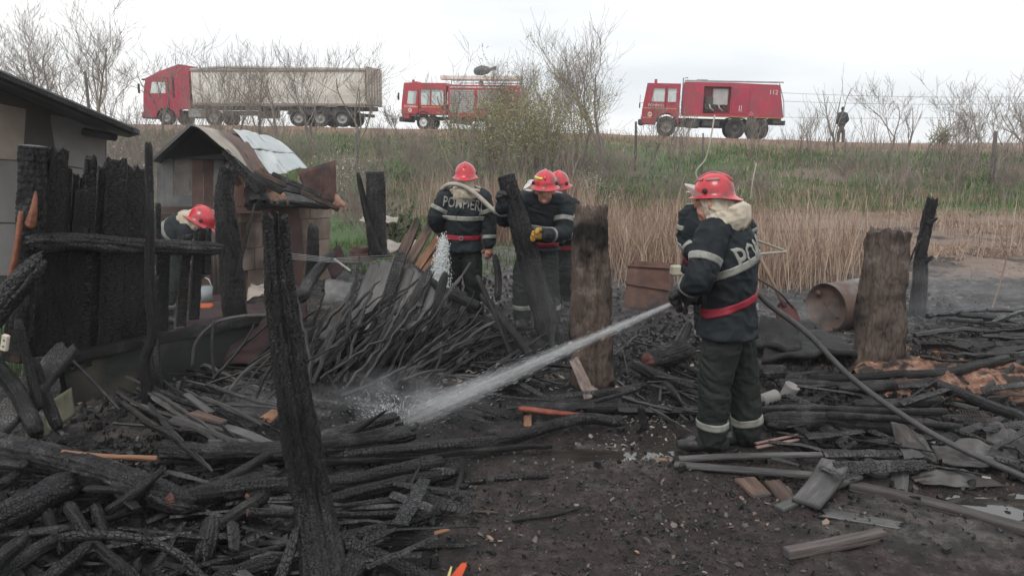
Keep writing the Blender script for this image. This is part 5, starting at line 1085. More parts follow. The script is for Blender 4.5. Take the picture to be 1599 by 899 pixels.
# yellowish bent sheet metal box left
SHY = mat('dirty_yellow_sheet', [(0.3, (0.055, 0.055, 0.035)), (0.6, (0.13, 0.125, 0.08)), (0.8, (0.20, 0.18, 0.12))], scale=5, rough=.6, bump=.4)
def sheet(label, quad, name, m, cat='metal sheet', bend=.02, th=.004, group=None, nx=14, ny=8, seed=1, world=True, jag=0.0):
    """bent sheet with thickness through four corner points"""
    q = [np.array(a, float) for a in quad]; n = np.cross(q[1] - q[0], q[3] - q[0]); n /= np.linalg.norm(n); v = []
    for s in (0, 1):
        for j in range(ny + 1):
            for i in range(nx + 1):
                u, w = i / nx, j / ny; jj = jag * float(vn2(np.array([u * 5.]), np.array([seed * 1.]), 3)[0]) * w
                p = q[0] * (1 - u) * (1 - w) + q[1] * u * (1 - w) + q[2] * u * w + q[3] * (1 - u) * w
                p = p + n * (bend * 2 * float(fbm(np.array([u * 2.2]), np.array([w * 2.2]), seed, 3)[0]) + (th if s else 0)) + (q[3] - q[0]) * jj; v.append(p)
    S = (nx + 1) * (ny + 1); f = []
    for j in range(ny):
        for i in range(nx):
            a = j * (nx + 1) + i; f.append((a, a + nx + 1, a + nx + 2, a + 1)); f.append((S + a, S + a + 1, S + a + nx + 2, S + a + nx + 1))
    rim = [i for i in range(nx + 1)] + [j * (nx + 1) + nx for j in range(1, ny + 1)] + [ny * (nx + 1) + i for i in range(nx - 1, -1, -1)] + [j * (nx + 1) for j in range(ny - 1, 0, -1)]
    for k in range(len(rim)): a, b_ = rim[k], rim[(k + 1) % len(rim)]; f.append((a, b_, S + b_, S + a))
    c = q[0].copy(); return tag(link(name, mesh(name, np.array(v) - c, f, m, True), None, c), label, cat, group)
sheet('bent yellowish sheet metal panel leaning at the low wall', [P(68, 632, 5.5), P(112, 604, 5.7), P(118, 648, 5.62), P(76, 676, 5.42)], 'bent_panel', SHY, bend=.01, seed=4)
sheet('small yellowish panel with a folded corner below the bent one', [P(36, 645, 5.2), P(70, 650, 5.3), P(78, 678, 5.25), P(42, 690, 5.15)], 'bent_panel', SHY, bend=.02, seed=6)
# diagonal boards left
DB = 'charred boards leaning at the left edge'
log('thick charred pole leaning up to the corner post at the left edge', [P(-30, 515, 5.2), P(20, 455, 5.3), P(66, 402, 5.45)], 42, 30, CHARG, 'charred_pole', 'pole', DB, world=True, cu=20, cv=22)
plank('wide sooty board slanting across the low wall', [P(-30, 690, 4.7), P(40, 620, 5.1), P(104, 545, 5.5)], 48, 36, .025, CHARG, 'charred_board', group=DB, up=(0, -1, .6), world=True, crack=.03)
log('checked pole falling from the white insulator to the huge beam', [P(-15, 560, 5.0), P(25, 610, 5.0), P(60, 680, 4.9)], 22, 26, CHAR, 'charred_pole', 'pole', DB, world=True)
log('checked stake just right of the white insulator', [P(28, 500, 5.1), P(42, 560, 5.1), P(62, 640, 5.05)], 14, 16, CHAR, 'charred_stake', 'stake', DB, world=True)
log('checked stake beside the yellowish panel', [P(48, 560, 5.2), P(66, 610, 5.2), P(92, 670, 5.1)], 20, 20, CHAR, 'charred_stake', 'stake', DB, world=True)
log('thin rod leaning on the low wall', [P(102, 552, 5.7), P(140, 590, 5.7), P(188, 640, 5.6)], 5, 5, STICK, 'thin_rod', 'rod', None, world=True)
mb = MB().box((0, 0, 0), (.045, .03, .11), bev=.008); mb.cyl((-.0, -.02, .02), (0, -.012, .02), .005, 8, 1); mb.cyl((0, -.02, -.02), (0, -.012, -.02), .005, 8, 1)
tag(mb.build('ceramic_block', [mat('cream_ceramic', [(.3, (.45, .40, .32)), (.7, (.6, .55, .45))], 6), BLK], None, False, tuple(P(8, 535, 4.9)), (0, .25, 0)), 'cream ceramic block with two holes at the left edge', 'insulator')

# ------------------------------------------------------------------ grey shed (left edge)
shed = empty('grey_shed', tuple(P(165, 500, 9.2) * (1, 1, 0)), 'grey and beige panelled shed with a sloping sheet roof at the left edge', 'shed')
so = P(165, 500, 9.2) * (1, 1, 0)
PB = mat('beige_panel', [(0.3, (0.26, 0.21, 0.17)), (0.6, (0.40, 0.33, 0.28)), (0.8, (0.48, 0.41, 0.36))], scale=1.2, rough=.8, bump=.25, grime=((0.15, 0.13, 0.12), 1.1, .5, .75))
PG = mat('grey_panel', [(0.3, (0.16, 0.15, 0.145)), (0.6, (0.28, 0.265, 0.25)), (0.8, (0.38, 0.36, 0.34))], scale=1.0, rough=.75, bump=.25, grime=((0.08, 0.075, 0.075), .9, .5, .75), stretch=(1, 1, .5))
RF = mat('dark_sheet_roof', [(0.3, (0.05, 0.05, 0.055)), (0.7, (0.14, 0.14, 0.145))], scale=2, rough=.6, bump=.3)
def pan(parent, org, a, b_, c, d_, th, m, name):      # four world points, thickness backwards
    q = [np.array(x, float) - org for x in (a, b_, c, d_)]; n = np.cross(q[1] - q[0], q[3] - q[0]); n /= np.linalg.norm(n); 
    if n[1] < 0: n = -n
    v = q + [x + n * th for x in q]; return link(name, mesh(name, v, [(0, 1, 2, 3), (7, 6, 5, 4), (0, 4, 5, 1), (1, 5, 6, 2), (2, 6, 7, 3), (3, 7, 4, 0)], m, False), parent)
dw = lambda px: 8.2 + (px + 60) / 225.0 * 1.2
def wq(px, py): return P(px, py, dw(px))
pan(shed, so, wq(-60, 150), wq(62, 175), wq(68, 252), wq(-60, 245), .05, PB, 'wall_panel')
pan(shed, so, wq(64, 176), wq(166, 196), wq(164, 268), wq(70, 253), .05, PG, 'wall_panel')
pan(shed, so, wq(-60, 247), wq(68, 254), wq(70, 348), wq(-60, 346), .05, PG, 'wall_panel')
pan(shed, so, wq(71, 256), wq(164, 270), wq(160, 362), wq(73, 350), .05, PG, 'wall_panel')
pan(shed, so, wq(-60, 348), wq(72, 352), wq(74, 430), wq(-60, 430), .05, PG, 'wall_panel')
pan(shed, so, wq(74, 353), wq(160, 364), wq(158, 450), wq(76, 430), .05, PB, 'wall_panel')
pan(shed, so, wq(-60, 100) + (0, .07, 0), wq(162, 190) + (0, .07, 0), wq(158, 470) + (0, .07, 0), wq(-60, 470) + (0, .07, 0), .08, mat('shed_core', [(.3, (.05, .045, .04)), (.7, (.09, .08, .07))], 3), 'wall_core')
for px in (63.5, 69): pass
roofm = MB(); A0, A1 = P(-70, 80, 7.6), P(218, 203, 8.9); B0, B1 = P(-70, 118, 9.6), P(195, 206, 10.5)
q = np.array([A0, A1, P(200, 209, 10.5), P(-70, 155, 10.2)]) - so; th_ = np.array((0, 0, .05)); roofm.add(np.vstack([q, q - th_]), [(0, 1, 2, 3), (7, 6, 5, 4), (0, 4, 5, 1), (1, 5, 6, 2), (2, 6, 7, 3), (3, 7, 4, 0)]); roofm.build('roof_sheet', RF, shed)
e0, e1 = A0 - so - (0, -.03, .05), A1 - so - (0, -.03, .05); MB().tube([e0, e1 - (e1 - e0) * .06], [.05, .045], 6).build('eave_beam', CHAR, shed)
MB().tube([P(132, 206, 9.0) - so, P(180, 215, 8.9) - so], [.05, .04], 6).build('beam_end', CHAR, shed)
for (x0, x1_) in ((50, 64), (164, 168)):
    MB().box((wq(x0 if x0 < 100 else 165, 300) - so) * (1, 1, 0) + (0, -.03, 1.0), (.03 if x0 < 100 else .06, .03, 1.9)).build('batten', PG, shed)

# ------------------------------------------------------------------ small shed with a burnt gable and slumping roof
so2 = P(320, 440, 10) * (1, 1, 0)
coop = empty('burnt_hut', tuple(so2), 'small burnt hut with a dark gable and slumping metal roof', 'hut')
HB = mat('hut_boards', [(0.3, (0.07, 0.045, 0.04)), (0.6, (0.15, 0.085, 0.07)), (0.8, (0.22, 0.14, 0.12))], scale=3, rough=.8, bump=.4, objr=.3)
HG = mat('hut_grey_boards', [(0.3, (0.10, 0.10, 0.10)), (0.6, (0.20, 0.20, 0.20)), (0.8, (0.30, 0.29, 0.28))], scale=3, rough=.8, bump=.4, objr=.3)
HBL = mat('hut_blocks', [(0.3, (0.17, 0.125, 0.10)), (0.6, (0.30, 0.23, 0.19)), (0.8, (0.38, 0.31, 0.26))], scale=3, rough=.85, bump=.4, objr=.3, grime=((0.09, 0.07, 0.06), 2, .5, .7))
dg = lambda px: 10.0 + (px - 245) / 165.0 * .35
def hq(px, py, o=0.0): return P(px, py, dg(px) + o)
xs_b = [245, 258, 271, 300, 318, 334, 350, 366, 382, 396, 410]
gable = lambda px: 250 - (px - 240) * (250 - 204) / 58. if px < 298 else 204 + (px - 298) * 0.62
for k in range(len(xs_b) - 1):
    a, c = xs_b[k], xs_b[k + 1] - .8
    top_a, top_c = gable(a) + 5, gable(c) + 5
    if k == 2: continue
    pan(coop, so2, hq(a, top_a), hq(c, top_c), hq(c, 322), hq(a, 322), .03, HG if k < 3 else (HB if k not in (5,) else HG), 'wall_board')
pan(coop, so2, hq(240, 250, -.14), hq(298, 201, -.14), hq(345, 232, -.14), hq(345, 240, -.14), .03, CHAR, 'gable_board'); pan(coop, so2, hq(248, 247, -.10), hq(298, 206, -.10), hq(372, 250, -.10), hq(250, 246, -.10), .02, CHAR, 'gable_soot_board')
pan(coop, so2, hq(243, 323), hq(410, 323), hq(410, 333), hq(243, 333), .05, HB, 'cross_beam'); pan(coop, so2, hq(240, 334, .03), hq(330, 334, .03), hq(330, 345, .03), hq(240, 345, .03), .03, HB, 'cross_beam')
pan(coop, so2, hq(271, 240), hq(300, 236), hq(300, 247), hq(271, 247), .03, HG, 'wall_board')
lat = MB(); s_ = 2.6      # woven wicker window
for i in range(12):
    px = 273 + i * s_ * .92; pa, pb = hq(px, 247) - so2, hq(px, 305) - so2; lat.tube([pa, pb], [.006, .006], 4)
for j in range(24):
    py = 249 + j * 2.4; pts = [hq(272 + i * 2.55, py, (.008 if (i + j) % 2 else -.008)) - so2 for i in range(11)]; lat.tube(pts, [.0075] * 11, 4)
tag(lat.build('wicker_panel', mat('wicker', [(.3, (.26, .23, .21)), (.7, (.42, .38, .35))], 8), coop), None, None, None, 'stuff')
pan(coop, so2, hq(271, 305), hq(300, 305), hq(300, 322), hq(271, 322), .03, HG, 'wall_board'); pan(coop, so2, hq(271, 245, .06), hq(300, 240, .06), hq(300, 306, .06), hq(271, 306, .06), .02, HG, 'window_backing')
pan(coop, so2, hq(243, 346, .02), hq(262, 346, .02), hq(262, 480, .02), hq(243, 480, .02), .03, RAW, 'lower_board'); pan(coop, so2, hq(264, 346, .3), hq(345, 346, .3), hq(345, 480, .3), hq(264, 480, .3), .03, HB, 'back_wall')
# roof: near sheets pale, then brown bent sheet, then grey sheets sagging to the far eave
Rg = lambda t: np.array([P(298, 197, 9.75), P(345, 203, 10.7), P(395, 211, 12.0), P(438, 224, 13.3)])
ridge, _ = catmull([P(298, 197, 9.75), P(345, 204, 10.7), P(395, 212, 12.0), P(440, 226, 13.3)], .1)
eave, _ = catmull([P(362, 243, 9.6), P(385, 262, 10.2), P(430, 275, 11.2), P(480, 264, 12.6)], .1)
def rs_sheet(t0, t1, m, name, seed, w0=0.0, w1=1.0, bend=.015, lift=0.0):
    nx, ny = 12, 10; v = []
    for s in (0, 1):
        for j in range(ny + 1):
            for i in range(nx + 1):
                t = t0 + (t1 - t0) * i / nx; w = w0 + (w1 - w0) * j / ny; a = ridge[int(t * (len(ridge) - 1))]; c = eave[int(t * (len(eave) - 1))]
                p = a + (c - a) * w; p = p + np.array((0, 0, (.02 + .02 * math.sin(w * math.pi)) + lift + bend * 3 * float(fbm(np.array([t * 6.]), np.array([w * 3.]), seed, 3)[0]) - (.006 if s else 0))); v.append(p - so2)
    S = (nx + 1) * (ny + 1); f = []
    for j in range(ny):
        for i in range(nx): a = j * (nx + 1) + i; f.append((a, a + nx + 1, a + nx + 2, a + 1)); f.append((S + a, S + a + 1, S + a + nx + 2, S + a + nx + 1))
    rim = [i for i in range(nx + 1)] + [j * (nx + 1) + nx for j in range(1, ny + 1)] + [ny * (nx + 1) + i for i in range(nx - 1, -1, -1)] + [j * (nx + 1) for j in range(ny - 1, 0, -1)]
    for k in range(len(rim)): a, b_ = rim[k], rim[(k + 1) % len(rim)]; f.append((a, b_, S + b_, S + a))
    return link(name, mesh(name, v, f, m, True), coop)
RT = mat('tan_roof_sheet', [(0.3, (0.22, 0.19, 0.16)), (0.7, (0.42, 0.37, 0.32))], scale=2.5, rough=.7, bump=.3, grime=((.10, .08, .07), 2.2, .5, .7))
RBn = mat('rusty_roof_sheet', [(0.3, (0.06, 0.035, 0.03)), (0.6, (0.14, 0.085, 0.07)), (0.8, (0.24, 0.17, 0.15))], scale=4, rough=.7, bump=.5)
RGy = mat('zinc_sheet', [(0.3, (0.38, 0.42, 0.43)), (0.7, (0.54, 0.57, 0.57))], scale=1.5, rough=.5, bump=.15, metal=.0, grime=((.24, .22, .2), 2.2, .56, .8), objr=.25)
rs_sheet(0, .26, RT, 'roof_sheet', 2); rs_sheet(.22, .46, RBn, 'rusty_roof_sheet', 5, 0, 1.1, .05, .03)
rs_sheet(.44, .70, RGy, 'zinc_roof_sheet', 7, 0, .5, .012, .035); rs_sheet(.68, 1.0, RGy, 'zinc_roof_sheet', 8, 0, .52, .012, .03); rs_sheet(.48, .72, RGy, 'zinc_roof_sheet', 9, .49, 1.02, .012, .02); rs_sheet(.70, 1.0, RGy, 'zinc_roof_sheet', 10, .5, 1.0, .012, .015)
# far slope and left slope
v = [ridge[0], ridge[-1], ridge[-1] + (-1.0, .5, -.6), hq(238, 252, -.3)]; pan(coop, so2, *v, .03, RF, 'roof_sheet')
# side annex wall of beige boards and blocks
ds = lambda px: 10.35 + (px - 375) / 140. * 1.9
def sq(px, py, o=0.): return P(px, py, ds(px) + o)
bx = [375, 398, 424, 452, 484, 516]; by = [[322, 318], [348, 340], [390, 372], [424, 404], [470, 440]]
ytop = lambda r, px: by[r][0] + (by[r][1] - by[r][0]) * (px - 375) / 141.
for r in range(4):
    for k in range(5):
        a, c = bx[k] + .5, bx[k + 1] - .5
        if r % 2 and k < 4: a, c = a + 12, c + 12
        pan(coop, so2, sq(a, ytop(r, a) + .6), sq(c, ytop(r, c) + .6), sq(c, ytop(r + 1, c) - .6), sq(a, ytop(r + 1, a) - .6), .06, HBL, 'wall_block')
pan(coop, so2, sq(376, 316, .07), sq(515, 312, .07), sq(515, 450, .07), sq(376, 480, .07), .05, HB, 'wall_core')
pan(coop, so2, hq(410, 262, 0), P(432, 280, 10.9), P(440, 322, 10.9), hq(400, 330, 0), .04, HB, 'side_board')
for k, (x0, y0, x1, y1, w_, m_) in enumerate([(352, 238, 404, 300, 12, CHAR), (362, 246, 412, 292, 9, CHARG), (372, 262, 440, 300, 10, CHAR), (398, 268, 446, 290, 8, BROWNWOOD), (355, 256, 392, 318, 8, BROWNWOOD), (410, 285, 470, 300, 9, CHAR), (425, 272, 500, 305, 8, CHARG), (470, 300, 528, 326, 8, BROWNWOOD)]):
    a, c = P(x0, y0, 9.7 + k * .12), P(x1, y1, 9.75 + k * .16); v, f, uv, mi = timber(np.array([a, c]), w_ / 2 * pxm(a), w_ / 2 * pxm(a), 760 + k, prof='rect', thick=.015, up=(0, -1, .5), ends=('jag', 'jag'), lumps=.4, crack=.08); link('hanging_board', mesh('hanging_board', v - so2, f, [m_, m_], True, uv, mi), coop)
# burnt awning
aw = [(383, 300, 10.1), (420, 296, 10.9), (516, 320, 11.6), (500, 300, 12.2)]
for k in range(9):
    t = k / 8.; a = P(392 + 92 * t, 284 + 8 * t, 10.5 + 1.7 * t); c = P(398 + 116 * t, 314 + 8 * t, 9.9 + 1.6 * t)
    _seed[0] += 1; m_ = CHAR if k not in (2, 3, 7) else RAW; v, f, uv, mi = timber(np.array([a, c]), .075, .07, 700 + k, prof='rect', thick=.02, up=(0, 0, 1), ends=('jag', 'jag'), lumps=.3, crack=.1); link('awning_board', mesh('awning_board', v - so2, f, [m_, m_], True, uv, mi), coop)
p_ = np.array([P(385, 322, 9.9), P(450, 318, 10.6), P(518, 322, 11.3)]); v, f, uv, mi = timber(p_, .06, .05, 720, lumps=.4); link('awning_beam', mesh('awning_beam', v - so2, f, [CHAR, CHAR], True, uv, mi), coop)
RUST = mat('rusty_sheet', [(0.3, (0.045, 0.025, 0.022)), (0.55, (0.12, 0.06, 0.048)), (0.8, (0.20, 0.11, 0.085))], scale=5, rough=.75, bump=.4, grime=((.03, .027, .027), 2.3, .46, .62))
sheet('bent dark rusty panel standing beside the hut roof', [P(462, 270, 11.0), P(524, 250, 11.6), P(526, 325, 11.6), P(478, 300, 11.0)], 'rusty_sheet_metal', RUST, bend=.03, seed=3, group='rusty sheet metal')
sheet('pinkish curled scrap below the dark rusty panel', [P(522, 302, 11.5), P(541, 318, 11.4), P(536, 328, 11.4), P(520, 325, 11.5)], 'rusty_sheet_metal', mat('pink_rust', [(.3, (.25, .12, .09)), (.7, (.4, .24, .19))], 5), bend=.03, seed=13, group='rusty sheet metal')
def corrug(label, a, b_, h, amp, wl, m, name='corrugated_sheet'):
    a, b_ = np.array(a, float), np.array(b_, float); L = np.linalg.norm(b_ - a); n = int(L / wl * 8); t = (b_ - a) / L; nn = np.cross(t, (0, 0, 1.)); v = []
    for s in (0, .004):
        for z in (0, h):
            for i in range(n + 1): v.append(a + t * L * i / n + nn * (amp * math.cos(i * math.pi / 4) + s) + np.array((0, 0, z)))
    W_ = n + 1; f = []
    for i in range(n): f += [(i, i + 1, W_ + i + 1, W_ + i), (2 * W_ + i, 3 * W_ + i, 3 * W_ + i + 1, 2 * W_ + i + 1), (i, 2 * W_ + i, 2 * W_ + i + 1, i + 1), (W_ + i, W_ + i + 1, 3 * W_ + i + 1, 3 * W_ + i)]
    f += [(0, W_, 3 * W_, 2 * W_), (n, 2 * W_ + n, 3 * W_ + n, W_ + n)]
    return tag(link(name, mesh(name, np.array(v) - a, f, m, True), None, a), label, 'metal sheet', None)
corrug('upright corrugated sheet beside the crouching firefighter', P(329, 460, 9.0), P(352, 460, 9.1), .98, .012, .045, mat('old_corrugated', [(.3, (.16, .13, .11)), (.7, (.34, .30, .27))], 3, grime=((.12, .07, .05), 3, .45, .65)))

# ------------------------------------------------------------------ drum, bin, shovel, hoses and other finds
def barrel():
    c0 = P(1290, 480, 8.75); r = .272; ax = Vector((.86, .50, .02)).normalized(); L = .78; n = 44
    M_ = ax.to_track_quat('X', 'Z').to_matrix(); o3 = Hs(c0[0], c0[1]); c0[2] = o3 + r + .0
    e = empty('oil_drum', tuple(c0), 'rusty oil drum lying on its side right of the hose holder', 'oil drum')
    prof = [(-.012, r), (0, r * 1.025), (.018, r)] + [(x, r * (1 + (.03 * math.exp(-((x - .26) / .012) ** 2)) + .03 * math.exp(-((x - .52) / .012) ** 2))) for x in np.linspace(.03, L - .03, 46)] + [(L - .018, r), (L, r * 1.025), (L + .01, r * .97), (L - .02, r * .95), (L - .02, .01)]
    v, f = [], []
    for k in range(n):
        a = 2 * math.pi * k / n
        for x, rr in prof: dent = 1 - .05 * max(0, math.cos(a - 1.0)) ** 6 * math.sin(min(1, x / L) * 3.1); v.append(tuple(M_ @ Vector((x, rr * dent * math.cos(a), rr * dent * math.sin(a)))))
    m_ = len(prof)
    for k in range(n):
        for q in range(m_ - 1): f.append((k * m_ + q, ((k + 1) % n) * m_ + q, ((k + 1) % n) * m_ + q + 1, k * m_ + q + 1))
    link('drum_shell', mesh('drum_shell', v, f, mat('drum_shell', [(.3, (.08, .075, .07)), (.55, (.20, .20, .20)), (.75, (.30, .31, .31))], 4, rough=.6, metal=.1, bump=.3, grime=((.10, .055, .04), 2.5, .38, .55)), True), e)
    v, f = [], []; rr = [r * .985, r * .93, r * .90, r * .5, .002]; xx = [-.012, -.008, .012, .016, .012]
    for k in range(n):
        a = 2 * math.pi * k / n
        for x, q in zip(xx, rr): v.append(tuple(M_ @ Vector((x + (.006 * math.sin(3 * a) if q < r * .8 else 0), q * math.cos(a), q * math.sin(a)))))
    for k in range(n):
        for q in range(4): f.append((k * 5 + q, k * 5 + q + 1, ((k + 1) % n) * 5 + q + 1, ((k + 1) % n) * 5 + q))
    h = link('drum_head', mesh('drum_head', v, f, mat('drum_head', [(.3, (.05, .032, .025)), (.55, (.14, .085, .06)), (.75, (.22, .14, .10))], 5, rough=.8, bump=.4, grime=((.035, .028, .026), 4, .45, .65)), True), e)
    for (y, z, q) in ((.12, .14, .035), (-.15, -.08, .02)):
        MB().cyl(tuple(M_ @ Vector((.012, y, z))), tuple(M_ @ Vector((-.006, y, z))), q, 14).build('bung', RUST, h, True)
barrel()
# rusty sheet bin
bn = empty('rusty_bin', tuple(P(1010, 480, 10.2) * (1, 1, 0)), 'rust-red sheet metal bin with a folded rim left of the hose holder', 'bin'); bo = P(1010, 480, 10.2) * (1, 1, 0)
f0, f1 = P(980, 416, 10.0) - bo, P(1046, 420, 10.0) - bo; g0, g1 = P(974, 480, 10.0) - bo, P(1044, 482, 10.0) - bo; k0 = np.array((.15, .5, 0))
MB().add([f0, f1, g1, g0, f0 + k0, f1 + k0, g1 + k0, g0 + k0], [(0, 1, 2, 3), (5, 4, 7, 6), (4, 0, 3, 7), (1, 5, 6, 2), (3, 2, 6, 7)]).build('bin_body', mat('rust_red', [(.3, (.09, .05, .042)), (.55, (.19, .10, .08)), (.75, (.30, .19, .16))], 3.5, rough=.8, bump=.4, grime=((.05, .04, .04), 2.2, .5, .66)), bn)
mid = (f0 + g0) / 2; midb = (f1 + g1) / 2; MB().tube([f0 + (0, -.01, .01), f1 + (0, -.01, .01)], [.014, .014], 6).build('rim', RUST, bn); MB().tube([mid + (0, -.01, .05), midb + (0, -.01, -.02)], [.012, .012], 6).build('seam', RUST, bn)
MB().box(tuple(P(1055, 425, 9.6)), (.13, .12, .12), rotz(.3), bev=.015)
tag(MB().box((0, 0, 0), (.13, .12, .12), rotz(.3), bev=.015).build('canister', mat('canister', [(.3, (.30, .27, .20)), (.7, (.45, .41, .32))], 6), None, False, tuple(P(1056, 422, 9.6))), 'beige square canister standing behind the rusty bin', 'canister')
# shovel
sh0, sh1 = P(1172, 372, 8.0), P(1222, 472, 7.7); shb = P(1243, 522, 7.6)
sv = empty('shovel', tuple(shb), 'shovel with a dark red blade stuck in the ash beside the hose holder', 'shovel')
MB().tube([sh0 - shb, (sh0 + sh1) / 2 - shb, sh1 - shb], [.017, .018, .019], 8).build('handle', mat('handle_wood', [(.3, (.16, .11, .08)), (.7, (.30, .22, .16))], 5), sv, True)
dn = (shb - sh1) / np.linalg.norm(shb - sh1); sd = np.cross(dn, (0, -1, 0)); sd /= np.linalg.norm(sd); fr = np.cross(dn, sd); V = []; Fq = []
prof_s = [(0, .035), (.05, .085), (.12, .105), (.22, .10), (.29, .075), (.34, .03), (.36, .004)]
for s in (0, 1):
    for (l, w) in prof_s:
        for u in (-1, -.5, 0, .5, 1): V.append(sh1 - shb + dn * l + sd * w * u + fr * (.035 * u * u + (.004 if s else 0)))
S = 5 * len(prof_s)
for j in range(len(prof_s) - 1):
    for i in range(4): a = j * 5 + i; Fq += [(a, a + 1, a + 6, a + 5), (S + a, S + a + 5, S + a + 6, S + a + 1)]
rim = [0, 1, 2, 3, 4] + [j * 5 + 4 for j in range(1, 7)] + [33, 32, 31, 30] + [j * 5 for j in range(5, 0, -1)]
for k in range(len(rim)): a, b_ = rim[k], rim[(k + 1) % len(rim)]; Fq.append((a, b_, S + b_, S + a))
link('blade', mesh('blade', V, Fq, mat('blade_red', [(.3, (.05, .015, .014)), (.7, (.14, .035, .03))], 6, rough=.45), True), sv); MB().tube([sh1 - shb - dn * .1, sh1 - shb + dn * .05], [.022, .026], 10).build('socket', RUST, sv, True)
# hose of the man in front, behind him down to the right edge
HOSE = mat('fire_hose', [(0.3, (0.03, 0.028, 0.03)), (0.7, (0.075, 0.07, 0.07))], scale=14, rough=.6, bump=.3)
def tube_thing(label, pts, w, name, cat, m, group=None, rr=None):
    q, _ = catmull(np.array(pts), .03); r = w / 2; c = q[0].copy(); v, f, uv = sweep(q - c, r, 12); return tag(link(name, mesh(name, v, f, m, True, uv), None, c), label, cat, group)
HB_PTS = [P(1084, 466, 5.26), P(1112, 474, 5.56), P(1150, 466, 5.62), P(1180, 458, 5.58), P(1204, 478, 5.55), P(1260, 520, 5.5), P(1330, 590, 5.35), P(1420, 655, 5.15), P(1500, 700, 4.95), P(1640, 762, 4.65)]
tube_thing('black fire hose running from the hose holder down to the right edge', HB_PTS, .042, 'fire_hose', 'hose', HOSE)
tube_thing('stiff dark pole lying on the ash right of the shovel', [P(1178, 432, 7.7), P(1215, 455, 7.5), P(1238, 480, 7.5)], .02, 'thin_pole', 'pole', STICK)
# black burnt mattress
sheet('black burnt mattress slumped in front of the oil drum', [P(1190, 560, 7.0), P(1335, 575, 7.0), P(1310, 528, 7.9), P(1200, 520, 7.9)], 'burnt_mattress', FLKBLK, 'mattress', bend=.09, th=.05, seed=21, nx=30, ny=16)
sheet('black burnt folded slab left of the burnt mattress', [P(1178, 545, 7.2), P(1250, 555, 7.1), P(1245, 515, 7.6), P(1185, 508, 7.7)], 'burnt_slab', FLKBLK, 'slab', bend=.07, th=.06, seed=27, nx=20, ny=12)
# old kettle / tins behind the legs
for (px, py, r, l, rot, lab, mm) in [(1200, 622, .055, .17, (0, 1.45, .5), 'dented grey tin can lying behind the boots', PG), (1232, 612, .06, .14, (.35, .2, .5), 'upright tarnished tin leaning beside the dented can', PG), (1310, 462, .05, .12, (0, .1, 0), 'small jar standing on the ash behind the drum', STEEL)]:
    p = at(px, py, r); rb = [(0, .001), (0, r), (.012, r * 1.04), (.02, r), (l * .5, r * .985), (l - .02, r), (l - .012, r * 1.04), (l, r), (l - .004, r * .9), (l - .03, .001)]; n = 20
    v = [(x_ * math.cos(2 * math.pi * k / n), x_ * math.sin(2 * math.pi * k / n), z_ - l / 2) for k in range(n) for z_, x_ in rb]; m_ = len(rb)
    f = [(k * m_ + q, ((k + 1) % n) * m_ + q, ((k + 1) % n) * m_ + q + 1, k * m_ + q + 1) for k in range(n) for q in range(m_ - 1)]
    tag(link('tin_can', mesh('tin_can', v, f, mm, True), None, tuple(p), rot), lab, 'tin')
# grey bucket & orange box near the crouching man
p = P(319, 460, 8.6); mb = MB(); mb.tube([(0, 0, -.09), (0, 0, .09)], [.075, .095], 18); o = mb.build('bucket', mat('blue_grey_plastic', [(.3, (.22, .25, .26)), (.7, (.32, .35, .36))], 4), None, True, tuple(p)); tag(o, 'pale grey bucket hanging under the burnt rail', 'bucket')
MB().tube([(-.09, 0, .09), (-.06, 0, .17), (.0, 0, .2), (.06, 0, .17), (.09, 0, .09)], [.005] * 5, 6).build('handle', WHT, o, True)
tag(MB().box((0, 0, 0), (.2, .15, .16), rotz(.2), bev=.02).build('plastic_crate', mat('orange_plastic', [(.3, (.35, .07, .02)), (.7, (.5, .11, .04))], 4), None, False, tuple(P(318, 486, 8.4))), 'orange plastic box below the grey bucket', 'box')
DRED = mat('dull_red_cloth', [(.3, (.018, .010, .011)), (.7, (.052, .026, .027))], 6, rough=.9, bump=.6)
sheet('dull red blanket spread behind the sill beam', [P(270, 510, 7.6), P(430, 505, 8.0), P(410, 470, 8.8), P(275, 478, 8.5)], 'red_blanket', DRED, 'blanket', bend=.06, th=.02, seed=31, nx=24, ny=14)
sheet('dull red sheet panel behind the tangle of curved branches', [P(285, 560, 7.0), P(420, 570, 7.1), P(425, 500, 7.4), P(290, 500, 7.3)], 'red_sheet_metal', DRED, 'metal sheet', bend=.04, th=.01, seed=35)
GSM = mat('sooty_sheet', [(.3, (.05, .05, .05)), (.6, (.13, .13, .13)), (.8, (.22, .21, .20))], 5, bump=.4)
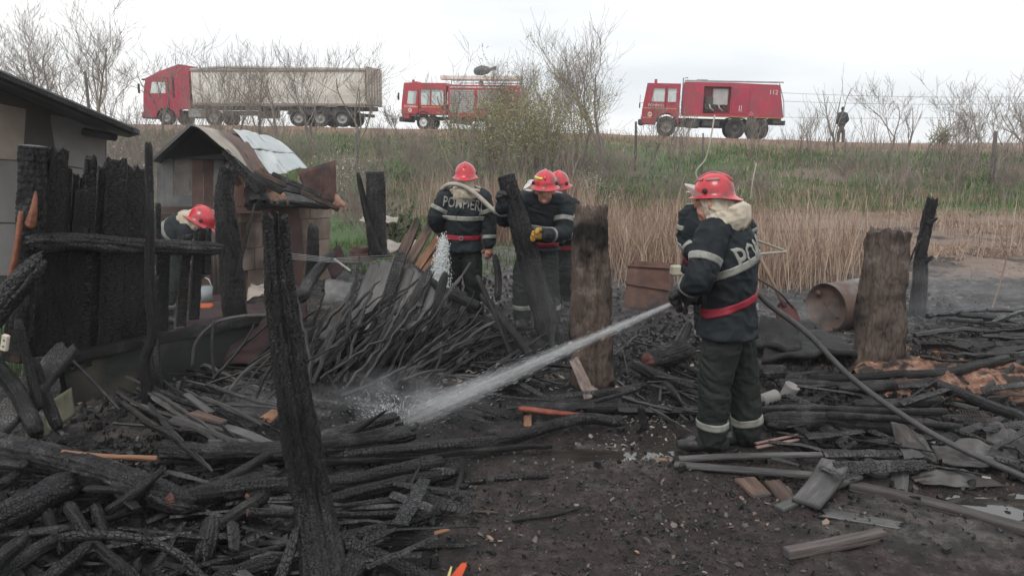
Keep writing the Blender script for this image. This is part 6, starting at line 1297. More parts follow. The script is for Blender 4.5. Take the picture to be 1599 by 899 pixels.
# rusty scrap heap mid left
for k, (q, lab, mm) in enumerate([([P(505, 470, 9.2), P(560, 480, 9.2), P(556, 440, 9.6), P(508, 436, 9.6)], 'grey corrugated scrap piled before the hut', GSM), ([P(520, 440, 9.8), P(545, 410, 10), P(530, 385, 10.2), P(505, 400, 10)], 'curled dark red metal scrap beside the short upright', DRED),
      ([P(545, 385, 10.8), P(600, 378, 11.4), P(610, 400, 11.2), P(550, 410, 10.6)], 'wide rusty sheet lying behind the scrap heap', RUST), ([P(505, 560, 7.8), P(540, 545, 7.9), P(535, 480, 8.3), P(500, 490, 8.3)], 'brown scorched panel behind the leaning poles', BROWNWOOD),
      ([P(430, 490, 8.6), P(480, 500, 8.6), P(478, 450, 9.0), P(432, 440, 9.0)], 'plum coloured dented panel left of the scrap heap', DRED), ([P(385, 470, 8.7), P(430, 455, 8.9), P(428, 435, 9.3), P(392, 445, 9.2)], 'pale curved enamel sheet beside the tall thick post', RT),
      ([P(600, 395, 11.5), P(650, 398, 11.5), P(652, 378, 12.2), P(605, 375, 12.2)], 'light brown sheet lying behind the charred stump', RT), ([P(560, 345, 13.5), P(620, 350, 13.5), P(622, 340, 14.6), P(566, 336, 14.6)], 'pale plank lying in the grass behind the stump', RT)]):
    sheet(lab, q, 'metal_scrap', mm, 'scrap', bend=.05, th=.006, seed=60 + k, group='sheet scrap in the heap before the hut')
tube_thing('straight pale conduit pipe leaning out of the scrap heap', [P(513, 398, 9.6), P(547, 423, 9.0)], .028, 'conduit_pipe', 'pipe', STEEL)
WIRES_G = 'fine wires sagging before the hut'
for k in range(4): wire([P(440, 394 + 3 * k, 8.2), P(520, 399 + 2 * k, 8.4), P(620, 398 + 4 * k, 8.6)], .0025, 'fine pale wire sagging between the foreground post and the leaning poles', WIRES_G, .03, 'sagging_wire', STEEL)

# white branch and pale rods behind the hose holder
tube_thing('crooked pale bare branch rising above the helmet of the hose holder', [P(1092, 286, 9.0), P(1087, 268, 9.0), P(1102, 248, 9.0), P(1110, 215, 9.0), P(1116, 180, 9.1)], .018, 'pale_branch', 'branch', mat('pale_bark', [(.3, (.3, .27, .22)), (.7, (.45, .41, .35))], 5))
tube_thing('thin pale cane standing right of the hose holder helmet', [P(1172, 312, 12), P(1175, 285, 12), P(1181, 255, 12.1)], .02, 'pale_cane', 'cane', _M['pale_bark'])
for a, c, lab in [((1178, 374), (1225, 391), 'upper of two pale rods meeting behind the hose holder'), ((1180, 397), (1228, 393), 'lower of two pale rods meeting behind the hose holder')]: tube_thing(lab, [P(*a, 10), P(*c, 10.6)], .03, 'pale_rod', 'rod', _M['pale_bark'])
tube_thing('bent brown cane standing in the branches at the right edge', [P(1548, 486, 9.0), P(1562, 440, 9.1), P(1572, 400, 9.2), P(1568, 390, 9.2)], .018, 'brown_cane', 'cane', mat('cane', [(.3, (.14, .09, .06)), (.7, (.24, .17, .12))], 5))

# ------------------------------------------------------------------ boards on the ground, right
BD = [
 ('long grey board under the boots of the hose holder', [(1060, 716, .03), (1150, 712, .05), (1310, 710, .06), (1400, 712, .04)], 14, 12, .012, GREYWOOD),
 ('second long grey board just below the first', [(1053, 725, .02), (1180, 735, .04), (1330, 746, .03)], 16, 20, .012, GREYWOOD),
 ('short pale board with a rounded end lying on the other boards', [(1258, 786, .05), (1285, 755, .08), (1305, 722, .10)], 44, 42, .014, GREYWOOD),
 ('grey board crossing beneath the short pale board', [(1216, 794, .02), (1275, 768, .03), (1338, 742, .04)], 20, 22, .012, GREYWOOD),
 ('brown charred board end below the grey boards', [(1162, 748, .02), (1190, 775, .01)], 34, 32, .014, BROWNWOOD),
 ('sooty board end beside the brown one', [(1205, 752, .03), (1238, 790, .01)], 26, 28, .014, BROWNWOOD),
 ('long weathered beam lying alone in the mud at the bottom right', [(1228, 864, .03), (1290, 852, .03), (1378, 833, .03)], 20, 18, .025, mat('weathered_beam', [(.3, (.05, .043, .04)), (.6, (.11, .09, .085)), (.8, (.18, .15, .14))], 1, coord='UV', stretch=(38, 3, 1), bump=.8, bscale=2.2)),
 ('half buried flat beam running to the right edge', [(1325, 757, .01), (1450, 785, .015), (1640, 838, .02)], 26, 34, .02, mat('muddy_beam', [(.3, (.03, .026, .024)), (.6, (.07, .06, .056)), (.8, (.13, .115, .105))], 1, coord='UV', stretch=(30, 3, 1), bump=.8, bscale=2.2)),
 ('small upright board piece below the grey sheets', [(1405, 728, .06), (1404, 764, .0)], 28, 24, .01, GREYWOOD),
 ('upper of two thin pinkish laths right of the boots', [(1180, 692, .05), (1262, 675, .07)], 5, 5, .006, mat('pink_lath', [(.3, (.20, .12, .11)), (.7, (.34, .23, .21))], 6)),
 ('lower of two thin pinkish laths right of the boots', [(1182, 698, .04), (1258, 684, .05)], 6, 6, .006, None),
 ('grey split board lying in the rising mist at the left', [(272, 655, .18), (360, 672, .16), (430, 700, .14)], 24, 20, .02, GREYWOOD),
 ('second grey split board below the first in the mist', [(325, 690, .14), (380, 690, .14), (425, 692, .13)], 13, 12, .015, GREYWOOD),
 ('pointed pale splinter lying on the burnt rods at the left', [(290, 615, .26), (330, 645, .22)], 10, 14, .008, GREYWOOD),
 ('bright torn board end left of the leaning post', [(415, 655, .12), (440, 635, .14)], 26, 16, .01, RAW),
 ('brown flaky bark slab on top of the grey split board', [(300, 645, .22), (350, 660, .2)], 22, 14, .012, BROWNWOOD),
 ('dark board lying in the mud below the muddy beam start', [(1285, 800, .01), (1400, 820, .01)], 30, 26, .01, mat('wet_board', [(.3, (.03, .03, .03)), (.7, (.07, .068, .066))], 4, rough=.3)),
 ('thin chip of tan wood in the middle of the mud', [(735, 798, .01), (778, 800, .01)], 6, 3, .005, BROWNWOOD),
]
for lab, pts, w0, w1, th, m in BD: plank(lab, pts, w0, w1, th, m or _M['pink_lath'], ends=('cut', 'cut') if th > .011 else ('jag', 'jag'), endm=GREYWOOD, crack=.02, lumps=.18)
plank('small orange fragment on the mud below the boots', [(1022, 716, .012), (1050, 719, .012)], 10, 9, .006, RAW, 'wood_chip', 'fragment', None)
plank('small orange fragment beside the lower logs', [(678, 832, .012), (702, 826, .012)], 12, 8, .006, RAW, 'wood_chip', 'fragment', None)
plank('red leaf-like scrap at the bottom edge', [(705, 912, .03), (725, 880, .06)], 22, 10, .003, mat('red_scrap', [(.3, (.35, .03, .01)), (.7, (.55, .07, .02))], 8), 'plastic_scrap', 'scrap', None)
plank('yellow edged scrap at the bottom edge', [(697, 912, .03), (705, 884, .05)], 6, 3, .003, mat('yellow_scrap', [(.3, (.4, .33, .1)), (.7, (.5, .45, .2))], 8), 'plastic_scrap', 'scrap', None)
# torn bark/fabric hanging by the brown post
TB = mat('torn_bark', [(.3, (.12, .09, .08)), (.6, (.25, .19, .17)), (.8, (.36, .30, .27))], 7, bump=.6)
sheet('torn strip of pale bark hanging beside the brown post', [P(888, 560, 6.7), P(902, 556, 6.7), P(928, 610, 6.55), P(908, 610, 6.5)], 'bark_strip', TB, 'bark', bend=.03, seed=71)
sheet('torn bark flap at the foot of the brown post', [P(905, 600, 6.5), P(928, 598, 6.55), P(940, 628, 6.4), P(915, 628, 6.35)], 'bark_strip', TB, 'bark', bend=.03, seed=72)
# grey sheet metal heap and grating on the right
GS = mat('grey_sheet_metal', [(.3, (.04, .038, .038)), (.6, (.10, .096, .094)), (.8, (.19, .18, .175))], 5, rough=.5, metal=.25, bump=.35, grime=((.05, .04, .037), 3, .5, .66))
GSG = 'crumpled grey sheets at the right'
for k, (lab, q, bd) in enumerate([('triangular grey sheet folded over the poles', [at(1390, 662, .2), at(1440, 678, .18), at(1470, 718, .06), at(1412, 716, .08)], .03),
      ('large crumpled grey sheet left of the grating', [at(1455, 690, .12), at(1560, 690, .14), at(1590, 738, .03), at(1470, 728, .04)], .05),
      ('grey sheet reaching the right edge under the grating', [at(1540, 655, .12), at(1640, 690, .12), at(1640, 730, .05), at(1540, 700, .06)], .05),
      ('narrow curled sheet below the large crumpled one', [at(1420, 742, .03), at(1500, 730, .07), at(1575, 752, .04), at(1440, 760, .02)], .03),
      ('dark sheet lying in front of the triangular one', [at(1350, 715, .05), at(1420, 718, .06), at(1410, 745, .02), at(1345, 742, .02)], .02),
      ('sheet scrap standing among the crumpled sheets', [at(1480, 712, .02), at(1540, 722, .02), at(1548, 700, .1), at(1490, 694, .1)], .02)]):
    sheet(lab, q, 'grey_sheet', GS, bend=bd, th=.004, seed=80 + k, group=GSG, nx=22, ny=14)
gr0, gr1, gr2, gr3 = at(1498, 640, .14), at(1548, 645, .16), at(1560, 668, .1), at(1508, 662, .1)
gt = empty('wire_grating', tuple(gr0), 'small rusty wire grating on the grey sheets', 'grating'); mbs = []
for i in range(12):
    t = i / 11.; link('bar', MB().tube([gr0 + (gr1 - gr0) * t - gr0, gr3 + (gr2 - gr3) * t - gr0], [.0035] * 2, 5).mesh('bar', RUST, True), gt)
for j in range(4):
    t = j / 3.; link('cross_bar', MB().tube([(gr3 - gr0) * t + (0, 0, .006), gr1 - gr0 + (gr2 - gr1) * t + (0, 0, .006)], [.003] * 2, 5).mesh('cross_bar', RUST, True), gt)

# burnt clay heap
def clay():
    m = mat('burnt_clay', [(0.3, (0.12, 0.06, 0.042)), (0.55, (0.27, 0.145, 0.10)), (0.75, (0.45, 0.30, 0.22))], scale=14, rough=.95, bump=.8, bscale=60, bdist=.02, grime=((.03, .023, .02), 5.0, .44, .56))
    c0, c1 = G(1400, 600), G(1640, 640); X, Y = np.meshgrid(np.linspace(G(1330, 600)[0], G(1680, 600)[0], 150), np.linspace(G(1500, 665)[1], G(1500, 556)[1], 80))
    cx, cy = G(1510, 608)[0], G(1510, 608)[1]; rr = np.sqrt(((X - cx) / 1.15) ** 2 + ((Y - cy) / .52) ** 2) + .5 * fbm(X * 2.2, Y * 2.2, 5, 3); Z = H(X, Y) + .10 * (1 - sstep(.45, 1.05, rr)) + (.06 * fbm(X * 5, Y * 5, 8, 4) + .035 * fbm(X * 19, Y * 19, 18, 4)) * (rr < 1) - .06 * sstep(.9, 1.1, rr)
    v = np.stack([X, Y, Z], -1).reshape(-1, 3); i, j = np.meshgrid(np.arange(149), np.arange(79)); a = (j * 150 + i).ravel()
    tag(link('burnt_clay', mesh('burnt_clay', v, np.stack([a, a + 1, a + 151, a + 150], 1), m, True)), 'heap of orange burnt clay at the right edge', None, None, 'stuff')
    flakes('charcoal_crumbs', 1400, px_region(1510, 612, 110, 36), .006, .04, FLKD, 92, 'black crumbs over the orange clay', hgt=.9)
    flakes('clay_crumbs', 2600, px_region(1510, 606, 110, 34), .006, .04, m, 91, 'crumbs of orange burnt clay', hgt=.7)
clay()

# ------------------------------------------------------------------ heaps of poles and sticks
rs = random.Random(5)
def stick(pts, r0, r1, label, group, m=STICK, name='burnt_pole', cat='pole', seed=0, k=.005, flat=None):
    q, t = catmull(np.array(pts), .07); n = len(q); rng = np.random.RandomState(seed); q = q + rng.randn(n, 3) * k * np.minimum(1, np.arange(n) / 2.)[:, None] * .5
    r = (r0 + (r1 - r0) * t) * (1 + (.06 if flat else .14) * rng.randn(n)); r[0] *= .95 if flat else .8; r[-1] *= .9 if flat else .55; c = q[0].copy(); ns = rng.randint(4, 7); an_ = np.sort(rng.rand(ns) * .7 + np.arange(ns)) * 2 * math.pi / ns; rr_ = .65 + .6 * rng.rand(ns); v, f, uv = sweep(q - c, r, prof=np.stack([np.cos(an_) * rr_, np.sin(an_) * rr_], 1), up=(rng.randn() * .4, rng.randn() * .4, 1) if flat else None, radb=r / flat if flat else None)
    return tag(link(name, mesh(name, v, f, m, False, uv), None, c), label, cat, group)
for k in range(88):       # leaning bundle in the middle left
    bx = rs.uniform(452, 672); by = rs.uniform(560, 606) - max(0, bx - 600) * .2; b0 = at(bx, by, .02 + .1 * rs.random()); an = math.radians(rs.gauss(37, 15)); L = rs.uniform(.5, 1.2) * (1 if bx < 600 else .72)
    d_ = np.array((math.sin(an) * 1.05, rs.uniform(.35, .8), math.cos(an) * .8)); d_ /= np.linalg.norm(d_); mid = b0 + d_ * L * .5 + np.array((rs.gauss(0, .03), 0, rs.gauss(0, .03)))
    stick([b0, mid, b0 + d_ * L], rs.uniform(.011, .032), rs.uniform(.007, .018), '%s burnt pole leaning in the %s of the sheaf behind the foreground post' % (('pale grey' if k % 4 == 0 else 'black'), ('left part' if bx < 520 else 'middle part' if bx < 600 else 'right part')), 'burnt poles leaning in a sheaf', (STICKG if k % 4 == 0 else [STICK, CHAR][k % 2]), seed=k, k=.014)
for k, (x0, y0, x1, y1, lab) in enumerate([(548, 575, 552, 470, 'pole standing nearly upright in front of the sheaf'), (562, 585, 548, 480, 'second upright pole crossing in front of the sheaf'), (582, 590, 640, 460, 'bowed pole arching over the sheaf'), (660, 540, 735, 410, 'long forked pole topping the sheaf'), (480, 600, 528, 520, 'pale split pole at the left of the sheaf'), (500, 598, 570, 510, 'thin rod crossing the left of the sheaf')]):
    stick([at(x0, y0, .05), P((x0 + x1) / 2 - 8, (y0 + y1) / 2, 6.95), P(x1, y1, 7.1)], .018, .014, lab, None, STICKG, seed=200 + k)
# grey bark slabs behind the sheaf
for k in range(13):
    x0 = 505 + k * 16 + rs.uniform(-4, 4); y0 = 520 - abs(k - 7) * 2; p0 = P(x0 - 20, y0 + 20, 7.9); p1 = P(x0 + 22, 405 + abs(k - 6) * 9 + rs.uniform(-8, 12) + (38 if k < 3 else 0), 8.4)
    plank('grey bark slab leaning behind the sheaf of poles', [p0, p1], rs.uniform(20, 30), rs.uniform(14, 24), .014, GREYWOOD if k % 3 else CHARG, 'bark_slab', 'slab', 'grey bark slabs behind the sheaf', up=(0, -1, .4), world=True, lumps=.3, crack=.03)
# split brown wood beside the back-turned firefighter
for k, (x0, y0, x1, y1, w, lab) in enumerate([(612, 438, 652, 345, 15, 'leftmost split brown plank left of the back-turned firefighter'), (622, 440, 672, 352, 16, 'second split brown plank left of the back-turned firefighter'), (632, 446, 690, 362, 15, 'orange split plank in the middle of the leaning brown ones'), (640, 455, 692, 378, 14, 'split brown plank with a pale face beneath the orange one'), (648, 468, 694, 398, 13, 'lowest split brown plank touching the foam'), (616, 420, 640, 370, 18, 'short stubby brown plank at the back')]):
    plank(lab, [P(x0, y0, 9.2), P(x1, y1, 9.5)], w, w * .8, .03, RAW if k in (2, 3) else BROWNWOOD, 'split_plank', 'plank', 'split brown planks', up=(0, -1, .3), world=True, lumps=.4)
log('charred pole slanting down in front of the back-turned firefighter', [P(640, 415, 8.7), P(690, 452, 8.3), P(750, 480, 7.9)], 12, 16, CHAR, 'charred_pole', 'pole', None, world=True)
log('forked burnt pole rising to the white foam', [P(665, 560, 7.2), P(682, 480, 7.6), P(696, 425, 7.9)], 18, 12, CHAR, 'charred_pole', 'pole', None, world=True)
log('burnt stake held low beside the right hand of the back-turned firefighter', [P(772, 398, 8.4), P(778, 430, 8.3), P(777, 468, 8.2)], 10, 13, CHAR, 'charred_stake', 'stake', None, world=True)
log('checked pole slanting from the firefighters down to the water jet', [P(752, 460, 8.0), P(790, 505, 7.5), P(830, 560, 7.1)], 13, 11, CHAR, 'charred_pole', 'pole', None, world=True)
log('thin pole crossing just left of the checked slanting one', [P(745, 430, 8.1), P(775, 495, 7.6), P(800, 560, 7.2)], 8, 8, CHAR, 'charred_pole', 'pole', None, world=True)
log('charred pole right of the leaning firefighter boots', [P(862, 560, 7.3), P(864, 500, 7.6), P(868, 465, 7.7)], 9, 6, CHARG, 'charred_pole', 'pole', None, world=True)
log('dark beam lying across behind the slanting poles', [P(668, 505, 8.2), P(740, 500, 8.1), P(800, 520, 7.9)], 22, 20, CHAR, 'charred_beam', 'beam', None, world=True)
for k in range(46):      # left heap of rods under the low wall
    x0 = rs.uniform(175, 330); y0 = rs.uniform(560, 690); L = rs.uniform(90, 180); an = math.radians(rs.gauss(22, 12)); z0 = .05 + .22 * rs.random(); p0, p1 = at(x0, y0, z0), at(x0 + L * math.cos(an), min(y0 + L * math.sin(an), 735), max(.03, z0 - .08))
    stick([p0, (p0 + p1) / 2 + np.array((0, 0, rs.gauss(.0, .02))), p1], rs.uniform(.012, .026), rs.uniform(.008, .018), '%s burnt rod in the %s of the flat heap below the low wall' % (('grey' if k % 3 == 0 else 'black'), ('left end' if x0 < 225 else 'middle' if x0 < 280 else 'right end')), 'burnt rods in the flat heap at the left', STICKG if k % 3 == 0 else STICK, 'burnt_rod', 'rod', seed=300 + k)
for k in range(26):      # tangle between low wall and post
    x0 = rs.uniform(300, 440); y0 = rs.uniform(560, 640); L = rs.uniform(60, 130); an = math.radians(rs.choice([-70, -50, -35, -20, 20, 50]) + rs.gauss(0, 8)); p0 = at(x0, y0, .1); p1 = P(x0 + L * math.cos(an), y0 + L * math.sin(an), p0[1] + rs.uniform(-.1, .4))
    if p1[2] < .05: p1[2] = .05
    stick([p0, (p0 + p1) / 2 + np.array((rs.gauss(0, .03), 0, .02)), p1], rs.uniform(.009, .018), rs.uniform(.007, .012), 'thin branch in the tangle left of the foreground post', 'thin branches in the tangle at the left', STICK if rs.random() < .5 else STICKG, 'burnt_branch', 'branch', seed=400 + k)
tube_thing('pale branch bowed like an arch in the tangle at the left', [P(300, 572, 6.6), P(306, 535, 6.6), P(335, 505, 6.6), P(375, 494, 6.6), P(420, 492, 6.5)], .028, 'arched_branch', 'branch', STICKG)
tube_thing('straight pale stake standing in the tangle at the left', [P(334, 590, 6.5), P(331, 540, 6.5), P(334, 500, 6.5)], .026, 'pale_stake', 'stake', STICKG)
for k in range(38):      # twigs in the middle
    x0 = rs.uniform(625, 800); y0 = rs.uniform(535, 600); L = rs.uniform(60, 150); an = math.radians(rs.gauss(-22, 16)); z0 = .04 + .14 * rs.random(); p0, p1 = at(x0, y0, z0), at(x0 + L * math.cos(an), max(505, y0 + L * math.sin(an)), z0)
    stick([p0, (p0 + p1) / 2 + np.array((0, 0, .02)), p1], rs.uniform(.008, .02), rs.uniform(.006, .012), 'thin burnt stick in the %s of the heap behind the landing water' % ('left half' if x0 < 710 else 'right half'), 'thin burnt sticks behind the landing water', STICK if rs.random() < .6 else STICKG, 'burnt_stick', 'stick', seed=500 + k)
for k in range(34):      # right back heap
    x0 = rs.uniform(1415, 1600); y0 = rs.uniform(478, 560); L = rs.uniform(60, 170); an = math.radians(rs.gauss(3, 16)); z0 = .06 + .2 * rs.random(); p0, p1 = at(x0, y0, z0), at(x0 + L * math.cos(an), y0 + L * math.sin(an) * .4, z0)
    stick([p0, (p0 + p1) / 2 + np.array((0, 0, rs.gauss(0, .03))), p1], (rs.uniform(.03, .045) if k % 2 else rs.uniform(.012, .025)), rs.uniform(.01, .022), '%s burnt branch in the low heap right of the broken post, %s' % (('thick' if k % 2 else 'thin'), ('near the post' if x0 < 1480 else 'towards the picture edge')), 'burnt branches in the heap at the right', STICK, 'burnt_branch', 'branch', seed=600 + k, k=.010)
for k in range(30):      # between legs and brown post
    x0 = rs.uniform(955, 1080); y0 = rs.uniform(520, 640); L = rs.uniform(40, 110); an = math.radians(rs.gauss(10, 35)); z0 = .04 + .1 * rs.random(); p0, p1 = at(x0, y0, z0), at(x0 + L * math.cos(an), y0 + L * math.sin(an) * .6, z0)
    stick([p0, (p0 + p1) / 2, p1], rs.uniform(.008, .022), rs.uniform(.007, .014), 'burnt stick littering the ash between the brown post and the hose holder', 'burnt sticks beside the hose holder', STICK if rs.random() < .7 else STICKG, 'burnt_stick', 'stick', seed=700 + k)
for k in range(40):      # filler sticks in the foreground heap
    x0 = rs.uniform(-20, 560); y0 = rs.uniform(730, 900); L = rs.uniform(80, 200); an = math.radians(rs.gauss(-8, 28)); z0 = .02 + .05 * rs.random(); p0, p1 = at(x0, y0, z0), at(x0 + L * math.cos(an), y0 + L * math.sin(an) * .5, z0)
    stick([p0, (p0 + p1) / 2 + np.array((0, 0, .01)), p1], rs.uniform(.010, .026), rs.uniform(.008, .015), 'small burnt stick among the big foreground logs, %s' % ('left corner of the heap' if x0 < 180 else 'left of the leaning post' if x0 < 400 else 'around the leaning post'), 'small burnt sticks under the foreground logs', STICK, 'burnt_stick', 'stick', seed=800 + k, k=.006)
for k in range(34):      # scatter on the right
    x0 = rs.uniform(1185, 1590); y0 = rs.uniform(585, 700); L = rs.uniform(40, 130); an = math.radians(rs.gauss(8, 25)); z0 = .03 + .06 * rs.random(); p0, p1 = at(x0, y0, z0), at(x0 + L * math.cos(an), y0 + L * math.sin(an) * .5, z0)
    stick([p0, (p0 + p1) / 2 + np.array((0, 0, .01)), p1], rs.uniform(.008, .022), rs.uniform(.007, .014), 'small burnt stick on the black ground %s' % ('beside the large charred trunk' if x0 < 1330 else 'below the broken right post' if x0 < 1460 else 'beside the orange clay'), 'small burnt sticks at the right', STICK, 'burnt_stick', 'stick', seed=900 + k, k=.006)
for (nm, K_, xr, yr_, sd_, lab, grp) in [('a', 46, (-20, 640), (715, 890), 1000, 'splintered burnt board among the foreground logs, %s', 'splintered boards in the foreground heap'), ('b', 44, (1180, 1599), (590, 740), 1100, 'splintered burnt board on the right of the yard, %s', 'splintered boards on the right'), ('c', 34, (470, 860), (540, 640), 1200, 'splintered burnt board before the sheaf of poles, %s', 'splintered boards in the middle')]:
    for k in range(K_):
        x0 = rs.uniform(*xr); y0 = rs.uniform(*yr_); L = rs.uniform(40, 150); an = math.radians(rs.gauss(-5, 35)); z0 = .03 + .1 * rs.random(); p0, p1 = at(x0, y0, z0), at(x0 + L * math.cos(an), y0 + L * math.sin(an) * .5, z0 + rs.uniform(-.02, .06))
        grey = k % 3 == 0; third = ['left third', 'middle third', 'right third'][min(2, int(3 * (x0 - xr[0]) / (xr[1] - xr[0])))]
        stick([p0, (p0 + p1) / 2, p1], rs.uniform(.006, .012), rs.uniform(.005, .009), lab % (('greyish, ' if grey else 'black, ') + third), grp, CHARG if grey else CHAR, 'burnt_board', 'board', seed=sd_ + k, k=.003, flat=rs.uniform(.18, .4))
for k in range(16):      # pale laths far behind
    x0 = rs.uniform(780, 985); y0 = rs.uniform(425, 495); L = rs.uniform(40, 110); p0, p1 = at(x0, y0, .05), at(x0 + L, y0 + rs.gauss(0, 8), .05)
    plank('pale scorched lath lying behind the brown post', [p0, p1], rs.uniform(4, 9), rs.uniform(4, 8), .01, GREYWOOD if k % 2 else BROWNWOOD, 'scorched_lath', 'lath', 'pale laths behind the brown post')
for k in range(14):      # chips of broken board in the middle
    x0 = rs.uniform(655, 790); y0 = rs.uniform(505, 545); p0, p1 = at(x0, y0, .14), at(x0 + rs.uniform(14, 34), y0 + rs.gauss(0, 9), .16)
    plank('small broken board chip in the pile before the firefighters', [p0, p1], rs.uniform(8, 14), rs.uniform(6, 12), .01, [BROWNWOOD, RAW, GREYWOOD][k % 3] if k % 3 != 1 or k < 6 else BROWNWOOD, 'board_chip', 'chip', 'broken board chips before the firefighters')

# ------------------------------------------------------------------ people
def cloth_mat(name, lo, mid_, hi, **k): return mat(name, [(0.3, lo), (0.55, mid_), (0.75, hi)], scale=4, rough=.8, bump=.5, bscale=16, bdist=.015, detail=4, spec=.3, **k)
SUIT = cloth_mat('turnout_cloth', (.008, .011, .013), (.015, .020, .024), (.027, .034, .039))
PANTS = cloth_mat('trouser_cloth', (.009, .012, .011), (.015, .019, .017), (.027, .032, .029))
SKIN = mat('skin', [(0.3, (.42, .20, .14)), (0.7, (.55, .30, .22))], 12, rough=.55, bump=.15, bscale=60)
BOOT = mat('boot_rubber', [(0.3, (.008, .008, .008)), (0.7, (.03, .03, .03))], 10, rough=.4, bump=.2)
BAND = mat('reflective_tape', [(0.3, (.20, .20, .18)), (0.7, (.34, .34, .31))], 9, rough=.45, bump=.15, grime=((.14, .14, .125), 12, .5, .7))
BELT = mat('red_webbing', [(0.3, (.20, .010, .022)), (0.7, (.34, .018, .04))], 15, rough=.6, bump=.3, bscale=120)
HELM = mat('helmet_red', [(0.3, (.44, .020, .032)), (0.7, (.60, .035, .055))], 6, rough=.3, bump=.08, coat=.4, grime=((.20, .045, .045), 11, .48, .62))
NECK = mat('neck_cloth', [(0.3, (.36, .31, .23)), (0.55, (.54, .47, .37)), (0.75, (.66, .60, .50))], 6, rough=.9, bump=.5, bscale=26, bdist=.01)
GLB = mat('black_glove', [(0.3, (.008, .008, .009)), (0.7, (.03, .03, .032))], 14, rough=.7, bump=.5, bscale=60)
GLY = mat('yellow_glove', [(0.3, (.30, .16, .03)), (0.7, (.52, .30, .06))], 9, rough=.8, bump=.7, bscale=50)
YTAPE = mat('yellow_tape', [(0.3, (.55, .55, .05)), (0.7, (.7, .7, .12))], 9, rough=.5, bump=.1)
GTAPE = mat('dull_tape', [(0.3, (.28, .12, .12)), (0.7, (.36, .17, .16))], 9, rough=.5, bump=.1)
def visorm():
    m, nd, lk = newmat('visor'); out = nd.new('ShaderNodeOutputMaterial'); b = nd.new('ShaderNodeBsdfPrincipled'); lk.new(b.outputs[0], out.inputs[0])
    b.inputs['Base Color'].default_value = (.8, .78, .72, 1); b.inputs['Roughness'].default_value = .15; b.inputs['Alpha'].default_value = .55; return m
VIS = visorm()
def vec(a): return np.array(a, float)
def unit(a): a = vec(a); return a / (np.linalg.norm(a) + 1e-9)
def capsule(pts, r, rb=None, up=None, seg=14, step=.035):
    p = np.array(pts, float); q, t = catmull(p, step) if len(p) > 1 else (p, np.array([0.])); ks = np.linspace(0, 1, len(p)); r = np.interp(t, ks, r); rb_ = r if rb is None else np.interp(t, ks, rb)
    v, f, _ = sweep(q, r, seg, up=up, rnd=True, radb=rb_); return v, f
def ellipsoid(c, ax, R=None, seg=14):
    n = 9; v, f = [], []
    for i in range(n + 1):
        ph = math.pi * i / n
        for k in range(seg): a = 2 * math.pi * k / seg; v.append((ax[0] * math.sin(max(ph, .05) if i < n else math.pi - .05) * math.cos(a), ax[1] * math.sin(max(ph, .05) if i < n else math.pi - .05) * math.sin(a), ax[2] * math.cos(ph)))
    for i in range(n):
        for k in range(seg): f.append((i * seg + k, (i + 1) * seg + k, (i + 1) * seg + (k + 1) % seg, i * seg + (k + 1) % seg))
    f.append([k for k in range(seg)]); f.append([n * seg + k for k in range(seg)][::-1]); v = np.array(v)
    if R is not None: v = v @ np.array(R).T
    return v + vec(c), f
def skinned(parts, voxel, smooth=6, fold=0.0, seed=0, fold_scale=9.0, stretch=(1, 1, 1)):
    """weld solids into one continuous surface"""
    mb = MB()
    for v, f in parts: mb.add(v, f)
    me = mb.mesh('t', SUIT); bm = bmesh.new(); bm.from_mesh(me); bmesh.ops.recalc_face_normals(bm, faces=bm.faces); bm.to_mesh(me); bm.free()
    o = bpy.data.objects.new('t', me); COL.objects.link(o)
    r = o.modifiers.new('r', 'REMESH'); r.mode = 'VOXEL'; r.voxel_size = voxel; r.use_smooth_shade = True
    s = o.modifiers.new('s', 'SMOOTH'); s.factor = .5; s.iterations = smooth
    dg_ = bpy.context.evaluated_depsgraph_get(); out = bpy.data.meshes.new_from_object(o.evaluated_get(dg_)); bpy.data.objects.remove(o)
    n = len(out.vertices); co = np.empty(n * 3); out.vertices.foreach_get('co', co); co = co.reshape(-1, 3)
    if fold:
        no = np.empty(n * 3); out.vertices.foreach_get('normal', no); no = no.reshape(-1, 3)
        w = vn3(co[:, 0] * 5, co[:, 1] * 5, co[:, 2] * 5, seed + 30) * 1.2; q = co * fold_scale * vec(stretch)
        a = vn3(q[:, 0] + w * 2, q[:, 1] + w * 2, q[:, 2] * 1.6 + q[:, 0] * .7 + w * 3, seed); b = vn3(q[:, 0] * 2.1, q[:, 1] * 2.1, q[:, 2] * 3 + w * 2, seed + 7)
        h = (1 - np.abs(a) * 3.2) * .65 + (1 - np.abs(b) * 3.2) * .3; co = co + no * (fold * np.clip(h, -1, 1))[:, None]; out.vertices.foreach_set('co', co.ravel()); out.update()
    return out, co
def seg_dist(P_, a, b):
    ab = b - a; t = np.clip(((P_ - a) @ ab) / (ab @ ab + 1e-9), 0, 1); return np.linalg.norm(P_ - (a + t[:, None] * ab), axis=1)
def bvh_of(me):
    return BVHTree.FromPolygons([v.co for v in me.vertices], [tuple(p.vertices) for p in me.polygons])
